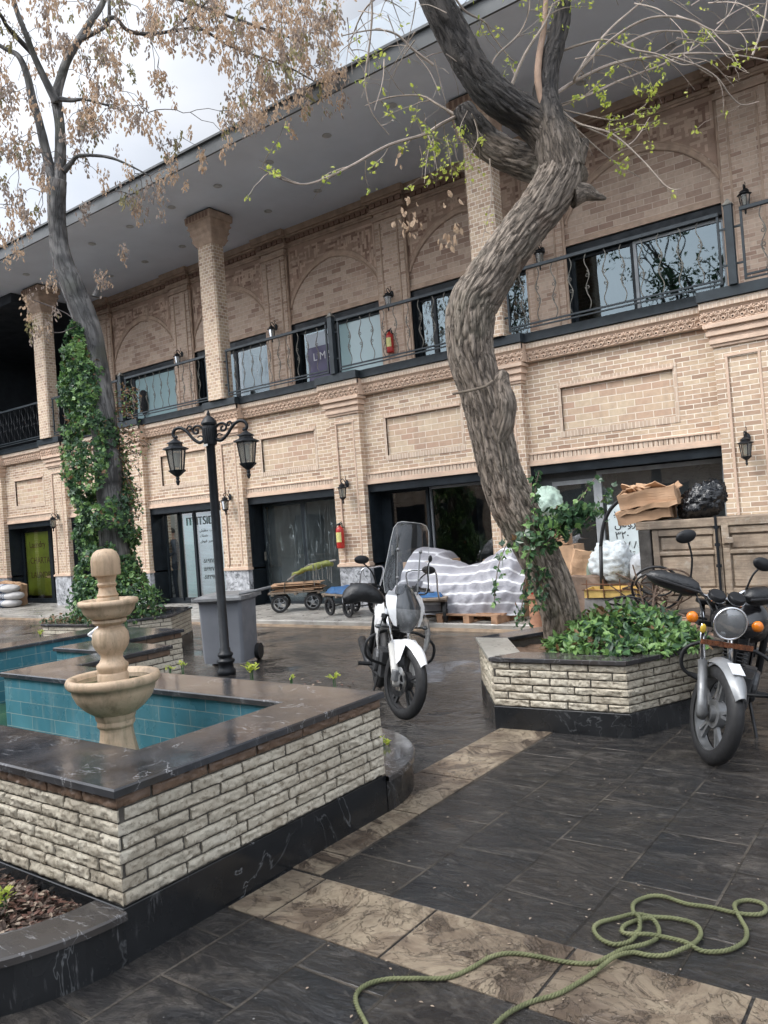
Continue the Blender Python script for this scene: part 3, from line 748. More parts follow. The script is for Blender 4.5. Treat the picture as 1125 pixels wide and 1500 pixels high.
def wrap_mat():
    n = NT('wrinkled_plastic_wrap'); 
    v = n.pos(scale=(9.0, 1, 1.0), rot=(0, radians(48), 0)); v2 = n.pos(scale=(10.0, 1, .9), rot=(0, radians(-30), 0))
    a = n.math('ABSOLUTE', n.math('SUBTRACT', n.noise(1.0, v, 1, .5, 0), .5)); b = n.math('ABSOLUTE', n.math('SUBTRACT', n.noise(.8, v2, 1, .5, 0), .5))
    k = n.ramp(a, [(0, .45), (.010, 0.0)]); k2 = n.ramp(b, [(0, .35), (.007, 0.0)])
    msk = n.ramp(n.noise(1.7, n.pos(), 3), [(.42, .12), (.62, 1.0)])
    f = n.math('MULTIPLY', n.math('MAXIMUM', k, k2), msk)
    f = n.math('ADD', f, n.ramp(n.noise(1.2, n.pos(), 4), [(.35, .03), (.7, .10)]))
    tr = n.n('ShaderNodeBsdfTransparent'); tr.inputs[0].default_value = (.8, .86, .88, 1)
    p = n.n('ShaderNodeBsdfPrincipled', i_Roughness=.22); p.inputs['Base Color'].default_value = (.42, .50, .52, 1)
    n.l(n.bump(n.math('ADD', a, b), .9, .05), p.inputs['Normal'])
    m_ = n.n('ShaderNodeMixShader'); n.l(f, m_.inputs[0]); n.l(tr.outputs[0], m_.inputs[1]); n.l(p.outputs[0], m_.inputs[2]); n.l(m_.outputs[0], n.out.inputs[0])
    return n.m
WRAP = wrap_mat()
def text_obj(name, s, size, M, mat, parent, depth=.002, align='LEFT', font=None):
    cu = bpy.data.curves.new(name, 'FONT'); cu.body = s; cu.size = size; cu.extrude = depth; cu.align_x = align
    o = bpy.data.objects.new(name, cu); COL.objects.link(o)
    dg = bpy.context.evaluated_depsgraph_get(); dg.update()
    me = bpy.data.meshes.new_from_object(o.evaluated_get(dg)); bpy.data.objects.remove(o); bpy.data.curves.remove(cu)
    me.materials.clear(); me.materials.append(mat)
    inv = wm(parent).inverted() if parent is not None else Matrix.Identity(4)
    me.transform(inv @ M); o = bpy.data.objects.new(name, me); COL.objects.link(o)
    if parent is not None: o.parent = parent
    return o
def wallM(x, y, z):      # lettering frame: reads left to right facing the camera side (-Y)
    return Matrix(((1, 0, 0, x), (0, 0, 1, y), (0, 1, 0, z), (0, 0, 0, 1))) @ Matrix.Identity(4)
def wallM2(x, y, z): return Matrix.Translation((x, y, z)) @ Rx(pi / 2)
YG = 11.70
GLASSD = thin_glass('dusty_shop_glass', fmin=.12, haze=.06, hazec=(.35, .40, .42))
INK = simple('black_lettering', (.02, .02, .02), .5, .1, 5, 0)
INKR = simple('red_lettering', (.45, .03, .02), .5, .1, 5, 0)
INKB = simple('brown_lettering', (.20, .09, .03), .5, .1, 5, 0)
shops = {}
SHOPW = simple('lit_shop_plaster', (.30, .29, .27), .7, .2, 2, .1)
for i in range(len(PC) - 1):
    a = PC[i] + HW; b = PC[i + 1] - HW
    fm = FRAMEG if i == 6 else FRAME
    # opening lining
    l = MB(); l.box(a - .001, a + .03, YW - .01, YG + .06, SW, 2.31); l.box(b - .03, b + .001, YW - .01, YG + .06, SW, 2.31)
    l.box(a + .03, b - .03, YW - .005, YG + .06, 2.17, 2.309); l.box(a + .03, b - .03, YG - .06, YG + .06, SW, SW + .06)
    l.build('door_surround', FRAME, BLD)
    # room
    r = MB()
    z0, z1 = SW + .002, 4.19
    r.quad((a - .3, 16, z0), (b + .3, 16, z0), (b + .3, 16, z1), (a - .3, 16, z1))
    r.quad((a - .3, YG + .2, z0), (a - .3, 16, z0), (a - .3, 16, z1), (a - .3, YG + .2, z1)); r.quad((b + .3, 16, z0), (b + .3, YG + .2, z0), (b + .3, YG + .2, z1), (b + .3, 16, z1))
    r.quad((a - .3, YG + .2, 2.7), (a - .3, 16, 2.7), (b + .3, 16, 2.7), (b + .3, YG + .2, 2.7))
    r.quad((a - .3, YG + .1, z0), (b + .3, YG + .1, z0), (b + .3, 16, z0), (a - .3, 16, z0))
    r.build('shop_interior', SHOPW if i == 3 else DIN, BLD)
    shops[i] = (a + .03, b - .03)
def leaf(x0, x1, z0, z1, y, fmat, gmat, fw=.05, bottom=.07, handle=False, parent=None):
    f = MB(); d = .03
    f.box(x0, x0 + fw, y - d, y + d, z0, z1); f.box(x1 - fw, x1, y - d, y + d, z0, z1)
    f.box(x0 + fw, x1 - fw, y - d + .001, y + d - .001, z0, z0 + bottom); f.box(x0 + fw, x1 - fw, y - d + .001, y + d - .001, z1 - fw, z1)
    fo = f.build('door_leaf', fmat, parent or BLD)
    g = MB(); g.quad((x0 + fw - .005, y, z0 + bottom - .005), (x1 - fw + .005, y, z0 + bottom - .005), (x1 - fw + .005, y, z1 - fw + .005), (x0 + fw - .005, y, z1 - fw + .005))
    g.build('pane', gmat, fo)
    if handle:
        h = MB(); hx = x0 + .03 if handle == 'l' else x1 - .03
        h.box(hx - .012, hx + .012, y - .07, y - d, 1.0, 1.18); h.build('handle', SCROLL, fo)
    return fo
zt, zb_ = 2.17, SW + .06
# far left shop (posters), ivy hidden shop, open shop with a man, wrapped shop, dark shop, grey framed shop
a, b = shops[1]; s = a + (b - a) * .63; leaf(a, s, zb_, zt, YG, FRAME, GLASS, .09); leaf(s, b, zb_, zt, YG, FRAME, GLASS, .06)
POST = simple('yellow_green_poster', (.42, .44, .05), .5, .25, 2, 0)
POSTV = simple('violet_poster', (.13, .11, .17), .5, .3, 4, 0)
pm = MB(); pm.box(a + .12, s - .1, YG + .03, YG + .034, .3, 2.05); o = pm.build('window_poster', POST, BLD)
pm = MB(); pm.box(s + .07, b - .06, YG + .03, YG + .034, 1.05, 2.05); o2 = pm.build('window_poster', POST, BLD)
pm = MB(); pm.box(s + .07, b - .06, YG + .03, YG + .034, .25, 1.045); pm.build('window_poster', POSTV, BLD)
for z, t_ in ((1.62, 'Laundry'), (1.18, 'CHARTAGE'), (.78, 'LAUNDRY')): text_obj('poster_lettering', t_, .25, wallM2(a + .30, YG + .028, z), INKB, o)
text_obj('poster_lettering', 'KI', .42, wallM2(s + .16, YG + .028, 1.52), INKR, o2)
for z in (1.38, 1.15): text_obj('poster_lettering', '\uFEB6\uFEE3 \uFE8E\uFEE3', .14, wallM2(s + .16, YG + .028, z), INK, o2)
a, b = shops[0]; leaf(a, (a + b) / 2, zb_, zt, YG, FRAME, GLASS, .08); leaf((a + b) / 2, b, zb_, zt, YG, FRAME, GLASS, .08)
a, b = shops[2]; leaf(a, (a + b) / 2, zb_, zt, YG, FRAME, GLASS, .08); leaf((a + b) / 2, b, zb_, zt, YG, FRAME, GLASS, .08)
# shop with mint blinds
a, b = shops[3]
X1_, X2_ = atY(266, 800, YG).x, atY(287.5, 800, YG).x
xo = atY(247, 800, YG).x
leaf(xo, X1_ + .02, zb_, zt, YG - .035, FRAME, GLASS, .03)
f1 = leaf(X1_, X2_, zb_, zt, YG, FRAME, GLASS, .035); f2 = leaf(X2_, b, zb_, zt, YG, FRAME, GLASS, .035)
BLIND = simple('mint_blind_slat', (.24, .52, .46), .55, .08, 3, .05); BLINDW = simple('pale_blind_slat', (.58, .68, .68), .55, .08, 3, .05)
for (xa, xb, mt_) in ((X1_ + .04, X2_ - .03, BLIND), (X2_ + .04, b - .05, BLINDW)):
    bl_ = MB(); z = .2
    while z < 2.1:
        bl_.add([(xa, YG + .06, z), (xb, YG + .06, z), (xb, YG + .075, z + .026), (xa, YG + .075, z + .026)], [(0, 1, 2, 3)]); z += .032
    bl_.build('window_blind', mt_, BLD)
text_obj('shop_lettering', 'IT', .26, wallM2(X1_ + .22, YG - .012, 1.86), INK, f1)
text_obj('shop_lettering', 'ITSID', .26, wallM2(X2_ + .06, YG - .012, 1.86), INK, f2)
for z, t_ in ((1.70, '\uFEB5\uFEAD\uFE8E\uFED4\uFEB3  \uFE90\uFEF4\uFE97'), (1.58, '\uFE95\uFE8E\uFEE3\uFEAA\uFEA7'), (1.46, '\uFEB5\uFEEE\uFEAE\uFED3  \uFEAE\uFEF4\uFEE4\uFECC\uFE97')): text_obj('shop_lettering', t_, .09, wallM2(X2_ + .16, YG - .012, z), INK, f2)
for z, t_ in ((1.0, '۵۸۹۲۷۷'), (.82, '۵۸۹۲۷۸'), (.64, '۵۱۴۳۹۷')): text_obj('shop_lettering', t_, .13, wallM2(X2_ + .22, YG - .012, z), INK, f2)
bw_ = MB(); bw_.box(a - .2, a + .42, 13.3, 13.4, SW, 2.6); bw_.build('pale_block_partition', WS, BLD)
m = MB(); m.box(a + .25, b - .25, 12.5, 12.56, 2.60, 2.64); BT = NT('lit_shop_tube'); e = BT.n('ShaderNodeEmission', i_Strength=16.0); e.inputs[0].default_value = (.95, .98, 1, 1); BT.l(e.outputs[0], BT.out.inputs[0]); m.build('ceiling_lamp', BT.m, BLD)
# lit counter wall deeper in
bw_ = MB(); bw_.box(a + 1.3, a + 2.2, 14.2, 14.6, SW, 1.1); bw_.build('shop_counter', simple('shop_counter_wood', (.10, .07, .05), .5), BLD)
# wrapped shop
a, b = shops[4]; s = a + (b - a) * .50
leaf(a + .03, s, zb_, zt, YG, FRAME, GLASS, .07, handle='l'); leaf(s, b, zb_, zt, YG, FRAME, GLASS, .05)
for (xa, xb) in ((a + .09, s - .04), (s + .03, b - .03)):
    w_ = MB(); nx, nz = 22, 34; g0 = []
    for j in range(nz + 1):
        for i_ in range(nx + 1):
            x = xa + (xb - xa) * i_ / nx; z = .16 + (zt - .2) * j / nz
            g0.append((x, YG - .045 - .018 * noise.noise(Vector((x * 3 + z * 2, z * 3 - x * 2, 5))) - .01 * noise.noise(Vector((x * 9, z * 9, 2))), z))
    w_.add(g0, [(j * (nx + 1) + i_, j * (nx + 1) + i_ + 1, (j + 1) * (nx + 1) + i_ + 1, (j + 1) * (nx + 1) + i_) for j in range(nz) for i_ in range(nx)])
    w_.build('plastic_wrap', WRAP, BLD, smooth=True)
# dark shop
a, b = shops[5]; s = a + (b - a) * .42
leaf(a + .16, s, zb_, zt, YG, FRAME, GLASS, .05, handle='l'); leaf(s - .02, b, zb_, zt, YG + .06, FRAMEG, GLASS, .04)
f = MB(); f.box(a, a + .159, YG - .03, YG + .03, zb_, zt); f.build('door_surround', FRAME, BLD)
PALE = simple('pale_stock_boxes', (.30, .31, .31), .6, .4, 6, .1)
m = MB(); m.box(a + .4, a + .9, 14.5, 14.9, SW, 2.2); m.box(b - .9, b - .3, 14.2, 14.7, SW, .9); m.box(b - .8, b - .55, 14.1, 14.15, .9, 1.25); m.box(b - 1.6, b - 1.1, 15.0, 15.5, SW, 1.5); m.build('shop_fittings', PALE, BLD)
BULB = NT('lit_shop_lamp'); e = BULB.n('ShaderNodeEmission', i_Strength=30.0); e.inputs[0].default_value = (1, .62, .22, 1); BULB.l(e.outputs[0], BULB.out.inputs[0])
p = atY(586, 741, 13.2); m = MB(); m.ball(p, .028); m.build('ceiling_lamp', BULB.m, BLD, smooth=True)
p = atY(404, 752, 13.2); m = MB(); m.ball(p, .02); m.build('ceiling_lamp', BULB.m, BLD, smooth=True)
# grey framed shop with a written notice
a, b = shops[6]; s = atY(881, 720, YG).x
leaf(a + .22, s, zb_, zt - .13, YG - .12, FRAMEG, GLASSD, .065); leaf(s, b, zb_, zt - .02, YG - .12, FRAMEG, GLASSD, .06)
f = MB(); f.box(a, a + .219, YG - .15, YG - .09, zb_, zt); f.box(a + .22, s, YG - .149, YG - .091, zt - .129, zt); f.build('transom', simple('dark_grey_transom', (.07, .075, .08), .5), BLD)
pp = atY(907, 760, YG - .16); NOTE = simple('pale_notice_sheet', (.55, .62, .63), .5, .1, 3, 0)
m = MB(); m.box(pp.x - .17, pp.x + .42, YG - .165, YG - .16, .75, 1.62); no = m.build('paper_notice', NOTE, BLD)
for z, t_ in ((1.45, '\uFE91\uFBFF'), (1.27, '\uFEB5\uFEEE\uFEAE\uFED3'), (1.10, '\u06F3\u06F2\u06F0'), (.95, '\u06F7\u06F9\u06F8\u06F8'), (.81, '\uFEE6\uFED4\uFEE0\uFE97')): text_obj('notice_lettering', t_, .16, wallM2(pp.x - .08, YG - .168, z), INK, no)
a, b = shops[7]; leaf(a, (a + b) / 2, zb_, zt, YG, FRAME, GLASS, .08); leaf((a + b) / 2, b, zb_, zt, YG, FRAME, GLASS, .08)
# thin clay jamb bead beside each opening
# upper gallery glazing
YV = YU + .05
for i in range(1, len(UC) - 1):
    a = UC[i] + UHW; b = UC[i + 1] - UHW
    f = MB(); f.box(a, b, YU + .002, YV + .2, 5.97, 6.129); f.box(a, a + .06, YU + .02, YV + .2, 4.36, 5.97); f.box(b - .06, b, YU + .02, YV + .2, 4.36, 5.97)
    f.build('gallery_window_surround', FRAME, BLD)
    r = MB(); r.quad((a, 17, 4.365), (b, 17, 4.365), (b, 17, 8.2), (a, 17, 8.2)); r.quad((a, YV + .25, 4.365), (a, 17, 4.365), (a, 17, 8.2), (a, YV + .25, 8.2)); r.quad((b, 17, 4.365), (b, YV + .25, 4.365), (b, YV + .25, 8.2), (b, 17, 8.2))
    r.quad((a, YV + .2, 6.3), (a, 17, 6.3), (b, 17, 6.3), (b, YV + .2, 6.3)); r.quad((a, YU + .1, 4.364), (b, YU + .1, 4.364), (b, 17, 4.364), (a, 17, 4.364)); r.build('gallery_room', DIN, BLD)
    parts = {1: [(0, .22, GLASSU), (.22, 1, GLASSM)], 2: [(0, .5, GLASSU), (.5, 1, GLASS)], 3: [(0, .46, GLASSU), (.46, 1, GLASSM)], 4: [(0, .16, GLASSU), (.16, 1, GLASSU)], 5: [(0, .43, GLASSU), (.43, 1, GLASSU)], 6: [(0, .5, GLASSU), (.5, 1, GLASSU)]}[i]
    for (u0, u1, gm) in parts:
        leaf(a + .06 + (b - a - .12) * u0, a + .06 + (b - a - .12) * u1, 4.37, 5.96, YV + .1, FRAMEG if i == 5 and u0 > .3 else FRAME, gm, .05, .05)
    if i == 2:
        w_ = MB(); nx, nz = 16, 20; g0 = []
        xa, xb = a + .1 + (b - a) * .5, b - .1
        for j in range(nz + 1):
            for i_ in range(nx + 1):
                x = xa + (xb - xa) * i_ / nx; z = 4.45 + 1.45 * j / nz
                g0.append((x, YV + .04 - .02 * noise.noise(Vector((x * 4 + z * 3, z * 3, 5))), z))
        w_.add(g0, [(j * (nx + 1) + i_, j * (nx + 1) + i_ + 1, (j + 1) * (nx + 1) + i_ + 1, (j + 1) * (nx + 1) + i_) for j in range(nz) for i_ in range(nx)])
        w_.build('plastic_wrap', WRAP, BLD, smooth=True)
# poster behind the middle gallery window
a = UC[3] + UHW; x0 = atY(452, 520, YV).x
PURP = simple('violet_banner', (.065, .055, .12), .5, .3, 3, 0); WH = simple('white_lettering', (.6, .6, .62), .5, .1, 3, 0)
m = MB(); m.box(x0 - .05, atY(491, 520, YV).x, YV + .03, YV + .04, 4.75, 5.55); o = m.build('window_banner', PURP, BLD)
m = MB(); m.box(x0 - .05, atY(491, 520, YV).x, YV + .031, YV + .041, 5.551, 5.85); m.box(x0 - .05, atY(491, 520, YV).x, YV + .031, YV + .041, 4.5, 4.749); m.build('window_banner', simple('pale_banner', (.40, .45, .50), .5, .1, 2, 0), BLD)
text_obj('banner_lettering', 'L MISI', .24, wallM2(x0 + .1, YV + .028, 5.25), WH, o)
# mid green dress-form-like dark object in the mint window
p = atY(212, 580, YV + .06)
m = MB(); m.lathe([(.03, 4.9), (.10, 5.05), (.12, 5.3), (.10, 5.5), (.05, 5.56)], (p.x, YV + .02, 0), 10); m.tube([(p.x, YV + .02, 4.4), (p.x, YV + .02, 4.95)], .02, 6)
o = m.build('feather_duster', simple('dark_feathers', (.02, .02, .022), .9, .4, 30, .6, .01), None, smooth=True); tag(o, 'dark feather duster leaning upright behind the mint gallery window', 'duster')

# ------------------------------------------------------------------ gallery railing
RAIL = thing('balcony_railing', 'charcoal steel railing with scrolled iron bars along the gallery edge', 'railing', (-9, 11.08, 4.36))
YR = 11.07
def scroll_bar(mb, x, z0, z1, flip):
    s = 1 if flip else -1; n = 30; H = z1 - z0; pts = []; pts2 = []
    for j in range(n + 1):
        t = j / n; z = z0 + H * t
        A = .032 * sin(t * 4 * pi) * s
        pts.append((x + A, YR, z))
    mb.tube(pts, .0075, 5)
    # centre pair of curls
    for k, zz in ((1, z0 + H * .60), (-1, z0 + H * .40)):
        c = Vector((x + .006 * s * k, YR - .004, zz)); q = []
        for j in range(16):
            a = j / 15 * 2.6 * pi; r_ = .036 * (1 - j / 18)
            q.append(c + Vector((r_ * cos(a) * s * k, 0, r_ * sin(a) * k)))
        mb.tube(q, .006, 4)
    q = [(x - .03 * sin(j / 12 * 2 * pi) * s, YR - .004, z0 + H * (.30 + .40 * j / 12)) for j in range(13)]
    mb.tube(q, .006, 4)
def rail_panel(xa, xb, dense=.255, far=False):
    p = MB(); p.box(xa, xb, YR - .028, YR + .028, 5.30, 5.345); p.box(xa, xb, YR - .015, YR + .015, 4.45, 4.475); p.box(xa, xb, YR - .015, YR + .015, 4.40, 4.42)
    p.box(xa, xa + .03, YR - .014, YR + .014, 4.40, 5.30); p.box(xb - .03, xb, YR - .014, YR + .014, 4.40, 5.30)
    o = p.build('rail_frame', STEEL, RAIL)
    s_ = MB(); n = max(2, round((xb - xa) / dense))
    for j in range(1, n):
        scroll_bar(s_, xa + (xb - xa) * j / n, 4.475, 5.30, j % 2)
    s_.build('scroll_bars', SCROLL if not far else IRON, o, smooth=True)
def post(x):
    p = MB(); p.box(x - .05, x + .05, YR - .07, YR + .03, 4.36, 5.40); o = p.build('rail_post', STEEL, RAIL, bevel=.004)
    c = MB(); c.lathe([(.085, 5.40), (.085, 5.415), (.06, 5.43), (.03, 5.47), (.012, 5.485)], (x, YR - .02, 0), 4, a0=pi / 4); c.build('post_cap', SCROLL, o)
    for s in (-1, 1):
        for z in (4.62, 5.10):
            b_ = MB(); b_.box(min(x + s * .05, x + s * .13), max(x + s * .05, x + s * .13), YR - .012, YR + .012, z, z + .025); b_.build('post_bracket', STEEL, o)
cols = [PC[0], PC[2], PC[4], PC[6], PC[8]]
for k in range(len(cols) - 1):
    mid = PC[[1, 3, 5, 7][k]]
    post(mid); rail_panel(cols[k] + .30, mid - .13, .255 if k else .14, k == 0); rail_panel(mid + .13, cols[k + 1] - .30, .255 if k else .14, k == 0)
    for s, cx in ((1, cols[k]), (-1, cols[k + 1])):
        for z in (4.62, 5.10):
            b_ = MB(); b_.box(min(cx + s * .22, cx + s * .30), max(cx + s * .22, cx + s * .30), YR - .012, YR + .012, z, z + .025); b_.build('wall_bracket', STEEL, RAIL)

# ------------------------------------------------------------------ lanterns
LGLASS = thin_glass('dusty_lantern_glass', tint=(.75, .74, .68), haze=.35, hazec=(.30, .29, .25), refl_rough=.15)
LTUBE = simple('white_lamp_tube', (.62, .62, .58), .4, .05, 5, 0)
def lantern_parts(par, c, s, n=6, mat=IRON):
    """lantern hanging with its top ring at c; s = overall scale (1 = 0.42 m tall)"""
    c = Vector(c)
    r = MB(); r.lathe([(.010, 0), (.016, -.010), (.026, -.018), (.048, -.032), (.074, -.044), (.076, -.050), (.060, -.054), (.062, -.072), (.090, -.084), (.114, -.094), (.116, -.102), (.085, -.112)], (0, 0, 0), n if n < 12 else 16)
    r.v = [tuple(Vector(v) * s + c) for v in r.v]; r.build('lantern_cap', mat, par, angle=30)
    k = MB()
    for j in range(n):
        a = 2 * pi * j / n; k.tube([(.083 * cos(a), .083 * sin(a), -.11), (.060 * cos(a), .060 * sin(a), -.285)], .006, 4)
    k.lathe([(.055, -.283), (.078, -.286), (.074, -.296), (.04, -.325), (.014, -.345), (.018, -.36), (.012, -.372), (.020, -.385), (.008, -.42)], (0, 0, 0), n if n < 12 else 16)
    k.v = [tuple(Vector(v) * s + c) for v in k.v]; k.build('lantern_cage', mat, par, angle=30)
    g_ = MB(); g_.lathe([(.079, -.112), (.057, -.284)], (0, 0, 0), n, cap=False); g_.v = [tuple(Vector(v) * s + c) for v in g_.v]; g_.build('lantern_glass', LGLASS, par)
    t_ = MB(); t_.lathe([(.022, -.13), (.024, -.14), (.024, -.25), (.022, -.26)], (0, 0, 0), 10); t_.v = [tuple(Vector(v) * s + c) for v in t_.v]; t_.build('lamp_tube', LTUBE, par, smooth=True)
def wall_lantern(loc, label):
    t_ = thing('wall_lantern', label, 'wall lantern', loc, 0, 'lanterns on the brick pilasters')
    m = MB(); m.lathe([(.045, 0), (.045, .008), (.02, .016)], (0, 0, 0), 12, M=Rx(pi / 2)); m.v = [(x, y - .0, z * 1.6) for x, y, z in m.v]
    m.tube(smooth_path([(0, -.01, -.03), (0, -.06, .03), (0, -.11, .085), (0, -.17, .07), (0, -.175, .03), (0, -.15, .02)], 4), .008, 6)
    m.tube(smooth_path([(0, -.01, .05), (0, -.04, .10), (0, -.02, .13), (0, -.05, .15)], 4), .006, 5)
    m.tube([(0, -.15, .03), (0, -.15, -.02)], .006, 5)
    m.build('bracket', IRON, t_, local=True)
    # lantern in local coords
    n0 = len(bpy.data.objects)
    L = thing('tmp', '', '', (0, 0, 0)); bpy.data.objects.remove(L)
    lantern_parts(t_, Vector(loc) + Vector((0, -.15, .02)), .92)
    return t_
L0 = wall_lantern((PC[5] - .02, YP - .012, 2.36), 'black wall lantern above the red fire extinguisher, on the pilaster right of the plastic-wrapped shop')
dup(L0, (PC[7] - .02, YP - .012, 2.36), label='black wall lantern on the wide pilaster right of the grey-framed shop window')
dup(L0, (PC[3] + .02, YP - .012, 2.36), label='black wall lantern half behind the street lamp post, left of the plastic-wrapped shop') if False else None
dup(L0, (PC[4] - .02, YP - .012, 2.36), label='black wall lantern just right of the street lamp post, left of the plastic-wrapped shop')
dup(L0, (PC[2] - .02, YP - .012, 2.36), label='black wall lantern on the far left pilaster beside the yellow poster shop')
zU = 6.15
for c, lab in ((UC[2], 'black lantern on the upper wall right of the mint gallery window'), (UC[3], 'black lantern on the upper wall between the wrapped window and the banner window'),
               (UC[4], 'black lantern on the upper wall above the gallery fire extinguisher'), (UC[5], 'black lantern on the upper wall, just under the leaning trunk'), (UC[6], 'black lantern on the upper wall at the right edge, right of the tree-reflecting window')):
    dup(L0, (c - .02, YU - .10, zU), label=lab)
# street lamp
LP = atY(332, 986, 6.12); LPX, LPY = LP.x, 6.12
lamp = thing('street_lamp', 'black cast-iron lamp post with two hanging lanterns on scrolled arms behind the pool', 'street lamp', (LPX, LPY, 0))
m = MB(); m.lathe([(.105, 0), (.105, .05), (.085, .07), (.085, .13), (.10, .14), (.105, .155), (.10, .17), (.075, .18), (.075, .205), (.088, .215), (.09, .23), (.085, .245), (.062, .26), (.062, .30), (.052, .31), (.050, 2.62), (.062, 2.64), (.068, 2.66)], (LPX, LPY, 0), 20)
m.build('post', IRON, lamp, smooth=True)
m = MB(); m.lathe([(.072, 2.64), (.075, 2.655), (.078, 2.67), (.078, 2.85), (.075, 2.86), (.088, 2.87), (.092, 2.89), (.085, 2.905), (.06, 2.945), (.03, 2.97), (.018, 2.98), (.022, 3.0), (.014, 3.02), (.004, 3.05)], (LPX, LPY, 0), 20)
for j in range(20):
    a = j * pi / 10; m.bar((LPX + .079 * cos(a), LPY + .079 * sin(a), 2.69), (LPX + .079 * cos(a), LPY + .079 * sin(a), 2.83), .006, .012)
m.build('post_head', IRON, lamp, angle=35)
m = MB(); m.box(LPX - .03, LPX + .04, LPY - .081, LPY - .077, 2.62, 2.645); m.build('maker_plate', simple('plate_metal', (.45, .45, .43), .4), lamp)
ax = Vector((.94, .34, 0)).normalized()
for s in (-1, 1):
    def q(u, z): return Vector((LPX, LPY, z)) + ax * s * u
    arm = MB()
    arm.tube(smooth_path([q(.07, 2.70), q(.14, 2.68), q(.22, 2.735), q(.30, 2.83), q(.38, 2.875), q(.45, 2.86), q(.475, 2.81), q(.455, 2.77), q(.425, 2.775)], 5), .0195, 8)
    arm.tube(smooth_path([q(.07, 2.80), q(.11, 2.86), q(.17, 2.875), q(.215, 2.84), q(.20, 2.795), q(.155, 2.79), q(.15, 2.825), q(.175, 2.835)], 5), .014, 6)
    arm.tube(smooth_path([q(.30, 2.83), q(.27, 2.88), q(.235, 2.87), q(.24, 2.84), q(.262, 2.845)], 5), .011, 6)
    arm.tube(smooth_path([q(.075, 2.72), q(.115, 2.755), q(.16, 2.74)], 4), .009, 6)
    arm.tube([q(.455, 2.80), q(.455, 2.745)], .008, 6)
    arm.build('scrolled_arm', IRON, lamp, smooth=True)
    lantern_parts(lamp, q(.455, 2.765), 1.32, 6)
# chipped pale patch low on the post
m = MB(); m.tube([(LPX - .03, LPY - .042, .95), (LPX - .02, LPY - .046, 1.2)], .006, 4); m.build('scuff', simple('scuffed_paint', (.25, .25, .26), .6), lamp)

# ------------------------------------------------------------------ fire extinguishers
RED = simple('red_enamel', (.42, .025, .018), .32, .15, 6, .05)
LBL = simple('extinguisher_label', (.62, .58, .22), .5, .15, 20, 0)
def extinguisher(loc, label):
    t_ = thing('fire_extinguisher', label, 'fire extinguisher', loc, 0, 'fire extinguishers')
    m = MB(); m.lathe([(.055, 0), (.07, .01), (.074, .03), (.074, .33), (.065, .37), (.035, .40), (.022, .41), (.022, .43)], (0, -.085, 0), 20); m.build('cylinder_body', RED, t_, local=True, smooth=True)
    m = MB(); m.lathe([(.0755, .12), (.0755, .30)], (0, -.085, 0), 20, cap=False)
    m.f = [f for f in m.f if all(Vector(m.v[i]).y < -.115 for i in f)]; m.build('label', LBL, t_, local=True, smooth=True)
    m = MB(); m.lathe([(.024, .43), (.028, .44), (.02, .46)], (0, -.085, 0), 10); m.bar((0, -.085, .46), (.07, -.10, .49), .018, .008); m.bar((-.02, -.085, .455), (.065, -.10, .455), .018, .008)
    m.lathe([(.022, 0), (.022, .012)], (.0, -.112, .445), 10, M=Rx(pi / 2)); m.build('valve', IRON, t_, local=True)
    m = MB(); m.tube(smooth_path([(-.02, -.085, .44), (-.07, -.09, .43), (-.10, -.09, .33), (-.095, -.09, .18), (-.08, -.09, .08)], 5), .011, 8); m.tube([(-.08, -.09, .10), (-.076, -.09, .02)], [.012, .02], 8); m.build('hose', IRON, t_, local=True, smooth=True)
    m = MB(); m.box(-.015, .015, -.012, 0, .33, .47); m.box(-.05, .05, -.04, -.002, .38, .395); m.build('wall_hook', IRON, t_, local=True)
    return t_
p = atY(504, 803, YP); E1 = extinguisher((p.x, YP - .001, p.z), 'red fire extinguisher with a yellow label on the ground-floor pilaster under the lantern')
p = atY(576, 518, YU - .09); dup(E1, (p.x, YU - .091, p.z), label='red fire extinguisher on the upper gallery wall behind the scrolled bars')
# ------------------------------------------------------------------ leaves
SH = {
 'ivy': ([(0, 0, 0), (.42, .18, .03), (.5, .48, .0), (.18, .55, .04), (0, 1.0, -.06), (-.18, .55, .04), (-.5, .48, 0), (-.42, .18, .03)], [(0, 1, 2, 3, 4), (0, 4, 5, 6, 7)]),
 'oval': ([(0, 0, 0), (.26, .3, .05), (.24, .65, .04), (0, 1, -.08), (-.24, .65, .04), (-.26, .3, .05)], [(0, 1, 2, 3), (0, 3, 4, 5)]),
 'samara': ([(0, 0, 0), (.20, .35, .06), (.17, .8, .02), (0, 1, -.05), (-.18, .7, .05), (-.20, .3, 0)], [(0, 1, 2, 3), (0, 3, 4, 5)]),
 'blade': ([(0, 0, 0), (.09, .35, .0), (0, 1, -.15), (-.09, .35, 0)], [(0, 1, 2, 3)]),
}
class Leaves:
    def __init__(s): s.m = MB(); s.mi = []
    def leaf(s, kind, p, d, up, size, mi=0):
        d = Vector(d); d = d.normalized() if d.length > 1e-6 else Vector((0, 0, 1)); up = Vector(up)
        x = d.cross(up); x = x.normalized() if x.length > 1e-4 else d.orthogonal().normalized(); n = x.cross(d)
        vs, fs = SH[kind]; p = Vector(p)
        s.m.add([p + (x * v[0] + d * v[1] + n * v[2]) * size for v in vs], fs); s.mi += [mi] * len(fs)
    def build(s, name, mats, parent=None):
        o = s.m.build(name, mats, parent)
        if s.mi: o.data.polygons.foreach_set('material_index', s.mi)
        return o
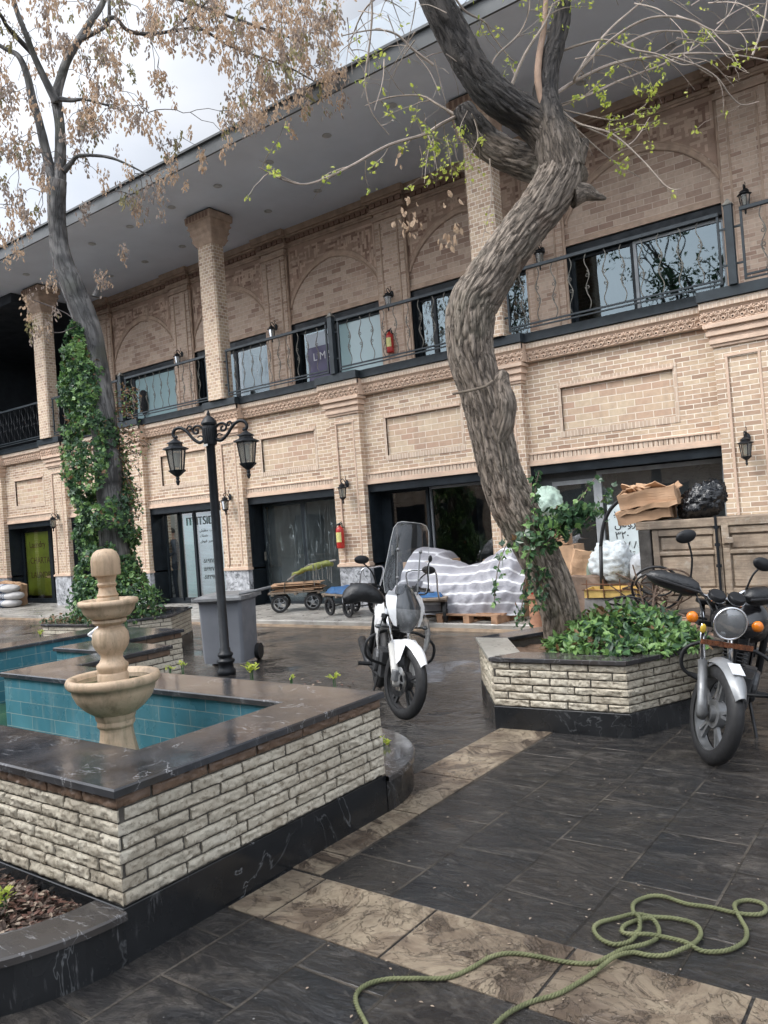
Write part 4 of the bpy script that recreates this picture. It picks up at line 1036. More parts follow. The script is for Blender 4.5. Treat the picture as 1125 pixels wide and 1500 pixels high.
def leafmat(name, c, c2, rough=.45, trans=.25):
    n = NT(name); v = n.pos(); f = n.noise(9, v, 3)
    col = n.ramp(f, [(.3, c), (.7, c2)])
    b = n.n('ShaderNodeBsdfPrincipled', i_Roughness=rough); n.l(col, b.inputs['Base Color'])
    t = n.n('ShaderNodeBsdfTranslucent'); n.l(col, t.inputs[0])
    m_ = n.n('ShaderNodeMixShader'); m_.inputs[0].default_value = trans; n.l(b.outputs[0], m_.inputs[1]); n.l(t.outputs[0], m_.inputs[2]); n.l(m_.outputs[0], n.out.inputs[0]); return n.m
IV1 = leafmat('ivy_leaf_dark', (.022, .055, .030), (.048, .10, .050), .34); IV2 = leafmat('ivy_leaf_mid', (.045, .105, .050), (.095, .19, .08), .36); IV3 = leafmat('ivy_leaf_light', (.12, .24, .07), (.25, .40, .13), .4); IV4 = leafmat('leaf_withered', (.16, .09, .04), (.28, .16, .08))
IVM = [IV1, IV2, IV3, IV4]
GR1 = leafmat('fresh_leaf', (.42, .50, .07), (.66, .70, .16), .5, .5); GR2 = leafmat('fresh_leaf_deep', (.26, .36, .06), (.42, .50, .10), .5, .5)
DRY1 = leafmat('dry_seed_tan', (.45, .32, .22), (.64, .485, .345), .8, .5); DRY2 = leafmat('dry_seed_grey', (.27, .22, .19), (.42, .345, .29), .8, .5); DRY3 = leafmat('dry_seed_green', (.19, .19, .10), (.32, .27, .12), .8, .35)
def rv(r, z=1.0): return Vector((r.gauss(0, 1), r.gauss(0, 1), r.gauss(0, 1) * z)).normalized()

def bark_mat(name, c0, c1, wetz=None, fs=26.0):
    n = NT(name); tc = n.n('ShaderNodeTexCoord'); P = tc.outputs['Object']
    at = n.n('ShaderNodeAttribute', attribute_name='ridge'); uv = n.n('ShaderNodeAttribute', attribute_name='barkco')
    B = uv.outputs['Vector']
    f = n.noise(fs * 2, B, 6, .7)
    r1 = n.math('ABSOLUTE', n.math('SUBTRACT', n.noise(fs, B, 4, .6, .5), .5)); cr_ = n.ramp(r1, [(0, 1.0), (.05, 0.0)])
    col = n.ramp(at.outputs['Fac'], [(.08, tuple(x * .22 for x in c0)), (.35, tuple(x * .70 for x in c0)), (.55, c0), (.95, c1)])
    col = n.mix(n.math('MULTIPLY', cr_, .65), col, tuple(x * .25 for x in c0))
    col = n.mix(n.ramp(f, [(.38, .6), (.55, 0.0)]), col, tuple(x * .35 for x in c0))
    col = n.mix(n.ramp(n.noise(2.2, P, 4), [(.5, 0.0), (.7, .5)]), col, (.085, .09, .06))
    col = n.mix(n.ramp(n.noise(1.7, P, 3), [(.56, 0.0), (.7, .4)]), col, (.16, .09, .055))
    if wetz:
        sp = n.n('ShaderNodeSeparateXYZ'); n.l(P, sp.inputs[0])
        w = n.math('ADD', sp.outputs[2], n.math('MULTIPLY', n.noise(3, P, 3), .9))
        k = n.ramp(n.math('MULTIPLY', w, .1), [(wetz[0], 0.0), (wetz[0] + .02, 1.0), (wetz[1], 1.0), (wetz[1] + .02, 0.0)])
        col = n.mix(n.math('MULTIPLY', k, .80), col, (.018, .018, .020))
    h = n.math('SUBTRACT', n.math('MULTIPLY', f, .6), cr_)
    return n.bsdf(col, .74, n.bump(h, .8, .012))
def bark_tube(mb, att, pts, rad, n=48, amp=.014, freq=(9, 2.4), seed=0.0, step=.02, cap=True, lump=.10):
    L = [Vector(p) for p in pts]; P = []; Rr = []
    sp = smooth_path(L, 8); rr = lerpl(rad, len(sp))
    P = [sp[0]]; Rr = [rr[0]]; s_ = [0]; d = 0
    for i in range(1, len(sp)):
        seg = (sp[i] - sp[i - 1]).length; m_ = max(1, int(seg / step))
        for j in range(1, m_ + 1):
            t = j / m_; P.append(sp[i - 1].lerp(sp[i], t)); Rr.append(rr[i - 1] + (rr[i] - rr[i - 1]) * t); d += seg / m_; s_.append(d)
    ref = None; b = len(mb.v)
    for i in range(len(P)):
        t = (P[min(i + 2, len(P) - 1)] - P[max(i - 2, 0)]).normalized()
        if ref is None: ref = t.orthogonal().normalized()
        ref = (ref - t * ref.dot(t)).normalized(); bi = t.cross(ref)
        for k in range(n):
            a = 2 * pi * k / n; R0 = Rr[i]; S_ = s_[i]
            cx, cy = cos(a) * R0, sin(a) * R0
            w1 = noise.noise(Vector((cx * 5, cy * 5, S_ * 3.5 + seed))) * .030; w2 = noise.noise(Vector((cx * 5 + 9, cy * 5, S_ * 3.5 + seed))) * .030
            q = Vector(((cx + w1) * freq[0], (cy + w2) * freq[0], S_ * freq[1] + seed))
            v = abs(noise.noise(q)); w = abs(noise.noise(q * 2.1 + Vector((7, 3, 1))))
            rdg = min(1, v * 3.4) ** .7 * .68 + min(1, w * 3.0) ** .8 * .32
            lm = noise.noise(Vector((cx * 3 + seed, cy * 3, S_ * 1.3)))
            r = R0 * (1 + lump * lm) + amp * (rdg - .6)
            mb.v.append(tuple(P[i] + (ref * cos(a) + bi * sin(a)) * r)); att.append((rdg, (cx, cy, S_ * .16 + seed)))
    for i in range(len(P) - 1):
        for k in range(n): mb.f.append((b + i * n + k, b + i * n + (k + 1) % n, b + (i + 1) * n + (k + 1) % n, b + (i + 1) * n + k))
    if cap: mb.f.append(tuple(b + k for k in reversed(range(n)))); mb.f.append(tuple(b + (len(P) - 1) * n + k for k in range(n)))
def setatt(o, att):
    a = o.data.attributes.new('ridge', 'FLOAT', 'POINT'); a.data.foreach_set('value', [x[0] for x in att])
    a = o.data.attributes.new('barkco', 'FLOAT_VECTOR', 'POINT'); a.data.foreach_set('vector', [c for x in att for c in x[1]])

# ------------------------------------------------------------------ hexagonal stone planters
def hexa(cx, cy, s, rot): return [(cx + s * cos(rot + k * pi / 3), cy + s * sin(rot + k * pi / 3)) for k in range(6)]
PALEC = simple('pale_coping_slab', (.30, .29, .26), .35, .2, 5, .2)
def planter(cx, cy, s, rot, label, seed, courses, detail):
    th = thing('stone_planter', label, 'planter', (cx, cy, 0), 0, 'hexagonal stone planters')
    out = hexa(cx, cy, s, rot); core = offs(out, -.012)
    H = .535; ck = MB(); ck.extrude_loop([L3(core, 0), L3(core, H - .03), L3(offs(out, -.22), H - .03), L3(offs(out, -.22), .1)]); ck.build('wall_core', GROUT, th)
    m = MB(); mt = MB()
    for i in range(6): face_stones(m, mt, core[i], core[(i + 1) % 6], .17, H - .036, courses, .30, seed + i, False, detail, (.58, .58))
    m.build('stone_facing', STONE, th, angle=60)
    b = MB(); ring_slab(b, offs(out, .003), offs(out, -.06), -.01, .166, .003); b.build('black_marble_base', MARBLE_B, th)
    oo, ii = offs(out, .022), offs(out, -.24)
    for i in range(6):
        c = MB(); A_, B_, C_, D_2 = [Vector((q[0], q[1], 0)) for q in (oo[i], oo[(i + 1) % 6], ii[(i + 1) % 6], ii[i])]
        e_ = (B_ - A_).normalized() * .0015; c.prism([tuple(q)[:2] for q in (A_ + e_, B_ - e_, C_ - e_, D_2 + e_)], H - .032, H - .001 * (i % 2))
        c.build('coping_slab', PALEC if (seed == 70 and i == 3) else MARBLE_C, th, bevel=.004)
    inn = offs(out, -.20); nn = 14; so = MB()
    for i in range(6):
        A = Vector(inn[i]); B = Vector(inn[(i + 1) % 6]); C0 = Vector((cx, cy)); g0 = []
        for j in range(nn + 1):
            for k in range(nn + 1):
                p = C0.lerp(A.lerp(B, k / nn), j / nn); g0.append((p.x, p.y, H - .10 + .05 * noise.noise(Vector((p.x * 4, p.y * 4, seed))) + .02 * noise.noise(Vector((p.x * 15, p.y * 15, seed)))))
        so.add(g0, [(j * (nn + 1) + k, (j + 1) * (nn + 1) + k, (j + 1) * (nn + 1) + k + 1, j * (nn + 1) + k + 1) for j in range(nn) for k in range(nn)])
    so.build('soil', SOILB, th, smooth=True)
    return th
SOILB = simple('brown_clay_soil', (.12, .075, .048), .8, .5, 9, .8, .015)
plR = planter(-2.50, 6.10, 1.0, radians(5), 'hexagonal cream stone planter with the thick leaning tree and bright ivy, beside the black motorcycle', 70, 6, True)
plL = planter(-10.05, 6.95, 1.05, radians(5), 'hexagonal cream stone planter holding the ivy-clad tree, behind the fountain', 80, 6, False)

# ------------------------------------------------------------------ fountain
CREAM = None
n = NT('cream_limestone'); v = n.pos()
c = n.ramp(n.noise(5, v, 6), [(.3, (.48, .335, .215)), (.6, (.62, .465, .32)), (.8, (.68, .54, .39))])
c = n.mix(n.ramp(n.noise(3, n.pos(scale=(4, 4, .7)), 6, .7), [(.47, 0.0), (.66, .65)]), c, (.19, .145, .085)); c = n.mix(n.ramp(n.noise(7, v, 6, .75), [(.55, 0.0), (.68, .45)]), c, (.26, .24, .17))
c = n.mix(n.ramp(n.noise(45, v, 4), [(.62, 0.0), (.72, .4)]), c, (.12, .09, .06))
CREAM = n.bsdf(c, .55, n.bump(n.noise(40, v, 5), .25, .004))
FX, FY = -3.935, 2.65
fo = thing('stone_fountain', 'cream carved stone fountain with two bowls and a domed finial standing in the pool', 'fountain', (FX, FY, .03))
m = MB(); m.lathe([(.135, .03), (.135, .20), (.118, .40), (.098, .50), (.093, .545), (.095, .56), (.108, .575), (.105, .60), (.112, .615), (.118, .64), (.10, .655)], (FX, FY, 0), 8, a0=pi / 8); m.build('pedestal', CREAM, fo, bevel=.006)
m = MB(); m.lathe([(.105, .635), (.125, .645), (.165, .675), (.205, .72), (.225, .765), (.230, .795), (.245, .80), (.256, .815), (.258, .835), (.250, .852), (.238, .856), (.215, .845), (.20, .80), (.15, .765), (.02, .755)], (FX, FY, 0), 48); m.build('lower_bowl', CREAM, fo, smooth=True)
mw = NT('bowl_water'); P = mw.pos(); BW = mw.bsdf(mw.ramp(mw.noise(22, P, 5), [(.4, (.035, .028, .012)), (.62, (.12, .10, .05)), (.7, (.28, .26, .18))]), .08, mw.bump(mw.noise(14, P), .15, .004))
m = MB(); m.lathe([(.214, .826), (.0, .826)], (FX, FY, 0), 40, cap=False); m.build('bowl_water', BW, fo)
m = MB(); m.lathe([(.085, .77), (.085, .86), (.078, .87), (.082, .885), (.088, .90), (.086, .915), (.070, .93), (.060, .95), (.062, .97), (.078, .99), (.096, 1.02), (.102, 1.05), (.098, 1.09), (.082, 1.115), (.064, 1.125), (.062, 1.135), (.085, 1.145), (.095, 1.155), (.092, 1.17), (.078, 1.175)], (FX, FY, 0), 32); m.build('baluster_stem', CREAM, fo, angle=40)
m = MB(); m.lathe([(.085, 1.172), (.115, 1.185), (.14, 1.215), (.148, 1.245), (.160, 1.25), (.166, 1.262), (.163, 1.278), (.150, 1.282), (.135, 1.275), (.11, 1.25), (.02, 1.245)], (FX, FY, 0), 40); m.build('upper_bowl', CREAM, fo, smooth=True)
m = MB(); m.lathe([(.063, 1.245), (.063, 1.285), (.056, 1.295), (.060, 1.305), (.050, 1.32), (.045, 1.35), (.052, 1.358), (.054, 1.368), (.046, 1.38), (.052, 1.40), (.056, 1.415), (.076, 1.418), (.080, 1.425), (.080, 1.50), (.075, 1.525), (.062, 1.55), (.04, 1.565), (.0, 1.57)], (FX, FY, 0), 32); m.build('finial', CREAM, fo, angle=40)

# ------------------------------------------------------------------ leaning tree on the right
BARKR = bark_mat('furrowed_bark', (.20, .16, .125), (.315, .26, .21), wetz=(.455, .575), fs=30.0)
D0 = 6.28
treeR = thing('leaning_tree', 'thick leaning tree with deeply furrowed bark and fresh yellow-green leaves in the right planter', 'tree', tuple(atZ(832, 950, .45)))
TD = lambda x, y, dd=0: atD(x, y, D0 + dd)
m = MB(); att = []
tr = [(838, 985, 88), (832, 950, 62), (822, 900, 58), (806, 850, 59), (778, 790, 60), (752, 740, 66), (733, 690, 61), (724, 650, 60), (714, 600, 62), (702, 560, 62), (690, 520, 66), (687, 480, 68), (692, 445, 70), (712, 413, 66), (738, 376, 60), (768, 335, 60), (797, 298, 65), (818, 262, 68), (824, 225, 60), (818, 190, 44)]
bark_tube(m, att, [TD(x, y) for x, y, w in tr], [w / 2 / FPX * D0 for x, y, w in tr], 150, .024, (26, 4.6), 1.0, .011, lump=.11)
o = m.build('trunk', BARKR, treeR, smooth=True); setatt(o, att)
def limb(name, pts, n=40, amp=.02, dd=None, seed=3.0, fr=(22, 4.0)):
    m = MB(); att = []
    P = [atD(x, y, D0 + (dd[i] if dd else 0)) for i, (x, y, w) in enumerate(pts)]
    bark_tube(m, att, P, [w / 2 / FPX * D0 for x, y, w in pts], n, amp, fr, seed, .014, lump=.10)
    o = m.build(name, BARKR, treeR, smooth=True); setatt(o, att); return P
lA = limb('limb', [(828, 255, 60), (812, 212, 58), (778, 176, 50), (735, 148, 50), (702, 115, 47), (670, 60, 45), (642, 5, 44), (622, -50, 42), (598, -140, 38), (590, -260, 32)], 110, .020, [0, .0, -.05, -.1, -.12, -.15, -.2, -.2, -.2, -.2], 4)
lB = limb('limb', [(838, 270, 60), (800, 246, 54), (755, 232, 48), (715, 210, 44), (690, 180, 40), (676, 158, 30)], 90, .022, [0, .15, .25, .3, .3, .3], 6)
lC = limb('limb', [(822, 250, 62), (812, 210, 56), (804, 175, 44), (799, 140, 36), (804, 100, 30), (815, 60, 27), (824, 20, 25), (828, -40, 18), (820, -150, 14)], 60, .016, [0, -.05, -.08, -.08, -.08, -.1, -.1, -.1, -.1], 9)
m = MB(); m.tube(smooth_path([TD(797, 165, -.16), TD(788, 120, -.16), TD(790, 80, -.14), TD(797, 40, -.12), TD(800, -10, -.1)], 5), lerpl([.02, .028, .026, .022, .018], 21), 10); m.build('stripped_limb', simple('pale_stripped_wood', (.36, .24, .17), .7, .3, 8, .3), treeR, smooth=True)
limb('limb', [(838, 285, 40), (858, 282, 26), (875, 288, 12), (888, 291, 3)], 16, .006, None, 12)
limb('limb', [(835, 255, 34), (850, 225, 20), (856, 205, 14)], 16, .006, None, 13)
limb('limb', [(722, 655, 30), (735, 622, 36), (738, 592, 36), (733, 563, 28), (740, 545, 12)], 40, .020, [-.06, -.10, -.11, -.10, -.08], 14)
m = MB(); m.tube([TD(663, 577, -.16), TD(690, 572, -.22), TD(712, 566, -.22), TD(722, 558, -.18)], .010, 6); m.build('tied_cord', simple('old_cord', (.16, .13, .10), .9), treeR)
BR_TW = simple('twig_bark', (.17, .13, .105), .8, .3, 10, .2); BR_PALE = simple('pale_twig_bark', (.36, .30, .25), .8, .25, 10, .2)
tw = MB(); tl = Leaves(); r = random.Random(21)
def leafspray(p, nl, spread, size):
    for _ in range(nl):
        q = p + rv(r) * spread * r.random() ** .6
        tl.leaf('oval', q, rv(r) + Vector((0, 0, -.6)), rv(r), size * r.uniform(.55, 1.15), 0 if r.random() < .75 else 1)
def twig(path, r0, sub=6, sublen=.5, leaf=.5, droop=.5, lf=(3, 6), ls=.042):
    P = smooth_path(path, 6); n_ = len(P); tw.tube(P, lerpl([r0, r0 * .35], n_), 6)
    L = sum((P[i + 1] - P[i]).length for i in range(n_ - 1))
    for k in range(int(sub * L)):
        i = r.randrange(int(n_ * .15), n_); p = P[i]; d = rv(r, .7) + (P[min(i + 1, n_ - 1)] - P[i - 1]).normalized() * .8
        ln = sublen * r.uniform(.35, 1.1); q = [p]; dd = d.normalized()
        for s_ in range(5):
            dd = (dd + rv(r) * .28 + Vector((0, 0, -droop * .22))).normalized(); q.append(q[-1] + dd * ln / 5)
        tw.tube(q, [r0 * .35, r0 * .3, r0 * .25, r0 * .2, .002, .0015], 4)
        for s_ in range(2, 6):
            if r.random() < leaf: leafspray(q[s_], r.randint(*lf), .045, ls)
    return P
def PX(lst, x0=780, y0=0, s=3.26, d0=0.0, d1=0.0):
    n_ = len(lst); return [TD(x0 + x / s, y0 + y / s, d0 + (d1 - d0) * i / max(1, n_ - 1)) for i, (x, y) in enumerate(lst)]
twig(PX([(105, 455), (200, 390), (400, 300), (640, 265), (860, 255), (1125, 290), (1400, 380)], d1=.3), .016, 3, .5, .10)
twig(PX([(200, 390), (215, 350), (340, 220), (480, 120), (600, 80), (750, 95), (880, 150), (1050, 140)], d1=-.5), .013, 3, .5, .12)
twig(PX([(120, 510), (300, 440), (430, 380), (640, 300), (800, 210), (930, 80), (1000, -60)], d1=.6), .012, 3, .5, .35)
twig(PX([(100, 260), (220, 215), (350, 190), (480, 235), (600, 260), (720, 310), (830, 290)], d1=-.4), .012, 3, .45, .12)
twig(PX([(640, 265), (780, 310), (880, 370), (940, 450), (1000, 500), (1080, 485)], d0=.1, d1=.3), .009, 3, .4, .2)
twig(PX([(130, 520), (220, 590), (380, 640), (520, 760), (640, 890), (710, 905)], d1=-.4), .010, 4, .4, .5)
twig(PX([(200, 385), (270, 260), (380, 130), (530, 0), (640, -120)], d1=.5), .014, 3, .5, .2)
twig(PX([(430, 220), (600, 150), (860, 160), (1125, 155), (1400, 160)], d0=.1, d1=.7), .011, 3, .4, .12)
twig(PX([(860, 160), (960, 230), (1060, 232), (1125, 225), (1300, 260)], d0=.4, d1=.6), .009, 3, .4, .12)
twig(PX([(1050, 265), (1100, 120), (1125, -20), (1140, -120)], d0=.4, d1=.5), .010, 2, .4, .1)
twig(PX([(150, 560), (330, 640), (460, 690), (560, 560)], d1=.4), .008, 5, .35, .5)
twig(PX([(160, 570), (300, 700), (400, 780), (520, 850)], d1=.4), .008, 4, .3, .35)
twig(PX([(130, 500), (190, 480), (260, 450), (330, 380)], d1=-.3), .008, 12, .25, .8, lf=(5, 9))
twig(PX([(130, 520), (300, 560), (420, 570), (540, 500), (560, 440)], d1=-.3), .008, 8, .28, .7, lf=(4, 8))
# left group (crop frame 520,0 x4)
Q = dict(x0=520, y0=0, s=4.0)
twig(PX([(600, 680), (480, 610), (380, 560), (200, 570), (60, 620)], d0=.3, d1=.5, **Q), .012, 7, .45, .45)
P2 = twig(PX([(600, 680), (500, 730), (400, 790), (200, 850), (0, 960), (-140, 1030), (-290, 1080), (-430, 1050), (-560, 980)], d0=.3, d1=-.5, **Q), .015, 6, .45, .5)
twig(PX([(460, 380), (340, 290), (240, 200), (110, 175), (-80, 210)], d0=-.15, d1=-.3, **Q), .013, 5, .5, .12)
twig(PX([(80, -120), (100, 60), (85, 260), (60, 480), (100, 660), (200, 790)], d0=-.3, d1=0, **Q), .011, 4, .5, .2)
twig(PX([(790, 930), (800, 1150), (770, 1300), (740, 1440)], d0=.2, d1=.1, **Q), .007, 5, .3, .3)
twig(PX([(560, -60), (640, 60), (760, 130), (800, 200), (900, 330), (960, 380)], d0=-.2, d1=.1, **Q), .010, 6, .4, .4)
twig(PX([(900, 560), (930, 470), (1000, 310), (1110, 140), (1160, 20)], d0=-.1, d1=-.2, **Q), .018, 5, .4, .5)
twig(PX([(780, 480), (820, 340), (960, 200), (1020, 60), (1020, -80)], d0=-.1, d1=-.2, **Q), .010, 8, .4, .6)
twig(PX([(700, 700), (720, 800), (690, 880), (640, 940)], d0=.1, d1=.0, **Q), .006, 8, .3, .5)
for k in range(16):          # curtain of fine drooping twigs with young leaves under the broken limb
    x0 = r.uniform(370, 700); y0 = r.uniform(640, 860); x1 = x0 + r.uniform(-60, 60)
    twig(PX([(x0, y0), ((x0 + x1) / 2 + r.uniform(-20, 20), y0 + 90), (x1, y0 + r.uniform(150, 330))], d0=r.uniform(-.2, .5), d1=r.uniform(-.2, .5), **Q), .004, 6, .22, .55, lf=(2, 4))
for k in range(18):          # twigs crossing in front of the soffit
    x0 = r.uniform(-60, 560); y0 = r.uniform(-80, 350); a = r.uniform(0, 6.28); L_ = r.uniform(120, 320)
    twig(PX([(x0, y0), (x0 + L_ * .5 * cos(a) + r.uniform(-20, 20), y0 + L_ * .5 * sin(a)), (x0 + L_ * cos(a), y0 + L_ * sin(a) + 40)], d0=r.uniform(-.6, .5), d1=r.uniform(-.6, .5), **Q), .005, 5, .3, .15, lf=(1, 3))
for k in range(12):
    x0 = r.uniform(100, 900); y0 = r.uniform(-60, 350); a = r.uniform(-.6, .6); L_ = r.uniform(200, 420)
    twig(PX([(x0, y0), (x0 + L_ * .5 * cos(a), y0 + L_ * .5 * sin(a) - 20), (x0 + L_ * cos(a), y0 + L_ * sin(a) + 50)], d0=r.uniform(-.5, .7), d1=r.uniform(-.5, .7)), .006, 4, .35, .12, lf=(1, 3))
# out of frame continuation above the photograph
for k in range(30):
    p0 = r.choice(lA[-3:] + lC[-2:]); d = Vector((r.uniform(-1, 1), r.uniform(-1, 1), r.uniform(.1, .8))).normalized(); L_ = r.uniform(1.0, 2.2)
    twig([p0, p0 + d * L_ * .4, p0 + d * L_ * .75 + Vector((0, 0, -.05)), p0 + d * L_ + Vector((0, 0, -.3))], .012, 5, .5, .35)
tw.build('twigs', BR_PALE, treeR); tl.build('young_leaves', [GR1, GR2], treeR)
dl = Leaves()
for (x, y, n_) in ((600, 300, 10), (603, 330, 12), (655, 350, 12), (590, 320, 6), (668, 330, 6), (660, 290, 5), (583, 228, 4)):
    for _ in range(n_): dl.leaf('oval', TD(x, y, .1) + rv(r) * .07, Vector((0, 0, -1)) + rv(r) * .5, rv(r), .075 * r.uniform(.5, 1.1), 0)
dl.build('withered_leaves', [DRY1], treeR)

# ------------------------------------------------------------------ ivy on the right planter
def ivy_mass(name, label, pts_fn, n_, size, seed, parent=None, mats=IVM, w=(.25, .5, .22, .03), kind='ivy', upk=1.0):
    r = random.Random(seed); L = Leaves()
    for _ in range(n_):
        p, nrm = pts_fn(r)
        d = Vector((0, 0, -.25)) + rv(r) * .8 + nrm * .3; cl = noise.noise(p * 3.1 + Vector((seed, 0, 0)))
        x = r.random() + cl * .55
        mi = 0 if x < w[0] else 1 if x < w[0] + w[1] else 2 if r.random() > w[3] * 3 else 3
        L.leaf(kind, p, d, nrm * 1.2 * upk + rv(r) * .6, size * r.uniform(.55, 1.25), mi)
    o = L.build(name, mats, parent); return o
def moundR(r):
    # low heap over the right half of the planter, spilling over the rim
    while True:
        u, v = r.uniform(-1, 1), r.uniform(-1, 1)
        if u * u + v * v < 1: break
    R1 = sqrt(u * u + v * v); x = -2.20 + .62 * u; y = 6.02 + .60 * v; h = .26 * (1 - R1 ** 2.2) + .10 * noise.noise(Vector((x * 5, y * 5, 2)))
    z = .50 + max(0, h) * r.uniform(.45, 1.05) + .03
    return Vector((x, y, z)), Vector((u * .6, v * .6, .9)).normalized()
iv = ivy_mass('ground_ivy', '', moundR, 3600, .068, 5, w=(.06, .36, .54, .025), kind='oval'); tag(iv, 'bright green ivy mounded over the right side of the tree planter', 'ivy')
LETT = leafmat('broad_pale_leaf', (.16, .34, .07), (.34, .55, .16), .4, .35)
L = Leaves(); r = random.Random(8); c0 = atZ(868, 938, .56)
for k in range(10):
    a = k * .63; L.leaf('ivy', c0 + Vector((.05 * cos(a), .05 * sin(a), .02)), Vector((cos(a), sin(a) - .3, .35)), Vector((0, 0, 1)), r.uniform(.12, .17), 0)
c0 = atZ(905, 948, .56)
for k in range(8):
    a = k * .8; L.leaf('ivy', c0 + Vector((.05 * cos(a), .05 * sin(a), .0)), Vector((cos(a), sin(a) - .3, .25)), Vector((0, 0, 1)), r.uniform(.09, .13), 0)
o = L.build('broadleaf_seedling', [LETT]); tag(o, 'pale broad-leaved plant at the foot of the leaning trunk', 'plant')
# ivy climbing the trunk: a tuft reaching right and strands hanging down
def tuft(r):
    t = r.random() ** .8; 
    a = TD(770, 790, -.20); b_ = TD(862, 748, -.1)
    p = a.lerp(b_, t) + Vector((r.gauss(0, .07), r.gauss(0, .10), r.gauss(0, .085 * (1.2 - t))))
    return p, Vector((-.4, -.8, .4))
m = MB(); st_ = thing('trunk_ivy', 'green ivy tuft and hanging strands growing out of the leaning trunk', 'ivy', tuple(TD(790, 800, -.2)))
ivy_mass('ivy_foliage', '', tuft, 520, .066, 6, st_)
for path in ([(800, 800), (850, 770), (880, 735), (895, 718)], [(790, 810), (840, 745), (872, 700)], [(776, 800), (770, 850), (762, 905)], [(800, 830), (796, 860), (792, 890)], [(790, 690), (784, 720), (788, 760)], [(745, 790), (730, 830), (724, 880)]):
    P = smooth_path([TD(x, y, -.22) for x, y in path], 6); m.tube(P, .004, 5)
    L = Leaves(); r = random.Random(path[0][0])
    for p in P[1:]:
        for _ in range(3): L.leaf('ivy', p + rv(r) * .03, rv(r) + Vector((0, 0, -.4)), Vector((-.4, -.8, .3)) + rv(r) * .5, r.uniform(.035, .065), r.choice([1, 1, 2, 0]))
    L.build('ivy_strand', IVM, st_)
def strandm(r):
    t = r.random(); x = 790 - 22 * t + r.gauss(0, 9); y = 830 + 90 * t; return TD(x, y, -.17), Vector((-.5, -.8, .2))
ivy_mass('ivy_strand', '', strandm, 85, .045, 16, st_, w=(.5, .4, .1, .2))
m.build('ivy_stem', BR_TW, st_)

# ------------------------------------------------------------------ ivy-clad tree on the left
DL = 11.5
BARKL = bark_mat('smooth_grey_bark', (.10, .098, .097), (.22, .212, .205), fs=9.0)
treeL = thing('dry_seed_tree', 'tall grey-barked tree hung with dry tan seed clusters in the left planter', 'tree', (-10.05, 6.95, .45))
def LD(x, y, dd=0): return atD(x, y, DL + dd)
LN = []
def limbL(name, pts, n=20, amp=.006, seed=2.0, dd=0, sm=True):
    m = MB(); att = []; C_ = [LD(x, y, dd * i / len(pts)) for i, (x, y, w) in enumerate(pts)]; bark_tube(m, att, C_, [w / 2 / FPX * DL for x, y, w in pts], n, amp, (3, 3), seed, .05, lump=.05)
    o = m.build(name, BARKL, treeL, smooth=True); setatt(o, att)
    if name == 'limb': LN.extend(smooth_path(C_, 4)[4:])
limbL('trunk', [(178, 905, 52), (172, 850, 44), (163, 740, 40), (155, 640, 38), (143, 560, 38), (130, 485, 36), (108, 425, 33), (90, 375, 27), (84, 330, 25), (83, 290, 26), (84, 265, 25)], 32, .012)
limbL('limb', [(84, 285, 20), (76, 258, 15), (68, 225, 14), (57, 178, 12), (48, 148, 12), (40, 112, 10), (27, 82, 8), (5, 70, 6), (-40, 40, 5)], 16)
limbL('limb', [(85, 290, 22), (88, 245, 17), (88, 190, 15), (83, 145, 15), (88, 118, 13), (100, 85, 12), (116, 58, 11), (134, 30, 10), (152, 0, 8), (165, -60, 7), (170, -160, 5)], 16, dd=.5)
limbL('limb', [(83, 150, 13), (66, 117, 10), (50, 82, 9), (38, 50, 8), (20, 0, 7), (10, -80, 5)], 14, dd=-.6)
limbL('limb', [(47, 78, 8), (25, 55, 7), (10, 38, 6), (-5, 15, 5), (-60, -40, 4)], 12, dd=-1)
limbL('limb', [(118, 57, 8), (140, 47, 6), (158, 34, 6), (160, 8, 5), (158, -40, 4)], 12, dd=.3)
limbL('limb', [(152, 32, 7), (168, 26, 6), (188, 45, 6), (220, 50, 6), (250, 46, 5), (292, 42, 5), (332, 65, 4), (370, 80, 4), (425, 100, 3), (470, 125, 2)], 12, dd=.8)
limbL('limb', [(250, 46, 5), (275, 25, 4), (300, 5, 4), (330, -30, 3)], 10, dd=.3)
limbL('limb', [(88, 145, 8), (105, 147, 6), (125, 146, 4), (160, 155, 3)], 10)
limbL('limb', [(95, 250, 9), (105, 238, 7), (118, 228, 5), (165, 232, 4), (220, 258, 2)], 10, dd=-.5)
limbL('limb', [(140, 435, 12), (143, 425, 8), (150, 408, 4), (157, 395, 3)], 10)
limbL('limb', [(180, -40, 8), (240, -10, 6), (310, 15, 5), (380, 40, 4), (440, 60, 3)], 12, dd=1)
tw = MB(); dl = Leaves(); r = random.Random(33)
def edge_y(x): return 372 - .503 * x
def cluster(c, nl, spread, ls=.072):
    col = r.random()
    for _b in range(max(1, nl // 11)):
        bc = c + Vector((r.gauss(0, spread), r.gauss(0, spread), r.gauss(0, spread) - spread * .3)); cb = col + r.uniform(-.28, .28)
        for _ in range(15):
            q = bc + Vector((r.gauss(0, .028), r.gauss(0, .028), r.gauss(0, .060)))
            k = cb + r.uniform(-.12, .12); mi = 0 if k < .55 else (1 if k < .97 else 2)
            dl.leaf('samara', q, Vector((r.gauss(0, .4), r.gauss(0, .4), -1)), rv(r), ls * r.uniform(.6, 1.2), mi)
cl_ = []
def want(x, y, dd, nl, sp): cl_.append((LD(x, y, dd), nl, sp))
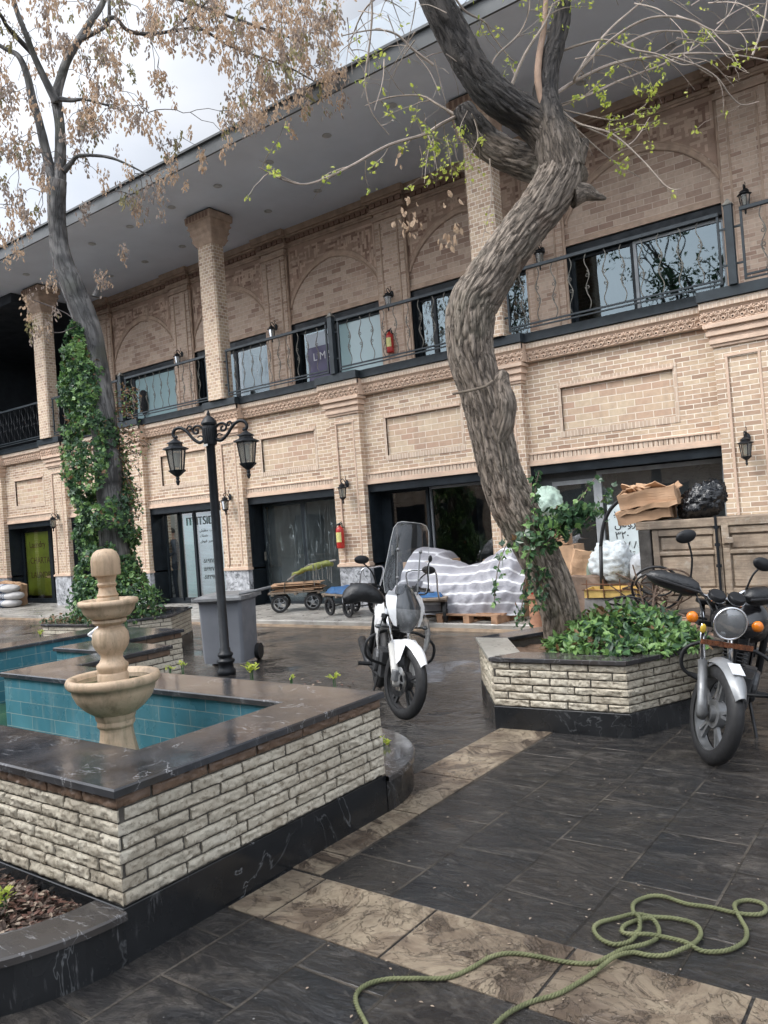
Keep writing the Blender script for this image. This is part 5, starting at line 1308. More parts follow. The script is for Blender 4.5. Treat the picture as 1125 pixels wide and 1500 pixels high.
for _ in range(560):
    for t_ in range(60):
        x = r.uniform(-160, 500); y = r.uniform(-160, 360)
        if y > edge_y(x) - 4 or (x > 470 and y > 150): continue
        dens = .85 if x > 330 else .62
        if x < 120 and y > 230: dens = .30
        if 150 < x < 330 and y > edge_y(x) - 75: dens = .15
        if 60 < x < 110 and 90 < y < 330: dens *= .3
        if noise.noise(Vector((x * .012, y * .012, 2))) < -.12 and x < 330: dens *= .35
        if r.random() < dens: break
    else: continue
    want(x, y, r.uniform(-1.2, 1.2), r.randint(26, 64), r.uniform(.07, .12))
for (x, y, n_) in ((250, 250, 70), (262, 262, 40), (210, 290, 70), (200, 308, 60), (190, 285, 40), (225, 300, 40), (238, 285, 30), (490, 140, 60), (470, 120, 80), (480, 30, 90), (440, 160, 60), (420, 60, 100), (400, 120, 80), (450, 100, 90), (430, 30, 90), (30, 335, 40), (15, 360, 40), (60, 330, 30)):
    want(x, y, r.uniform(-.4, .4), n_, .14)
nodes = list(LN)
cl_.sort(key=lambda c: min((c[0] - q).length_squared for q in LN))
for c, nl, sp in cl_:
    best = min(nodes, key=lambda q: (q - c).length_squared + (.25 if q.z < c.z + .02 else 0)); dv = c - best; L_ = dv.length
    k = max(2, int(L_ / .12)); P = [best]
    for s_ in range(1, k + 1):
        t = s_ / k; P.append(best + dv * t + Vector((r.gauss(0, .022), r.gauss(0, .022), .16 * L_ * sin(pi * t) + r.gauss(0, .015)))) if s_ < k else P.append(c)
    tw.tube(P, lerpl([.0035 + .004 * min(1, L_), .0035], len(P)), 4); nodes += P[1::2]
    cluster(c, nl, sp)
for (x, y, n_) in ((173, 362, 16), (182, 365, 12), (152, 408, 10), (158, 408, 14), (145, 412, 8), (68, 414, 16), (82, 412, 14), (35, 437, 14), (43, 433, 12), (85, 457, 16), (46, 470, 14), (60, 480, 22), (50, 487, 18), (38, 466, 10), (68, 492, 10)):
    cluster(LD(x, y, -.3), n_ + 16, .045, .060)
for path in ([(140, 430), (150, 410), (157, 400)], [(105, 465), (95, 458), (72, 448), (50, 440)], [(112, 478), (90, 487), (72, 486)], [(110, 470), (95, 430), (80, 395), (78, 380)]):
    tw.tube(smooth_path([LD(x, y, -.2) for x, y in path], 5), .007, 4)
tw.build('twigs', simple('dark_twig_bark', (.10, .085, .08), .85, .3, 8, .1), treeL); dl.build('dry_seed_clusters', [DRY1, DRY2, DRY3], treeL)
# ivy column
ivt = thing('climbing_ivy', 'dark green ivy wrapping the trunk of the left tree down to its planter', 'ivy', (-10.05, 6.9, .5))
core_pts = [(120, 468, 9), (118, 486, 20), (120, 520, 27), (123, 560, 32), (132, 610, 40), (138, 660, 44), (148, 710, 48), (152, 760, 50), (158, 810, 42), (165, 850, 50), (172, 890, 62)]
def ivcol(r):
    t = r.random() * (len(core_pts) - 1); i = int(t); f_ = t - i; x = core_pts[i][0] * (1 - f_) + core_pts[i + 1][0] * f_; y = core_pts[i][1] * (1 - f_) + core_pts[i + 1][1] * f_; w = core_pts[i][2] * (1 - f_) + core_pts[i + 1][2] * f_
    c = LD(x, y); a = r.uniform(0, 2 * pi)
    for _t in range(6):
        if noise.noise(Vector((cos(a) * 1.5, sin(a) * 1.5, c.z * 3.3 + 5))) > -.16: break
        a = r.uniform(0, 2 * pi)
    n_ = Vector((cos(a), sin(a), .15)); 
    q = c + n_ * 1; rad = .88 * w / FPX * DL * (1 + .33 * noise.noise(Vector((cos(a) * 1.4, sin(a) * 1.4, c.z * 2.2))) + .25 * noise.noise(Vector((cos(a) * 3, sin(a) * 3, c.z * 6)))) * (1 - .25 * r.random() ** 2)
    return c + Vector((cos(a), sin(a), 0)) * rad, n_
ivy_mass('ivy_foliage', '', ivcol, 13500, .066, 41, ivt, w=(.16, .46, .36, .03))
def ivloose(r):
    x = r.uniform(195, 215) if r.random() < .5 else r.gauss(195, 16); y = r.uniform(655, 860); return LD(x + r.gauss(0, 6), y, r.uniform(-.3, .4)), Vector((.5, -.8, .2))
L = Leaves(); r = random.Random(4); m = MB()
for k in range(26):
    x = r.uniform(168, 188); y = r.uniform(560, 760); P = [LD(x, y)]; 
    for s_ in range(6): P.append(P[-1] + Vector((r.uniform(.02, .10), r.uniform(-.05, .05), r.uniform(-.10, .04))))
    m.tube(P, .005, 4)
    for p in P:
        for _ in range(4): L.leaf('oval', p + rv(r) * .05, rv(r), rv(r), r.uniform(.035, .06), r.choice([3, 3, 2, 0]))
m.build('ivy_stems', BR_TW, ivt); L.build('withered_ivy_fringe', IVM, ivt)
# bushy shrub filling the left planter
def shrub(r):
    while True:
        v = rv(r); 
        if v.z > -.25: break
    rad = (1 + .35 * noise.noise(v * 2.3 + Vector((4, 0, 0)))) * (1 - .4 * r.random() ** 2)
    return Vector((-9.85 + .68 * v.x * rad, 6.75 + .66 * v.y * rad, .58 + .62 * max(-.1, v.z) * rad)), v
sh = ivy_mass('planter_shrub', '', shrub, 2400, .070, 44, None, w=(.25, .42, .33, .02), kind='oval'); tag(sh, 'loose grey-green shrub at the foot of the ivy-clad tree', 'shrub')
def creeping(r):
    x = r.uniform(-10.75, -9.4); y = r.uniform(6.05, 6.5); return Vector((x, y, .52 + .10 * r.random())), Vector((0, 0, 1))
sh = ivy_mass('creeping_plant', '', creeping, 420, .055, 45, None, w=(.2, .4, .3, .6), kind='oval'); tag(sh, 'low yellowing creeper along the front of the left planter', 'plant')
# sprouts by the pool
def sprout(px, py, z, n_, size, label, seed, Y=None):
    L = Leaves(); r = random.Random(seed); c = atZ(px, py, z) if Y is None else atY(px, py, Y)
    for k in range(n_):
        a = r.uniform(0, 6.28); e = r.uniform(.3, 1.4); L.leaf('oval', c + Vector((r.gauss(0, size * .35), r.gauss(0, size * .35), r.uniform(0, size * .5))), Vector((cos(a), sin(a), e)), Vector((0, 0, 1)), size * r.uniform(.6, 1.1), 0 if r.random() < .7 else 1)
    m_ = L.build('leafy_sprout', [GR1, GR2]); tag(m_, label, 'plant')
sprout(368, 1003, .50, 22, .10, 'bright yellow-green sprout behind the pool rim beside the bin', 1, 3.95) if False else None
# ------------------------------------------------------------------ motorcycles
RUB = simple('tyre_rubber', (.014, .014, .015), .6, .25, 14, .3, .003); BLK = simple('black_plastic', (.012, .013, .015), .42, .2, 9, .15, .002, Specular_IOR_Level=.35)
BLKM = simple('dull_black_metal', (.025, .026, .028), .5, .3, 12, .2, .003, metal=.4); CHR = simple('chrome', (.72, .73, .75), .16, .08, 8, .05, .001, metal=1.0, rvar=.06)
ALU = simple('grey_cast_alloy', (.20, .205, .21), .42, .25, 15, .2, .002, metal=.6); ALUD = simple('dark_cast_alloy', (.07, .072, .076), .45, .25, 15, .2, .002, metal=.5)
WHT = simple('white_bodywork', (.78, .79, .80), .25, .05, 3, .03, .001, Coat_Weight=.4); SILV = simple('silver_fender_paint', (.26, .27, .28), .38, .15, 6, .05, .001, metal=.3)
ORG = simple('amber_lens', (.75, .20, .01), .22, .1, 12, .1, .002, Coat_Weight=.5); SEAT = simple('black_seat_vinyl', (.022, .022, .024), .48, .2, 25, .35, .003)
LENS = thin_glass('clear_lens', tint=(.93, .94, .95), refl_rough=.05, fmin=.12, haze=.16, hazec=(.75, .76, .76)); REFL = simple('lamp_reflector', (.70, .71, .72), .25, .25, 12, .3, .006, metal=.45)
SCR = thin_glass('clear_windscreen', tint=(.90, .91, .92), refl_rough=.04, fmin=.0, haze=.05, hazec=(.40, .42, .43)); SMOKE = simple('smoked_visor', (.05, .055, .06), .12, .15, 5, .03, .001, Coat_Weight=.6)
GREYP = simple('grey_lens_panel', (.13, .135, .14), .22, .3, 14, .1, .002)
MUFF = simple('black_padded_muff', (.012, .013, .015), .42, .25, 6, .6, .008)
STK = simple('worn_sticker', (.62, .64, .66), .5, .2, 40, .1)

def wheel(parent, M, R=.30, w=.085, style='spoke5', disc=True, name='front_wheel', tr=None, rimc=ALU):
    root = bpy.data.objects.new(name, bpy.data.meshes.new(name)); 
    # tyre is the wheel part's own mesh; rim and disc are sub-parts
    t = MB(); prof = []
    for j in range(17):
        a = pi * (j / 16) * 1.3 - pi * .15; prof.append((R - w * .62 + w * .62 * sin(a), w * .5 * -cos(a)))
    n = 56; b0 = len(t.v)
    for k in range(n):
        a = 2 * pi * k / n
        for j, (r_, y) in enumerate(prof):
            rr = r_
            if 4 <= j <= 12 and (k + (j % 3)) % 3 == 0: rr -= .0045
            t.v.append(tuple(M @ Vector((rr * cos(a), y, rr * sin(a)))))
    m_ = len(prof)
    for k in range(n):
        for j in range(m_ - 1):
            t.f.append((k * m_ + j, k * m_ + j + 1, ((k + 1) % n) * m_ + j + 1, ((k + 1) % n) * m_ + j))
    bpy.data.objects.remove(root)
    ty = t.build(name, RUB, parent, smooth=True)
    Mx = M @ Rx(pi / 2)
    r = MB(); ri = R - w * .70
    for (ra, rb, y) in ((ri - .022, ri + .012, w * .34),):
        r.lathe([(ra, -y), (rb, -y), (rb + .004, -y * .8), (ra + .006, -y * .3), (ra + .006, y * .3), (rb + .004, y * .8), (rb, y), (ra, y), (ra - .004, 0), (ra, -y)], (0, 0, 0), 48, cap=False)
    ns = 5 if style == 'spoke5' else 6
    for k in range(ns):
        a = 2 * pi * k / ns + .3
        for s in (-.13, .13):
            r.bar((.035 * cos(a), .035 * sin(a), 0), ((ri - .01) * cos(a + s), (ri - .01) * sin(a + s), 0), .020, .022)
    r.lathe([(.05, -.05), (.05, .05)], (0, 0, 0), 20); r.lathe([(.085, -.03), (.085, .02)], (0, 0, 0), 24)
    r.v = [tuple(Mx @ Vector(v)) for v in r.v]; r.build('rim', rimc, ty, angle=40)
    if disc:
        d = MB(); n2 = 40; L0 = []; L1 = []
        for k in range(n2):
            a = 2 * pi * k / n2; rr = .118 + .006 * (k % 4 < 2); L0.append((rr * cos(a), rr * sin(a))); L1.append((.075 * cos(a), .075 * sin(a)))
        z = .062
        d.extrude_loop([[(x, y, z) for x, y in L1], [(x, y, z) for x, y in L0], [(x, y, z + .004) for x, y in L0], [(x, y, z + .004) for x, y in L1], [(x, y, z) for x, y in L1]])
        for k in range(5):
            a = 2 * pi * k / 5; d.bar((.03 * cos(a), .03 * sin(a), z), (.08 * cos(a), .08 * sin(a), z + .002), .018, .004)
        d.v = [tuple(Mx @ Vector((v[0], v[1], v[2]))) for v in d.v]; d.build('brake_disc', CHR if tr is None else tr, ty)
    return ty
def motorcycle(label, loc, body_deg, steer_deg, lean_deg, white):
    th = thing('parked_motorcycle', label, 'motorcycle', loc, radians(body_deg), 'motorcycles parked in the courtyard')
    Wd = wm(th); Ln = Rx(radians(-lean_deg)); B = Wd @ Ln          # lean towards its left (+y) when positive means x-rotation negative
    St = B @ Rz(radians(steer_deg))
    def bld(m, name, mat, par=None, M=B, **k): m.v = [tuple(M @ Vector(v)) for v in m.v]; return m.build(name, mat, par or th, **k)
    # wheels
    wheel(th, St @ T(0, 0, .302), .302, .088 if white else .092, disc=white, rimc=ALU if not white else ALUD)
    wheel(th, B @ T(-1.30, 0, .302), .302, .105, disc=False, name='rear_wheel', rimc=ALUD)
    # fork
    hx, hz = -.27, .88
    m = MB()
    for s in (-1, 1):
        m.tube([(.0, s * .085, .27), (.01, s * .088, .30), (-.02, s * .088, .36), (-.125, s * .088, .59)], [.026, .034, .031, .028], 14)
    m.tube([(0, -.09, .302), (0, .09, .302)], .012, 8)
    f = bld(m, 'fork_lower', ALU if not white else simple('pale_fork_leg', (.50, .49, .46), .4, .1), M=St, smooth=True)
    m = MB()
    for s in (-1, 1): m.tube([(-.12, s * .088, .58), (hx - .02, s * .088, .92)], .0165, 12)
    bld(m, 'fork_tube', CHR, M=St, smooth=True)
    m = MB(); m.cbox((hx + .02, 0, .80), (.07, .24, .035)); m.cbox((hx - .02, 0, .925), (.07, .24, .028)); m.tube([(hx + .02, 0, .78), (hx - .03, 0, .95)], .03, 10); bld(m, 'steering_yoke', BLKM, M=St, bevel=.005)
    # fender
    m = MB(); n = 18; L = []
    a0, a1 = (radians(34), radians(128)) if white else (radians(36), radians(125))
    for i in range(n + 1):
        a = a0 + (a1 - a0) * i / n; rr = .345; row = []; wd = .056 * (.40 + .60 * sin(min(1, (i + 1) / 7) * pi / 2)) if i < 7 else .056
        for j in range(9):
            t = -1 + j / 4; row.append((rr * cos(a) - .028 * cos(a) * t * t * 1.0, wd * t, .302 + rr * sin(a) - .028 * sin(a) * t * t - .012 * t * t))
        L.append(row)
    m.extrude_loop(L, close=False); L2 = [[(p[0] * .97, p[1] * .9, p[2] - .006) for p in row] for row in L]; m.extrude_loop(L2, close=False)
    fe = bld(m, 'front_fender', WHT if white else SILV, M=St, smooth=True)
    m = MB()
    if white:
        for s in (-1, 1): m.add([(.06, s * .069, .60), (-.02, s * .072, .64), (-.13, s * .075, .62), (-.14, s * .092, .50), (-.04, s * .092, .42), (.02, s * .080, .48)], [(0, 1, 2, 3, 4, 5)])
        bld(m, 'fender_bracket', WHT, fe, M=St)
    else:
        m.cbox((.13, .0, .628), (.10, .075, .004), Ry(radians(24))); bld(m, 'sticker', STK, fe, M=St)
    # handlebar
    gz = 1.03 if white else 1.02; gy = .37
    m = MB(); 
    for s in (-1, 1): m.tube(smooth_path([(hx - .03, s * .02, .955), (hx - .02, s * .10, .97), (hx - .02, s * .17, gz + .01), (hx - .10, s * gy, gz)], 5), .0115, 8)
    hb = bld(m, 'handlebar', CHR if not white else BLKM, M=St, smooth=True)
    m = MB()
    for s in (-1, 1): m.tube([(hx - .06, s * .26, gz + .002), (hx - .105, s * .39, gz - .002)], .018, 10); m.cbox((hx - .045, s * .215, gz + .005), (.06, .05, .05))
    bld(m, 'grips', RUB, hb, M=St)
    m = MB()
    for s in (-1, 1): m.tube([(hx + .0, s * .22, gz + .0), (hx - .01, s * .30, gz - .01), (hx - .045, s * .40, gz - .012)], .006, 6)
    bld(m, 'levers', ALU, hb, M=St)
    # hand muffs
    sides = (-1,) if white else (-1, 1)
    for s in sides:
        m = MB(); nu, nv = 16, 14; c = Vector((hx - .02, s * .30, gz - (.05 if white else 0)))
        rx, ry, rz = (.085, .17, .085) if white else (.075, .16, .062)
        b0 = len(m.v)
        for j in range(nv + 1):
            t = -1 + 2 * j / nv; k = max(0.0, 1 - abs(t) ** 3.2) ** .5
            if white: k *= .75 + .35 * (.5 + .5 * t * s * s)
            else: k *= 1.12 - .38 * (.5 + .5 * t)
            dz = -.06 * (t) ** 2 if white else .015 * t
            for i in range(nu):
                a = 2 * pi * i / nu
                w_ = 1 + .10 * noise.noise(Vector((cos(a) * 2, t * 3, sin(a) * 2)))
                m.v.append(tuple(c + Vector((rx * k * w_ * cos(a) - .05 * t, s * ry * t, rz * k * w_ * sin(a) + (dz if white else dz - .0)))))
        for j in range(nv):
            for i in range(nu): m.f.append((b0 + j * nu + i, b0 + j * nu + (i + 1) % nu, b0 + (j + 1) * nu + (i + 1) % nu, b0 + (j + 1) * nu + i))
        mf = bld(m, 'hand_muff', MUFF, hb, M=St, smooth=True)
        if not white:
            m = MB(); m.tube([(hx + .05 - .05 * t, s * (.30 + .16 * t), gz - .005 + .02 * t) for t in (-.9, -.3, .3, .92)], .008, 6); bld(m, 'muff_piping', SEAT, hb, M=St)
    # mirrors
    mirr = ((-1, (hx - .02, -.19, gz + .02), (hx + .02, -.27, gz + .27), 25), (1, (hx - .02, .17, gz + .02), (hx + .02, .20, gz + .17), -12)) if not white else ((-1, (hx - .02, -.19, gz + .02), (hx + .03, -.36, gz + .19), 4), (1, (hx - .02, .19, gz + .02), (hx + .03, .26, gz + .15), 0))
    for s, a_, b_, tl_ in mirr:
        m = MB(); a_ = Vector(a_); b_ = Vector(b_); m.tube(smooth_path([a_, a_.lerp(b_, .5) + Vector((.01, s * -.01, .02)), b_], 4), .0065, 8); st = bld(m, 'mirror_stalk', BLKM, M=St, smooth=True)
        m = MB(); Mr = T(*(b_ + Vector((0, s * .02, .03)))) @ Rx(radians(tl_))
        sz = (.022, .066, .042) if not white else (.020, .07, .036)
        m.ball((0, 0, 0), sz, None, 16, 10); m.v = [tuple(Mr @ Vector((max(v[0], -.006), v[1], v[2]))) for v in m.v]; ms = bld(m, 'mirror', BLK, st, M=St, smooth=True)
        m = MB(); m.add([tuple(Mr @ Vector((-.0075, sz[1] * .9 * cos(t), sz[2] * .9 * sin(t)))) for t in [2 * pi * i / 20 for i in range(20)]], [tuple(range(20))]); bld(m, 'mirror_glass', CHR, st, M=St)
    if not white:
        # round headlight, twin clocks, indicators, number strip
        Mh = T(-.055, 0, .855) @ Ry(pi / 2 + radians(3))
        m = MB(); m.lathe([(.03, -.13), (.075, -.10), (.098, -.04), (.102, 0)], (0, 0, 0), 32, M=Mh); h = None
        h = bld(m, 'headlight', BLK, M=St, smooth=True)
        m = MB(); m.lathe([(.094, -.004), (.104, -.004), (.106, .004), (.100, .010), (.093, .006)], (0, 0, 0), 36, M=Mh, cap=False); bld(m, 'chrome_rim', CHR, h, M=St, smooth=True)
        m = MB(); m.lathe([(.0, -.045), (.02, -.045), (.06, -.03), (.094, .002)], (0, 0, 0), 28, M=Mh, cap=False); bld(m, 'reflector', REFL, h, M=St, smooth=True)
        m = MB(); m.lathe([(.0945, .004), (.07, .016), (.03, .022), (.0, .023)], (0, 0, 0), 28, M=Mh, cap=False); bld(m, 'lens', LENS, h, M=St, smooth=True)
        m = MB(); m.ball(Mh @ Vector((0, 0, -.02)), .014); bld(m, 'bulb', LTUBE, h, M=St, smooth=True)
        m = MB(); 
        for s in (-1, 1):
            Mc = T(-.17, s * .062, .985) @ Ry(radians(28)); m.lathe([(.025, -.07), (.046, -.045), (.052, -.01), (.052, .02), (.046, .028)], (0, 0, 0), 24, M=Mc)
        m.cbox((-.15, 0, .935), (.05, .12, .03)); cl_ = bld(m, 'instrument_clocks', BLK, M=St, angle=40)
        m = MB()
        for s in (-1, 1): Mc = T(-.17, s * .062, .985) @ Ry(radians(28)); m.lathe([(.047, -.012), (.0545, -.010), (.0545, -.004), (.047, -.002)], (0, 0, 0), 24, M=Mc)
        bld(m, 'chrome_band', CHR, cl_, M=St, angle=40)
        for s in (-1, 1):
            m = MB(); m.tube([(-.16, s * .10, .84), (-.14, s * .175, .845)], .009, 8); st = bld(m, 'indicator_stalk', BLKM, M=St)
            m = MB(); m.lathe([(.012, -.035), (.030, -.02), (.036, 0), (.030, .016), (.012, .024)], (-.125, s * .205, .848), 18, M=Ry(pi / 2)); bld(m, 'indicator', ORG, st, M=St, smooth=True)
        m = MB(); m.cbox((-.04, -.0, .725), (.012, .32, .030)); pl = bld(m, 'number_strip', simple('orange_brown_strip', (.13, .045, .018), .3, .7, 40, .1), M=St)
        m = MB(); m.tube([(-.10, -.10, .78), (-.04, -.15, .70)], .005, 5); bld(m, 'strip_bracket', BLKM, pl, M=St)
        m = MB(); m.ball((-.06, -.155, .80), (.012, .018, .03)); bld(m, 'yellow_tag', simple('yellow_tag', (.55, .36, .03), .5), M=St, smooth=True)
        m = MB()
        for k in range(5):
            y = -.06 + .03 * k; m.tube(smooth_path([(hx - .02, y * 2, gz - .02), (-.12, y * 1.4 - .03, .93), (-.10, y, .84), (-.20, y * .6, .76)], 4), .0045, 5)
        m.tube(smooth_path([(hx, -.20, gz), (-.14, -.15, .90), (-.12, -.10, .62), (-.02, -.07, .34)], 5), .005, 5); bld(m, 'cables', BLK, M=St)
    else:
        # bikini fairing with smoked visor, grey lens and white wings
        def shell(name, mat, pts, par=None):
            m = MB(); L = []
            for row in pts: L.append([Vector(p) for p in row])
            m.extrude_loop(L, close=False); m.extrude_loop([[p + Vector((-.006, 0, 0)) for p in row] for row in L], close=False); return bld(m, name, mat, par, M=St, smooth=True)
        lens_rows = []
        for i, (z, w_, x) in enumerate(((.690, .030, -.02), (.705, .060, .0), (.76, .085, .018), (.82, .112, .018), (.865, .128, .0), (.885, .130, -.01))):
            lens_rows.append([(x - .06 * (t * t), w_ * t, z) for t in (-1, -.66, -.33, 0, .33, .66, 1)])
        h = shell('headlight', GREYP, lens_rows)
        m = MB(); m.ball((-.015, .0, .79), (.03, .05, .03)); bld(m, 'lamp_bowl', REFL, h, M=St, smooth=True)
        vr = []
        for (z, w_, x) in ((.885, .128, -.012), (.93, .125, -.03), (.99, .105, -.065), (1.05, .075, -.10), (1.08, .03, -.12)):
            vr.append([(x - .06 * (t * t), w_ * t, z + .0) for t in (-1, -.66, -.33, 0, .33, .66, 1)])
        shell('smoked_visor', SMOKE, vr, h)
        for s in (-1, 1):
            shell('fairing_wing', WHT, [[(-.045, s * .10, .74), (-.05, s * .125, .745)], [(-.045, s * .115, .82), (-.07, s * .155, .80)], [(-.055, s * .12, .90), (-.10, s * .185, .90)], [(-.09, s * .10, .965), (-.14, s * .175, .975)], [(-.13, s * .085, 1.01), (-.17, s * .13, 1.02)]], h)
        # tall clear touring screen
        m = MB(); L = []
        n = 9
        for (z, w_, x) in ((1.00, .16, -.08), (1.06, .175, -.10), (1.12, .185, -.12), (1.22, .175, -.145), (1.34, .165, -.175), (1.46, .155, -.205), (1.54, .145, -.225), (1.585, .120, -.235), (1.60, .085, -.24)):
            L.append([(x - .07 * (t * t), w_ * 1.22 * t + .015 + (z - 1.0) * .16, z) for t in [-1 + 2 * i / (n - 1) for i in range(n)]])
        m.extrude_loop(L, close=False); ws = bld(m, 'windscreen', SCR, M=St, smooth=True)
        rim = [L[i][0] for i in range(len(L))] + L[-1][1:-1] + [L[i][-1] for i in range(len(L) - 1, -1, -1)]
        m = MB(); m.tube(rim, .0032, 5); bld(m, 'screen_edge', simple('screen_edge', (.35, .36, .36), .3), ws, M=St)
        m = MB()
        for s in (-1, 1): m.tube([(-.10, s * .10, 1.0), (-.16, s * .11 + .015, 1.36)], .006, 6); m.ball((-.155, s * .11 + .015, 1.36), .016); m.ball((-.12, s * .105 + .01, 1.13), .014)
        bld(m, 'screen_stay', ALU, ws, M=St)
        m = MB(); m.tube(smooth_path([(hx, .12, 1.0), (-.14, .22, 1.02), (-.12, .19, 1.22), (-.11, .2, 1.30)], 5), .006, 6); m.ball((-.11, .2, 1.31), (.012, .02, .03)); bld(m, 'accessory_stalk', BLK, M=St)
        m = MB(); m.cbox((.04, -.125, .36), (.06, .04, .09)); bld(m, 'brake_caliper', ALU, M=St, bevel=.008)
        for s in (-1, 1):
            m = MB(); m.tube([(-.15, s * .12, .72), (-.14, s * .20, .725)], .008, 8); st = bld(m, 'indicator_stalk', BLKM, M=St)
            m = MB(); m.ball((-.13, s * .225, .726), (.03, .03, .018)); bld(m, 'indicator', SMOKE, st, M=St, smooth=True)
    # tank
    m = MB(); n = 20; L = []
    tm = WHT if white else SEAT
    for (x, w_, zc, h) in ((-.36, .05, .80, .05), (-.40, .12, .82, .11), (-.48, .155, .84, .135), (-.60, .155, .84, .13), (-.72, .12, .82, .10), (-.80, .06, .80, .05)):
        L.append([(x, w_ * cos(a), zc + h * sin(a)) for a in [2 * pi * k / n for k in range(n)]])
    m.extrude_loop(L); m.add(L[0], [tuple(reversed(range(n)))]); m.add(L[-1], [tuple(range(n))]); bld(m, 'fuel_tank', tm if white else simple('black_tank_paint', (.014, .014, .016), .22, .1, 4, .02, .001, Coat_Weight=.5), smooth=True)
    if white:
        for s in (-1, 1):
            m = MB(); L = [[(-.30, s * .15, .86), (-.52, s * .20, .90)], [(-.24, s * .20, .78), (-.50, s * .225, .80)], [(-.22, s * .225, .68), (-.46, s * .23, .70)], [(-.235, s * .22, .58), (-.38, s * .22, .60)], [(-.27, s * .205, .50), (-.32, s * .205, .51)]]
            m.extrude_loop([[Vector(p) for p in r_] for r_ in L], close=False); m.extrude_loop([[Vector(p) + Vector((0, -s * .012, 0)) for p in r_] for r_ in L], close=False); bld(m, 'tank_shroud', WHT, smooth=True)
    m = MB(); L = []
    for (x, w_, zc, h) in ((-.78, .07, .80, .03), (-.84, .12, .80, .045), (-1.0, .135, .795, .05), (-1.2, .13, .83, .05), (-1.45, .11, .86, .045), (-1.52, .05, .86, .02)):
        L.append([(x, w_ * cos(a), zc + h * sin(a)) for a in [2 * pi * k / n for k in range(n)]])
    m.extrude_loop(L); m.add(L[0], [tuple(reversed(range(n)))]); m.add(L[-1], [tuple(range(n))]); bld(m, 'seat', SEAT, smooth=True)
    m = MB(); L = []
    for (x, w_, zc, h) in ((-.84, .10, .70, .05), (-1.0, .14, .68, .10), (-1.3, .12, .74, .07), (-1.62, .06, .80, .04)):
        L.append([(x, w_ * cos(a), zc + h * sin(a)) for a in [2 * pi * k / n for k in range(n)]])
    m.extrude_loop(L); m.add(L[-1], [tuple(range(n))]); bld(m, 'tail_panel', BLK if not white else WHT, smooth=True)
    # frame and engine
    m = MB()
    m.tube(smooth_path([(hx, 0, .84), (-.36, 0, .62), (-.46, 0, .42), (-.50, 0, .32)], 4), .02, 8); m.tube([(hx - .02, 0, .86), (-.80, 0, .74), (-.86, 0, .45), (-1.30, .0, .30)], .022, 8)
    for s in (-1, 1): m.tube([(-.86, s * .1, .70), (-1.3, s * .11, .74), (-1.6, s * .08, .80)], .013, 8); m.tube([(-1.30, s * .09, .302), (-.86, s * .09, .36)], .02, 8); m.tube([(-1.28, s * .12, .33), (-1.16, s * .12, .70)], .026, 10)
    bld(m, 'frame', BLKM)
    m = MB(); m.box(-.86, -.48, -.13, .13, .24, .46); m.lathe([(.10, -.16), (.11, -.14), (.11, .14), (.10, .16)], (-.72, 0, .36), 20, M=Rx(pi / 2))
    for k in range(8): m.cbox((-.53, 0, .47 + k * .024), (.15, .15, .010), Ry(radians(-12)))
    m.cbox((-.54, 0, .55), (.10, .10, .22)); m.cbox((-.60, 0, .66), (.10, .12, .06)); bld(m, 'engine', ALUD, bevel=.006)
    m = MB(); m.tube(smooth_path([(-.47, 0, .58), (-.38, -.02, .50), (-.40, -.05, .30), (-.60, -.12, .24), (-.95, -.16, .27)], 5), .018, 8); m.tube([(-.92, -.16, .27), (-1.05, -.165, .30), (-1.50, -.18, .42), (-1.54, -.18, .43)], [.02, .042, .045, .03], 14); bld(m, 'exhaust', CHR if not white else BLKM, smooth=True)
    # leg guard
    for s in (-1, 1):
        m = MB(); m.tube(smooth_path([(-.36, 0, .64), (-.38, s * .12, .66), (-.36, s * .26, .60), (-.36, s * .30, .52), (-.38, s * .27, .42), (-.44, s * .12, .36), (-.48, 0, .34)], 5), .0125, 8); bld(m, 'leg_guard', BLKM, smooth=True)
    m = MB()
    for s in (-1, 1): m.tube([(-.80, s * .13, .30), (-.80, s * .27, .30)], .014, 8); m.tube([(-.80, s * .19, .30), (-.80, s * .29, .30)], .018, 8)
    m.tube([(-.72, .12, .28), (-.60, .24, .012 + .0)], .011, 8); m.tube([(-.90, -.06, .28), (-.86, -.12, .03)], .012, 6); bld(m, 'stand_and_pegs', BLKM)
    m = MB(); L = []
    for i in range(11):
        a = radians(20 + 100 * i / 10); L.append([(-1.30 + .335 * cos(pi - a) * -1, y, .302 + .335 * sin(a)) for y in (-.06, 0, .06)])
    m.extrude_loop([[(-1.30 - .34 * cos(radians(10 + 12 * i)), y, .302 + .34 * sin(radians(10 + 12 * i))) for y in (-.06, -.03, .03, .06)] for i in range(9)], close=False); bld(m, 'rear_mudguard', BLK, smooth=True)
    m = MB(); m.box(-1.68, -1.64, -.05, .05, .78, .84); bld(m, 'tail_light', simple('red_tail_lens', (.35, .01, .01), .2), bevel=.01)
    return th
p = atZ(588, 1054, 0); motorcycle('white motorcycle with a tall clear windscreen, parked between pool and tree planter', (p.x, p.y, 0.004), -45, 21, 10, True)
p = atZ(1034, 1116, 0); motorcycle('black motorcycle with round headlight, orange indicators and silver fender, at the right edge', (p.x, p.y, 0.004), -84, 31, 15, False)
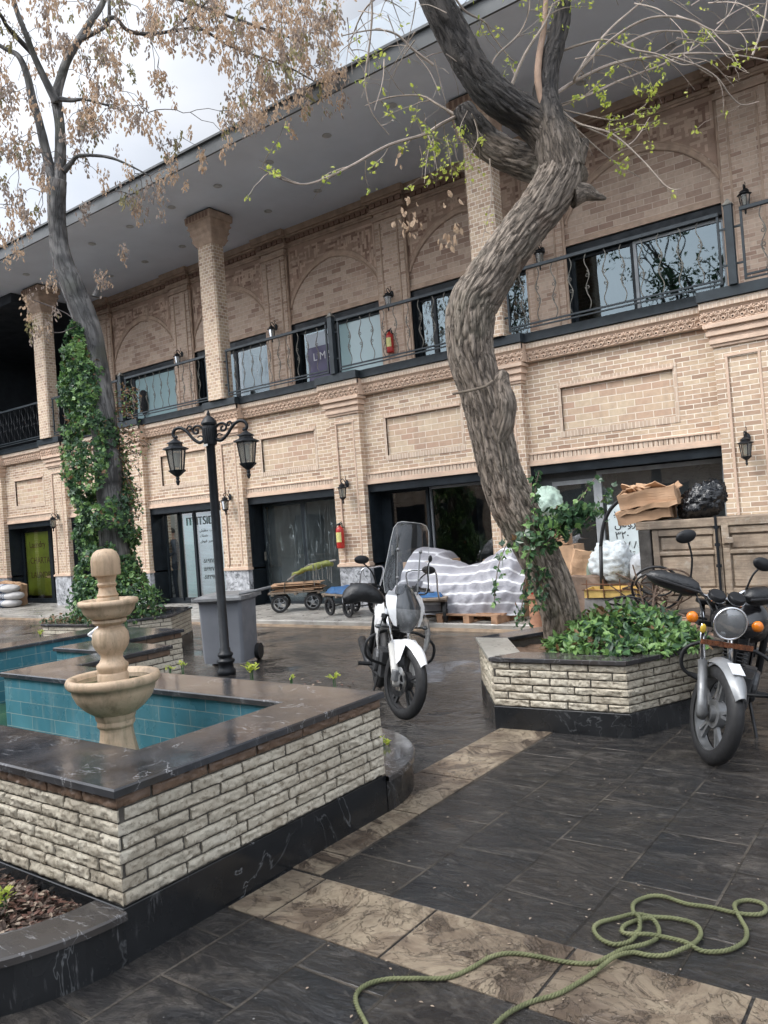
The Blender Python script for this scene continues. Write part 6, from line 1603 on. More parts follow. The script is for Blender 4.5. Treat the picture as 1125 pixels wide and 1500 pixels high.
# ------------------------------------------------------------------ wheelie bin behind the lamp post
BINM = simple('grey_bin_plastic', (.155, .165, .185), .45, .12, 3, .15, .003); BINL = simple('weathered_bin_lid', (.17, .175, .18), .5, .3, 8, .4, .006)
P0 = atY(332, 992, 6.62); bx, by = P0.x + .0, 6.72
bn = thing('wheelie_bin', 'large grey plastic bin with its dented lid shut, behind the lamp post', 'bin', (bx, by, 0), radians(24))
Mb = wm(bn)
def bb(m, name, mat, par=None, **k): m.v = [tuple(Mb @ Vector(v)) for v in m.v]; return m.build(name, mat, par or bn, **k)
m = MB()
def rr(hw, hd, z, c=.03, dy=0): return [(x, y + dy, z) for x, y in ((-hw + c, -hd), (hw - c, -hd), (hw, -hd + c), (hw, hd - c), (hw - c, hd), (-hw + c, hd), (-hw, hd - c), (-hw, -hd + c))]
L = [rr(.262, .245, .03), rr(.268, .25, .12), rr(.282, .262, .76), rr(.286, .266, .78), rr(.305, .285, .785), rr(.305, .285, .815)]
m.extrude_loop(L); m.add(L[0], [tuple(reversed(range(8)))])
bo = bb(m, 'bin_body', BINM, bevel=.012)
m = MB(); nx, ny = 16, 14; g0 = []
for j in range(ny + 1):
    for i in range(nx + 1):
        x = -.325 + .65 * i / nx; y = -.32 + .64 * j / ny; e = min(i, nx - i, j, ny - j)
        g0.append((x, y, .822 + (.035 if e > 1 else .02 * e / 1.0) + .012 * noise.noise(Vector((x * 5, y * 5, 1))) + .03 * (y + .36)))
m.add(g0, [(j * (nx + 1) + i, j * (nx + 1) + i + 1, (j + 1) * (nx + 1) + i + 1, (j + 1) * (nx + 1) + i) for j in range(ny) for i in range(nx)])
m.box(-.325, .325, -.33, -.318, .80, .832); m.box(-.33, -.318, -.32, .32, .80, .845); m.box(.318, .33, -.32, .32, .80, .845)
m.tube([(.28, -.28, .87), (.46, -.16, .89), (.56, .05, .905)], .018, 8); bb(m, 'bin_lid', BINL, smooth=False)
for s in (-1, 1):
    m = MB(); m.lathe([(.04, -.03), (.10, -.028), (.10, .028), (.04, .03)], (s * .29, .20, .10), 20, M=Ry(pi / 2)); bb(m, 'wheel', RUB, angle=40)

# ------------------------------------------------------------------ striped tarpaulin over goods on a pallet
WOOD = simple('pallet_wood', (.34, .20, .12), .6, .35, 10, .4, .004)
pal = thing('wooden_pallet', 'worn wooden pallet under the striped tarpaulin, on the shopfront walk', 'pallet', (-5.7, 9.95, SW), radians(-3)); Mp = wm(pal)
for k in range(5):
    m = MB(); y = -.36 + k * .18; m.box(-.52, .52, y - .05, y + .05, .105, .125); m.v = [tuple(Mp @ Vector(v)) for v in m.v]; m.build('deck_board', WOOD, pal)
for x in (-.46, 0, .46):
    m = MB()
    m.box(x - .05, x + .05, -.41, .41, .02, .104) if x else [m.box(x - .05, x + .05, y - .06, y + .06, .02, .104) for y in (-.35, 0, .35)]
    m.box(x - .05, x + .05, -.41, .41, .0, .0195); m.v = [tuple(Mp @ Vector(v)) for v in m.v]; m.build('stringer', WOOD, pal)
def tarp_mat():
    n = NT('striped_tarpaulin'); at = n.n('ShaderNodeAttribute', attribute_name='stripe'); P = n.pos()
    w = n.math('ADD', at.outputs['Fac'], n.math('MULTIPLY', n.noise(3, P, 2), .02))
    f = n.math('FRACT', n.math('MULTIPLY', w, 10.0))
    col = n.ramp(f, [(0, (.70, .71, .74)), (.15, (.70, .71, .74)), (.18, (.33, .33, .36)), (.55, (.27, .27, .30)), (.97, (.30, .30, .33)), (1.0, (.70, .71, .74))])
    col = n.mix(n.ramp(n.noise(6, P, 5), [(.4, 0.0), (.75, .4)]), col, (.36, .36, .38))
    return n.bsdf(col, .38, n.bump(n.noise(14, P, 6, .65, .8), .8, .02))
TARP = tarp_mat()
m = MB(); st = []
# a draped sheet over an uneven heap: profile of the crest along X
def crest(x):      # x from -7.6 to -4.95
    pts = [(-7.6, .30), (-7.25, .75), (-7.05, 1.16), (-6.7, 1.10), (-6.35, .95), (-6.1, .86), (-5.85, .90), (-5.6, 1.0), (-5.35, 1.14), (-5.2, 1.16), (-5.02, .80)]
    for a, b in zip(pts[:-1], pts[1:]):
        if a[0] <= x <= b[0]: t = (x - a[0]) / (b[0] - a[0]); t = t * t * (3 - 2 * t); return a[1] + (b[1] - a[1]) * t
    return pts[-1][1]
nx, ny = 90, 46; g0 = []
for j in range(ny + 1):
    for i in range(nx + 1):
        x = -7.55 + 2.58 * i / nx; t = j / ny; hgt = crest(x)
        yf = 9.72 + .10 * noise.noise(Vector((x * 2, 3, 1))) + (.25 if x < -6.6 else 0) + .12 * max(0, (x + 5.15)) * 3
        if t < .62:
            u = t / .62; z = .19 + (hgt - .19) * sin(u * pi / 2) ** .9; y = yf + .62 * (u ** 2.2)
        else:
            u = (t - .62) / .38; z = hgt - .25 * u * u; y = yf + .62 + .45 * u
        f1 = noise.noise(Vector((x * 3.2 + z * 1.5, z * 2.2 - x, 4))); f2 = noise.noise(Vector((x * 9 - z * 5, z * 8, 7)))
        if i == nx: y += .03
        g0.append((x + .02 * f2, y - .10 * f1 - .035 * f2 - .03 * abs(noise.noise(Vector((x * 14, z * 3, 2)))), z + .02 * f2)); st.append(.35 * t + .62 * z / 1.15 * .9)
m.add(g0, [(j * (nx + 1) + i, j * (nx + 1) + i + 1, (j + 1) * (nx + 1) + i + 1, (j + 1) * (nx + 1) + i) for j in range(ny) for i in range(nx)])
o = m.build('striped_tarpaulin', TARP, None, smooth=True); a = o.data.attributes.new('stripe', 'FLOAT', 'POINT'); a.data.foreach_set('value', st)
tag(o, 'grey and white striped tarpaulin draped over a heap of goods on the pallet', 'tarpaulin')
m = MB()
for (xa, xb, y0, y1, z1) in ((-7.2, -6.5, 10.2, 10.8, .95), (-6.4, -5.9, 10.2, 10.8, .72), (-5.75, -5.15, 10.2, 10.7, .95)): m.box(xa, xb, y0, y1, SW + .002, z1)
o = m.build('covered_goods', simple('carton_board', (.34, .22, .13), .8, .15, 4, .2)); tag(o, 'cartons hidden under the striped tarpaulin', 'cartons')

# ------------------------------------------------------------------ hand carts
CWOOD = simple('grey_cart_boards', (.21, .165, .125), .75, .35, 12, .5, .006); CARD = simple('brown_cardboard', (.36, .225, .135), .8, .2, 5, .25, .005); CARD2 = simple('worn_cardboard', (.44, .28, .17), .82, .25, 7, .4, .006)
BLUE = simple('blue_tarp_cloth', (.02, .09, .22), .5, .3, 8, .6, .01)
def cart(label, loc, rz, seed, load):
    th = thing('hand_cart', label, 'hand cart', loc, rz, 'porters hand carts'); M = wm(th); r = random.Random(seed)
    def cb(m, name, mat, par=None, **k): m.v = [tuple(M @ Vector(v)) for v in m.v]; return m.build(name, mat, par or th, **k)
    m = MB(); m.box(-.50, .50, -.29, .29, .34, .37); [m.bar((x, -.30, .33), (x, .30, .33), .05, .04) for x in (-.42, 0, .42)]; cb(m, 'cart_deck', CWOOD, bevel=.004)
    for x in (-.30, .30):
        for s in (-1, 1):
            m = MB(); m.lathe([(.115, -.022), (.150, -.022), (.158, -.012), (.158, .012), (.150, .022), (.115, .022), (.115, -.022)], (x, s * .25, .16), 26, M=Rx(pi / 2), cap=False); w_ = cb(m, 'wheel', RUB, angle=40)
            m = MB(); m.lathe([(.035, -.03), (.035, .03)], (x, s * .25, .16), 12, M=Rx(pi / 2)); m.lathe([(.105, -.012), (.118, -.012), (.118, .012), (.105, .012), (.105, -.012)], (x, s * .25, .16), 24, M=Rx(pi / 2), cap=False)
            for k in range(5): a = 2 * pi * k / 5 + .4; m.bar((x + .02 * cos(a), s * .25, .16 + .02 * sin(a)), (x + .11 * cos(a), s * .25, .16 + .11 * sin(a)), .018, .014)
            cb(m, 'wheel_hub', SILV if load == 'twigs' else BLKM, w_)
        m = MB(); m.tube([(x, -.25, .16), (x, .25, .16)], .011, 8); m.bar((x, -.2, .16), (x, -.2, .33), .03, .02); m.bar((x, .2, .16), (x, .2, .33), .03, .02); cb(m, 'axle', BLKM)
    m = MB(); 
    if load != 'twigs': m.tube(smooth_path([(-.50, -.2, .36), (-.62, -.2, .50), (-.74, -.2, .78), (-.74, 0, .80), (-.74, .2, .78), (-.62, .2, .50), (-.50, .2, .36)], 4), .014, 8); cb(m, 'push_handle', CHR, smooth=True)
    return th, M, cb
p = atZ(408, 896, SW); c1, M1, cb1 = cart('low hand cart before the plastic-wrapped shop, loaded with cardboard and a yellow-green bundle', (-10.02, 10.72, SW), radians(38), 3, 'twigs')
o = thing('cardboard_bale', 'crumpled flattened cardboard tied on the cart in front of the wrapped shop', 'cardboard', (-10.0, 10.7, .48)); m = MB(); r = random.Random(9)
for k in range(7): m.cbox(M1 @ Vector((r.uniform(-.12, .12), r.uniform(-.06, .06), .39 + k * .020)), (r.uniform(.75, .95), r.uniform(.40, .52), .014), Rz(radians(38 + r.uniform(-9, 9))) @ Rx(radians(r.uniform(-3, 3))))
m.build('cardboard_sheets', CARD, o); m = MB()
for x in (-.2, .15): m.tube([M1 @ Vector(q) for q in ((x, -.3, .36), (x + .02, -.26, .54), (x, .26, .54), (x, .3, .36))], .010, 5)
m.build('tie_rope', simple('dark_rope', (.05, .04, .03), .9), o)
a = atY(428, 842, 10.75); b = atY(478, 826, 10.6); o = thing('bundled_sack', 'yellow-green sack bundle jutting up from the loaded hand cart', 'sack', tuple(a))
YG_ = simple('yellow_green_sacking', (.17, .19, .04), .6, .4, 9, .6, .01)
m = MB(); P = smooth_path([a, a.lerp(b, .4) + Vector((0, 0, .02)), b, b + Vector((.05, .1, -.02))], 6); m.tube(P, lerpl([.02, .05, .06, .035], len(P)), 12); m.v = [tuple(Vector(v) + Vector((0, 0, .03 * noise.noise(Vector(v) * 9)))) for v in m.v]; m.build('sack_roll', YG_, o, smooth=True)
m = MB(); m.tube([a + Vector((-.12, 0, -.10)), a.lerp(b, .5) + Vector((0, 0, .08)), b + Vector((.22, .0, .06))], .018, 6); m.tube([a + Vector((0, 0, -.15)), a + Vector((.02, 0, .05))], .02, 6)
for k in range(9): q = b + Vector((random.Random(k).uniform(-.35, .1), random.Random(k + 40).uniform(-.1, .1), 0)); m.tube([q, q + Vector((random.Random(k + 7).uniform(-.06, .06), 0, -.22 - .2 * random.Random(k + 3).random()))], .008, 4)
m.build('pole_and_rags', simple('grey_rag', (.20, .19, .17), .8, .4), o)
c2, M2_, cb2 = cart('dark hand cart with a blue folded cloth, between the white motorcycle and the striped tarpaulin', (-6.45, 9.78, SW), radians(115), 4, 'none') 
def cloth_pad(name, c, d, rz, mat, label, cat, seed, amp=.02):
    m = MB(); nx, ny = 18, 12; g0 = []
    for j in range(ny + 1):
        for i in range(nx + 1):
            u = -1 + 2 * i / nx; v = -1 + 2 * j / ny; e = max(abs(u), abs(v)); z = d[2] * (1 - max(0, (e - .7) / .3) ** 2) + amp * noise.noise(Vector((u * 3, v * 3, seed)))
            g0.append(tuple(T(*c) @ Rz(rz) @ Vector((u * d[0], v * d[1], max(0.001, z)))))
    m.add(g0, [(j * (nx + 1) + i, j * (nx + 1) + i + 1, (j + 1) * (nx + 1) + i + 1, (j + 1) * (nx + 1) + i) for j in range(ny) for i in range(nx)])
    m.add([(g0[k][0], g0[k][1], c[2]) for k in (0, nx, (nx + 1) * (ny + 1) - 1, (nx + 1) * ny)], [(3, 2, 1, 0)])
    o = m.build(name, mat, None, smooth=True); tag(o, label, cat); return o
cloth_pad('folded_cloth', (-6.45, 9.78, SW + .373), (.36, .22, .06), radians(115), BLUE, 'blue folded cloth on the dark cart by the striped tarpaulin', 'cloth', 3)
c3, M3_, cb3 = cart('hand cart with chrome handle and blue cloth, behind the left handlebar of the white motorcycle', (-8.35, 10.25, SW), radians(160), 5, 'none')
cloth_pad('folded_cloth', (-8.35, 10.25, SW + .373), (.44, .25, .10), radians(160), BLUE, 'blue cloth on the cart with the chrome handle, before the marble plinth', 'cloth', 5)

# ------------------------------------------------------------------ rubbish and stored goods in front of the grey-framed shop
GW = simple('dark_weathered_post', (.055, .05, .045), .85, .5, 8, .6, .01)
OLDW = NT('old_bare_wood'); v = OLDW.pos(scale=(.6, 1, 9)); v2 = OLDW.pos()
cc = OLDW.ramp(OLDW.noise(5, v, 6, .65, .6), [(.3, (.27, .20, .145)), (.5, (.38, .295, .215)), (.72, (.46, .375, .285))])
cc = OLDW.mix(OLDW.ramp(OLDW.noise(2.4, v2, 6, .7), [(.42, 0.0), (.60, .75)]), cc, (.15, .115, .085)); cc = OLDW.mix(OLDW.ramp(OLDW.noise(6, v2, 6, .75), [(.56, 0.0), (.66, .6)]), cc, (.42, .38, .32)); cc = OLDW.mix(OLDW.ramp(OLDW.noise(1.3, v2, 4), [(.52, 0.0), (.66, .6)]), cc, (.07, .06, .05))
OLDW = OLDW.bsdf(cc, .75, OLDW.bump(OLDW.noise(7, v, 6), .6, .008))
YCB = 8.62
def cx_(px, y=YCB): return atY(px, 800, y).x
cab = thing('old_wooden_cabinet', 'old bare-wood cabinet with panelled doors and an iron bolt, behind the black motorcycle', 'cabinet', (-2.1, 8.8, 0))
xl, xr, zt_ = cx_(937), -.35, 1.40
m = MB(); m.box(xl + .14, xr, YCB + .02, YCB + .48, .12, zt_ - .09); m.build('carcass', OLDW, cab)
m = MB(); m.box(xl - .02, xr + .02, YCB - .03, YCB + .5, zt_ - .09, zt_); m.box(xl, xr, YCB - .015, YCB + .48, .06, .15); m.build('top_board', OLDW, cab, bevel=.008)
m = MB(); m.box(xl, xl + .13, YCB - .025, YCB + .46, .0, zt_ - .091); m.build('charred_corner_post', GW, cab, bevel=.008)
xs_ = [xl + .14, cx_(1058), cx_(1058) + .60, xr]
for a, b in zip(xs_[:-1], xs_[1:]):
    m = MB(); fw = .075; y0 = YCB - .012
    m.box(a + .006, a + fw, y0, YCB + .02, .16, zt_ - .10); m.box(b - fw, b - .006, y0, YCB + .02, .16, zt_ - .10)
    for (za, zb) in ((.16, .25), (.60, .66), (1.02, 1.06), (zt_ - .17, zt_ - .10)): m.box(a + fw, b - fw, y0, YCB + .02, za, zb)
    d = m.build('door_frame', OLDW, cab, bevel=.006)
    m = MB()
    for (za, zb) in ((.27, .58), (.68, 1.0), (1.08, zt_ - .19)): m.box(a + fw + .02, b - fw - .02, YCB + .004, YCB + .02, za, zb)
    m.build('door_panel', OLDW, d, bevel=.010)
xb_ = cx_(1052); m = MB(); m.tube([(xb_, YCB - .03, .55), (xb_, YCB - .03, 1.42)], .014, 8)
for z in (.62, .9, 1.12, 1.30): m.cbox((xb_, YCB - .025, z), (.05, .03, .03))
m.build('iron_bolt', IRON, cab)
m = MB(); m.box(xb_ + .05, xb_ + .12, YCB - .035, YCB - .014, 1.12, 1.36); m.box(xb_ + .07, xb_ + .16, YCB - .05, YCB - .036, 1.13, 1.19); m.build('wooden_latch', OLDW, cab, bevel=.005)
def crumple_box(name, c, d, R, mat, label, seed, group=None, jitter=.03):
    m = MB(); r = random.Random(seed); M = T(*c) @ R; nx, ny, nz = 8, 6, 5
    bm = bmesh.new(); bmesh.ops.create_cube(bm, size=1); bmesh.ops.subdivide_edges(bm, edges=bm.edges[:], cuts=5, use_grid_fill=True)
    vs = []
    for v_ in bm.verts:
        p = Vector((v_.co.x * d[0], v_.co.y * d[1], v_.co.z * d[2])); q = p * 6 + Vector((seed, 0, 0))
        p += Vector((noise.noise(q), noise.noise(q + Vector((9, 0, 0))), noise.noise(q + Vector((0, 9, 0))))) * jitter; vs.append(M @ p)
    bm.verts.index_update(); m.add(vs, [[v_.index for v_ in f.verts] for f in bm.faces]); bm.free(); 
    o = m.build(name, mat, None); 
    if label: tag(o, label, 'cardboard box', group)
    return o
ca = thing('cardboard_heap', 'stack of flattened and torn cardboard boxes on top of the wooden cabinet', 'cardboard', (-2.75, 8.7, 1.40))
r = random.Random(12); z = 1.42; cxx = atY(948, 745, 8.75)
def chp(name, c, d, R, mat, seed, jit):
    o = crumple_box(name, c, d, R, mat, None, seed, jitter=jit); o.parent = ca; o.matrix_parent_inverse = wm(ca).inverted()
chp('lower_carton', (cxx.x - .02, 8.80, 1.46), (.58, .42, .11), Rz(.12) @ Ry(-.10), CARD, 3, .035)
chp('middle_carton', (cxx.x + .03, 8.78, 1.545), (.66, .44, .05), Rz(.05) @ Ry(-.16), CARD2, 4, .04)
chp('open_carton', (cxx.x + .02, 8.80, 1.66), (.60, .40, .17), Rz(.16) @ Ry(-.13), CARD, 5, .035)
for k in range(11):
    chp('torn_flap', (cxx.x + r.uniform(-.24, .30), 8.70 + r.uniform(-.1, .22), 1.74 + r.uniform(-.01, .05)), (r.uniform(.12, .30), r.uniform(.10, .24), .010), Rz(r.uniform(0, 3)) @ Rx(r.uniform(-.6, .6)) @ Ry(r.uniform(-.6, .6)), CARD2 if k % 3 else CARD, 30 + k, .035)
def bag(name, c, d, mat, label, cat, seed, folds=9, amp=.12, top=.0, lean=0.0, hor=0.0):
    m = MB(); nu, nv = 64, 40; c = Vector(c); b0 = 0
    for j in range(nv + 1):
        t = pi * j / nv
        for i in range(nu):
            a = 2 * pi * i / nu; v_ = Vector((sin(t) * cos(a), sin(t) * sin(a), cos(t)))
            k = 1 + .16 * noise.noise(v_ * 1.6 + Vector((seed, 0, 0))) + amp * .6 * (abs(noise.noise(Vector((cos(a) * folds * .5, sin(a) * folds * .5, v_.z * 1.6 + seed)))) - .25) + amp * .35 * noise.noise(v_ * 9 + Vector((0, seed, 0)))
            z = v_.z; zz = min(max(z, -.78), .80 if hor else 2)
            if hor: k += hor * (min(1, abs(noise.noise(Vector((cos(a) * 1.1 + seed, sin(a) * 1.1, z * 6.5 + .8 * noise.noise(Vector((a, z * 2, seed)))))) * 3.5)) - .7)
            pinch = 1 - top * max(0, z - .55) * 1.8
            p = Vector((v_.x * d[0] * k * pinch + lean * zz, v_.y * d[1] * k * pinch, zz * d[2] * (k if z > -.7 else 1)))
            m.v.append(tuple(c + p))
    for j in range(nv):
        for i in range(nu): m.f.append((j * nu + i, (j + 1) * nu + i, (j + 1) * nu + (i + 1) % nu, j * nu + (i + 1) % nu))
    o = m.build(name, mat, None, smooth=True); tag(o, label, cat); return o
BAGB = simple('black_bin_liner', (.008, .009, .011), .20, .25, 10, .8, .02, bscale=16, rvar=.08); BAGW = simple('white_woven_sack', (.55, .60, .62), .42, .12, 9, .7, .012); BAGG = simple('pale_green_sack', (.38, .50, .42), .45, .2, 9, .7, .012)
q = atY(1028, 735, 8.85); bag('black_refuse_sack', (q.x, 8.85, 1.40 + .17), (.24, .20, .215), BAGB, 'bulging black refuse sack on top of the wooden cabinet', 'refuse sack', 3, 16, .42, lean=.08)
q = atY(897, 822, 9.9); bag('white_sack', (q.x, 9.9, .86), (.27, .22, .34), BAGW, 'full white plastic sack in front of the grey-framed shop, left of the cabinet post', 'sack', 5, 16, .16, hor=.13)
q = atY(934, 838, 9.6); bag('white_sack', (q.x + .02, 9.75, .78), (.16, .14, .22), simple('grey_white_sack', (.42, .44, .47), .45, .15, 9, .5, .01), 'small grey-white sack squeezed between the white sack and the cabinet post', 'sack', 7, 10, .2)
q = atY(803, 742, 10.6); bag('green_sack', (q.x, 10.6, 1.70), (.22, .18, .24), BAGG, 'pale green sack behind the leaning trunk, topmost of the heap', 'sack', 8, 12, .3)
q = atY(866, 850, 9.8); bag('green_sack', (q.x, 9.95, .72), (.12, .12, .30), simple('dull_green_sack', (.20, .25, .20), .5, .2, 9, .6, .01), 'slim dull green sack leaning on the left of the white sack', 'sack', 9, 8, .25)
q = atY(806, 800, 10.55); crumple_box('cardboard_box', (q.x, 10.65, 1.28), (.50, .40, .36), Rz(.2), CARD, 'brown cardboard box under the pale green sack behind the trunk', 6)
crumple_box('cardboard_box', (q.x + .05, 10.65, .60), (.66, .5, .98), Rz(.1), CARD2, 'big brown carton standing on the walk behind the leaning trunk', 8, jitter=.02)
q = atY(845, 820, 9.75); crumple_box('cardboard_box', (q.x, 9.95, .86), (.30, .26, .36), Rz(.5) @ Ry(.22), CARD2, 'tilted open brown carton between the trunk ivy and the white sack', 7, jitter=.025)
q = atY(855, 862, 9.7); crumple_box('cardboard_box', (q.x, 9.9, .42), (.62, .45, .60), Rz(-.2), simple('dark_carton', (.16, .11, .08), .8, .3), 'dark damp carton at the bottom of the rubbish heap', 11, jitter=.03)
crumple_box('cardboard_box', (atY(905, 860, 9.8).x, 9.95, .35), (.60, .5, .46), Rz(.1), simple('damp_carton', (.20, .14, .10), .8, .3), 'damp brown carton under the full white sack', 12, jitter=.02)
# yellow tray crate with wire rods
q = atY(898, 862, 9.3); tr_ = thing('yellow_crate', 'shallow yellow plastic crate with a rusty wire rack on it, behind the planter ivy', 'crate', (q.x, 9.4, .5), .12); Mt = wm(tr_)
m = MB(); m.box(-.34, .34, -.2, .2, 0, .02); m.box(-.34, .34, -.2, -.185, .02, .10); m.box(-.34, .34, .185, .2, .02, .10); m.box(-.34, -.325, -.185, .185, .02, .10); m.box(.325, .34, -.185, .185, .02, .10); m.v = [tuple(Mt @ Vector(v)) for v in m.v]; m.build('tray', simple('yellow_plastic', (.55, .38, .12), .5, .25, 8, .2), tr_)
m = MB(); 
for x in (-.3, -.1, .1, .3): m.tube([(x, -.21, .0), (x, -.21, .22)], .007, 5)
for z in (.10, .17): m.tube([(-.36, -.215, z), (.36, -.215, z - .02)], .006, 5)
m.v = [tuple(Mt @ Vector(v)) for v in m.v]; m.build('wire_rack', simple('rusty_wire', (.16, .07, .035), .8, .4), tr_)
crumple_box('cardboard_box', (q.x, 9.45, .30), (.72, .45, .38), Rz(.12), simple('grey_carton', (.18, .17, .16), .8, .3), 'grey box under the yellow crate', 14, jitter=.02)
# tangle of tubing and bicycle rims
RUST = simple('rusty_tube', (.10, .065, .045), .7, .45, 20, .4, .003)
for k, (px, py, R1, tilt, lab) in enumerate(((962, 862, .25, .35, 'old bicycle wheel rim leaning against the cabinet, left of the motorcycle muff'),)):
    q = atY(px, py, 8.35); th = thing('bicycle_wheel', lab, 'bicycle wheel', (q.x, 8.35, q.z)); M = T(q.x, 8.35, q.z) @ Rz(.3) @ Rx(tilt)
    m = MB(); P = [M @ Vector((R1 * cos(a), 0, R1 * sin(a))) for a in [2 * pi * i / 40 for i in range(40)]]; m.tube(P, .013, 8, closed=True); m.build('rim', BLKM, th, smooth=True)
    m = MB(); 
    for i in range(14): a = 2 * pi * i / 14; m.tube([M @ Vector((.02 * cos(a + 1), 0, .02 * sin(a + 1))), M @ Vector((R1 * cos(a), 0, R1 * sin(a)))], .0025, 4)
    m.lathe([(.022, -.04), (.022, .04)], (0, 0, 0), 10, M=Rx(pi / 2)); m.v[-20:] = [tuple(M @ Vector(v)) for v in m.v[-20:]]; m.build('spokes', RUST, th)
hp = thing('hose_tangle', 'tangle of dark rubber hoses and rusty rods heaped behind the ivy planter', 'hose', (-2.5, 8.5, .6)); r = random.Random(17)
for k in range(6):
    q = atY(945 + r.uniform(-25, 35), 868 + r.uniform(-18, 22), 8.35 + r.uniform(-.2, .15)); R1 = r.uniform(.10, .22); M = T(*q) @ Rz(r.uniform(-.6, .6)) @ Rx(r.uniform(.2, 1.2)); m = MB()
    m.tube([M @ Vector((R1 * cos(a) * 1.3, .03 * sin(2 * a), R1 * sin(a))) for a in [2 * pi * i / 26 * 1.2 for i in range(27)]], .010, 6); m.build('hose_loop', BLKM if k % 2 else RUST, hp, smooth=True)
m = MB()
for k in range(16): q = atY(925 + r.uniform(-10, 70), 880 + r.uniform(-30, 20), 8.35 + r.uniform(-.25, .1)); d = rv(r) * r.uniform(.12, .32); m.tube([q - d, q + Vector((0, 0, .02)), q + d], .008, 5)
m.build('rusty_rods', RUST, hp)
crumple_box('cardboard_box', (-2.55, 8.35, .25), (.9, .4, .42), Rz(.1), simple('dark_scrap', (.07, .055, .045), .85, .4), 'dark scrap box under the hose tangle', 15, jitter=.04)
# arch of black pipe behind the boxes
m = MB(); m.tube(smooth_path([atY(880, 800, 9.5), atY(884, 770, 9.5), atY(893, 748, 9.5), atY(908, 732, 9.5), atY(928, 718, 9.5)], 6), .024, 10); m.tube([atY(880, 800, 9.5), atY(882, 880, 9.5)], .024, 10); o = m.build('black_pipe', BLKM, None, smooth=True); tag(o, 'black plastic pipe arching up behind the cardboard heap', 'pipe')
# roof tiles / bricks stacked by the planter
for k, (px, py, w_) in enumerate(((1000, 905, .34), (1003, 918, .38), (1012, 930, .40))):
    q = atY(px, py, 7.75); crumple_box('clay_slab', (q.x, 7.75, .44 - .08 * k), (w_, .26, .065), Rz(.15 * k), simple('clay_slab_red', (.26, .16, .11), .7, .3, 8, .4), None, 20 + k, jitter=.012)
    tag(bpy.context.scene.objects[-1] if False else COL.objects[-1], 'reddish clay slab in the little stack behind the planter, %s one' % ('top', 'middle', 'bottom')[k], 'slab', 'clay slabs')
crumple_box('clay_slab', (atY(1010, 930, 7.75).x, 7.75, .12), (.44, .3, .24), Rz(0), CONC, None, 26, jitter=.02); tag(COL.objects[-1], 'concrete block under the reddish clay slabs', 'block')
# terracotta pot stack behind the trunk
TERR = simple('terracotta', (.40, .20, .12), .75, .3, 6, .3)
q = atZ(787, 925, .02); pt = thing('terracotta_flue', 'tall terracotta flue standing behind the leaning trunk with a red rim', 'terracotta pot', (q.x, q.y, .0))
m = MB(); m.lathe([(.10, 0), (.105, .02), (.085, .10), (.082, .44), (.10, .46), (.10, .52)], (q.x, q.y, .10 if q.y > 9.5 else 0), 20); m.build('flue_body', TERR, pt, angle=30)
m = MB(); m.lathe([(.09, .521), (.095, .53), (.088, .60), (.06, .61)], (q.x, q.y, .10 if q.y > 9.5 else 0), 16); m.build('red_cap', RED, pt, smooth=True)

# ------------------------------------------------------------------ far left goods
SACK = simple('woven_white_sack', (.47, .46, .45), .7, .1, 6, .5, .01); SACKR = simple('woven_striped_sack', (.42, .42, .44), .7, .15, 6, .5, .01, c2=(.46, .44, .44))
gx = [(-20.9, 10.6, 0), (-20.35, 10.75, 0), (-20.8, 10.65, .20), (-20.3, 10.8, .19), (-20.75, 10.7, .40), (-20.4, 10.75, .38)]
labs = ['lowest woven sack at the far left edge of the sack pile', 'lowest woven sack on the right of the far left pile', 'middle woven sack, left, of the far left pile', 'middle woven sack, right, of the far left pile', 'top woven sack, left, before the yellow poster shop', 'top woven sack, right, before the yellow poster shop']
for k, (x, y, z) in enumerate(gx):
    m = MB(); b0 = 0; nu, nv = 20, 12
    for j in range(nv + 1):
        t = -1 + 2 * j / nv; kk = (1 - abs(t) ** 4) ** .5
        for i in range(nu):
            a = 2 * pi * i / nu; m.v.append((x + .40 * t, y + .24 * kk * cos(a), SW + .115 + z + .11 * kk * sin(a) + .012 * noise.noise(Vector((t * 4, a, k)))))
    for j in range(nv):
        for i in range(nu): m.f.append((j * nu + i, j * nu + (i + 1) % nu, (j + 1) * nu + (i + 1) % nu, (j + 1) * nu + i))
    th = thing('grain_sack', labs[k], 'sack', (x, y, SW + z), 0, 'woven sacks piled at the far left'); m.build('sack_cloth', SACK if k % 2 else SACKR, th, smooth=True)
    s_ = MB(); 
    for (u, cl_) in ((-.2, 0), (.05, 1)):
        s_.tube([(x + .40 * u + .02 * sin(a), y + .245 * (1 - abs(u) ** 4) ** .5 * cos(a), SW + .115 + z + .113 * (1 - abs(u) ** 4) ** .5 * sin(a)) for a in [pi + i * pi / 10 for i in range(-5, 16)]], .008, 4)
    s_.build('printed_stripe', BLUE if k % 2 else RED, th)
for k, (dx, w_, h_, rt) in enumerate(((0, .55, .62, .1), (.42, .35, .55, .4))):
    crumple_box('cardboard_box', (-20.85 + dx, 11.05, SW + h_ / 2 + .02), (w_, .3, h_), Rz(rt) @ Ry(.1), CARD if k else CARD2, ('crumpled brown carton behind the sack pile, the wider one', 'crumpled brown carton behind the sack pile, the narrower one')[k], 50 + k, jitter=.06)
q = atZ(108, 880, .1); m = MB()
m.cbox((q.x, q.y, .42), (.06, .75, .60), Rz(radians(60)) @ Rx(radians(-8))); o = m.build('leaning_board', simple('pale_glossy_board', (.50, .54, .57), .25, .15, 3, .1), None, bevel=.004); tag(o, 'pale glossy board leaning at the marble plinth left of the ivy', 'board')

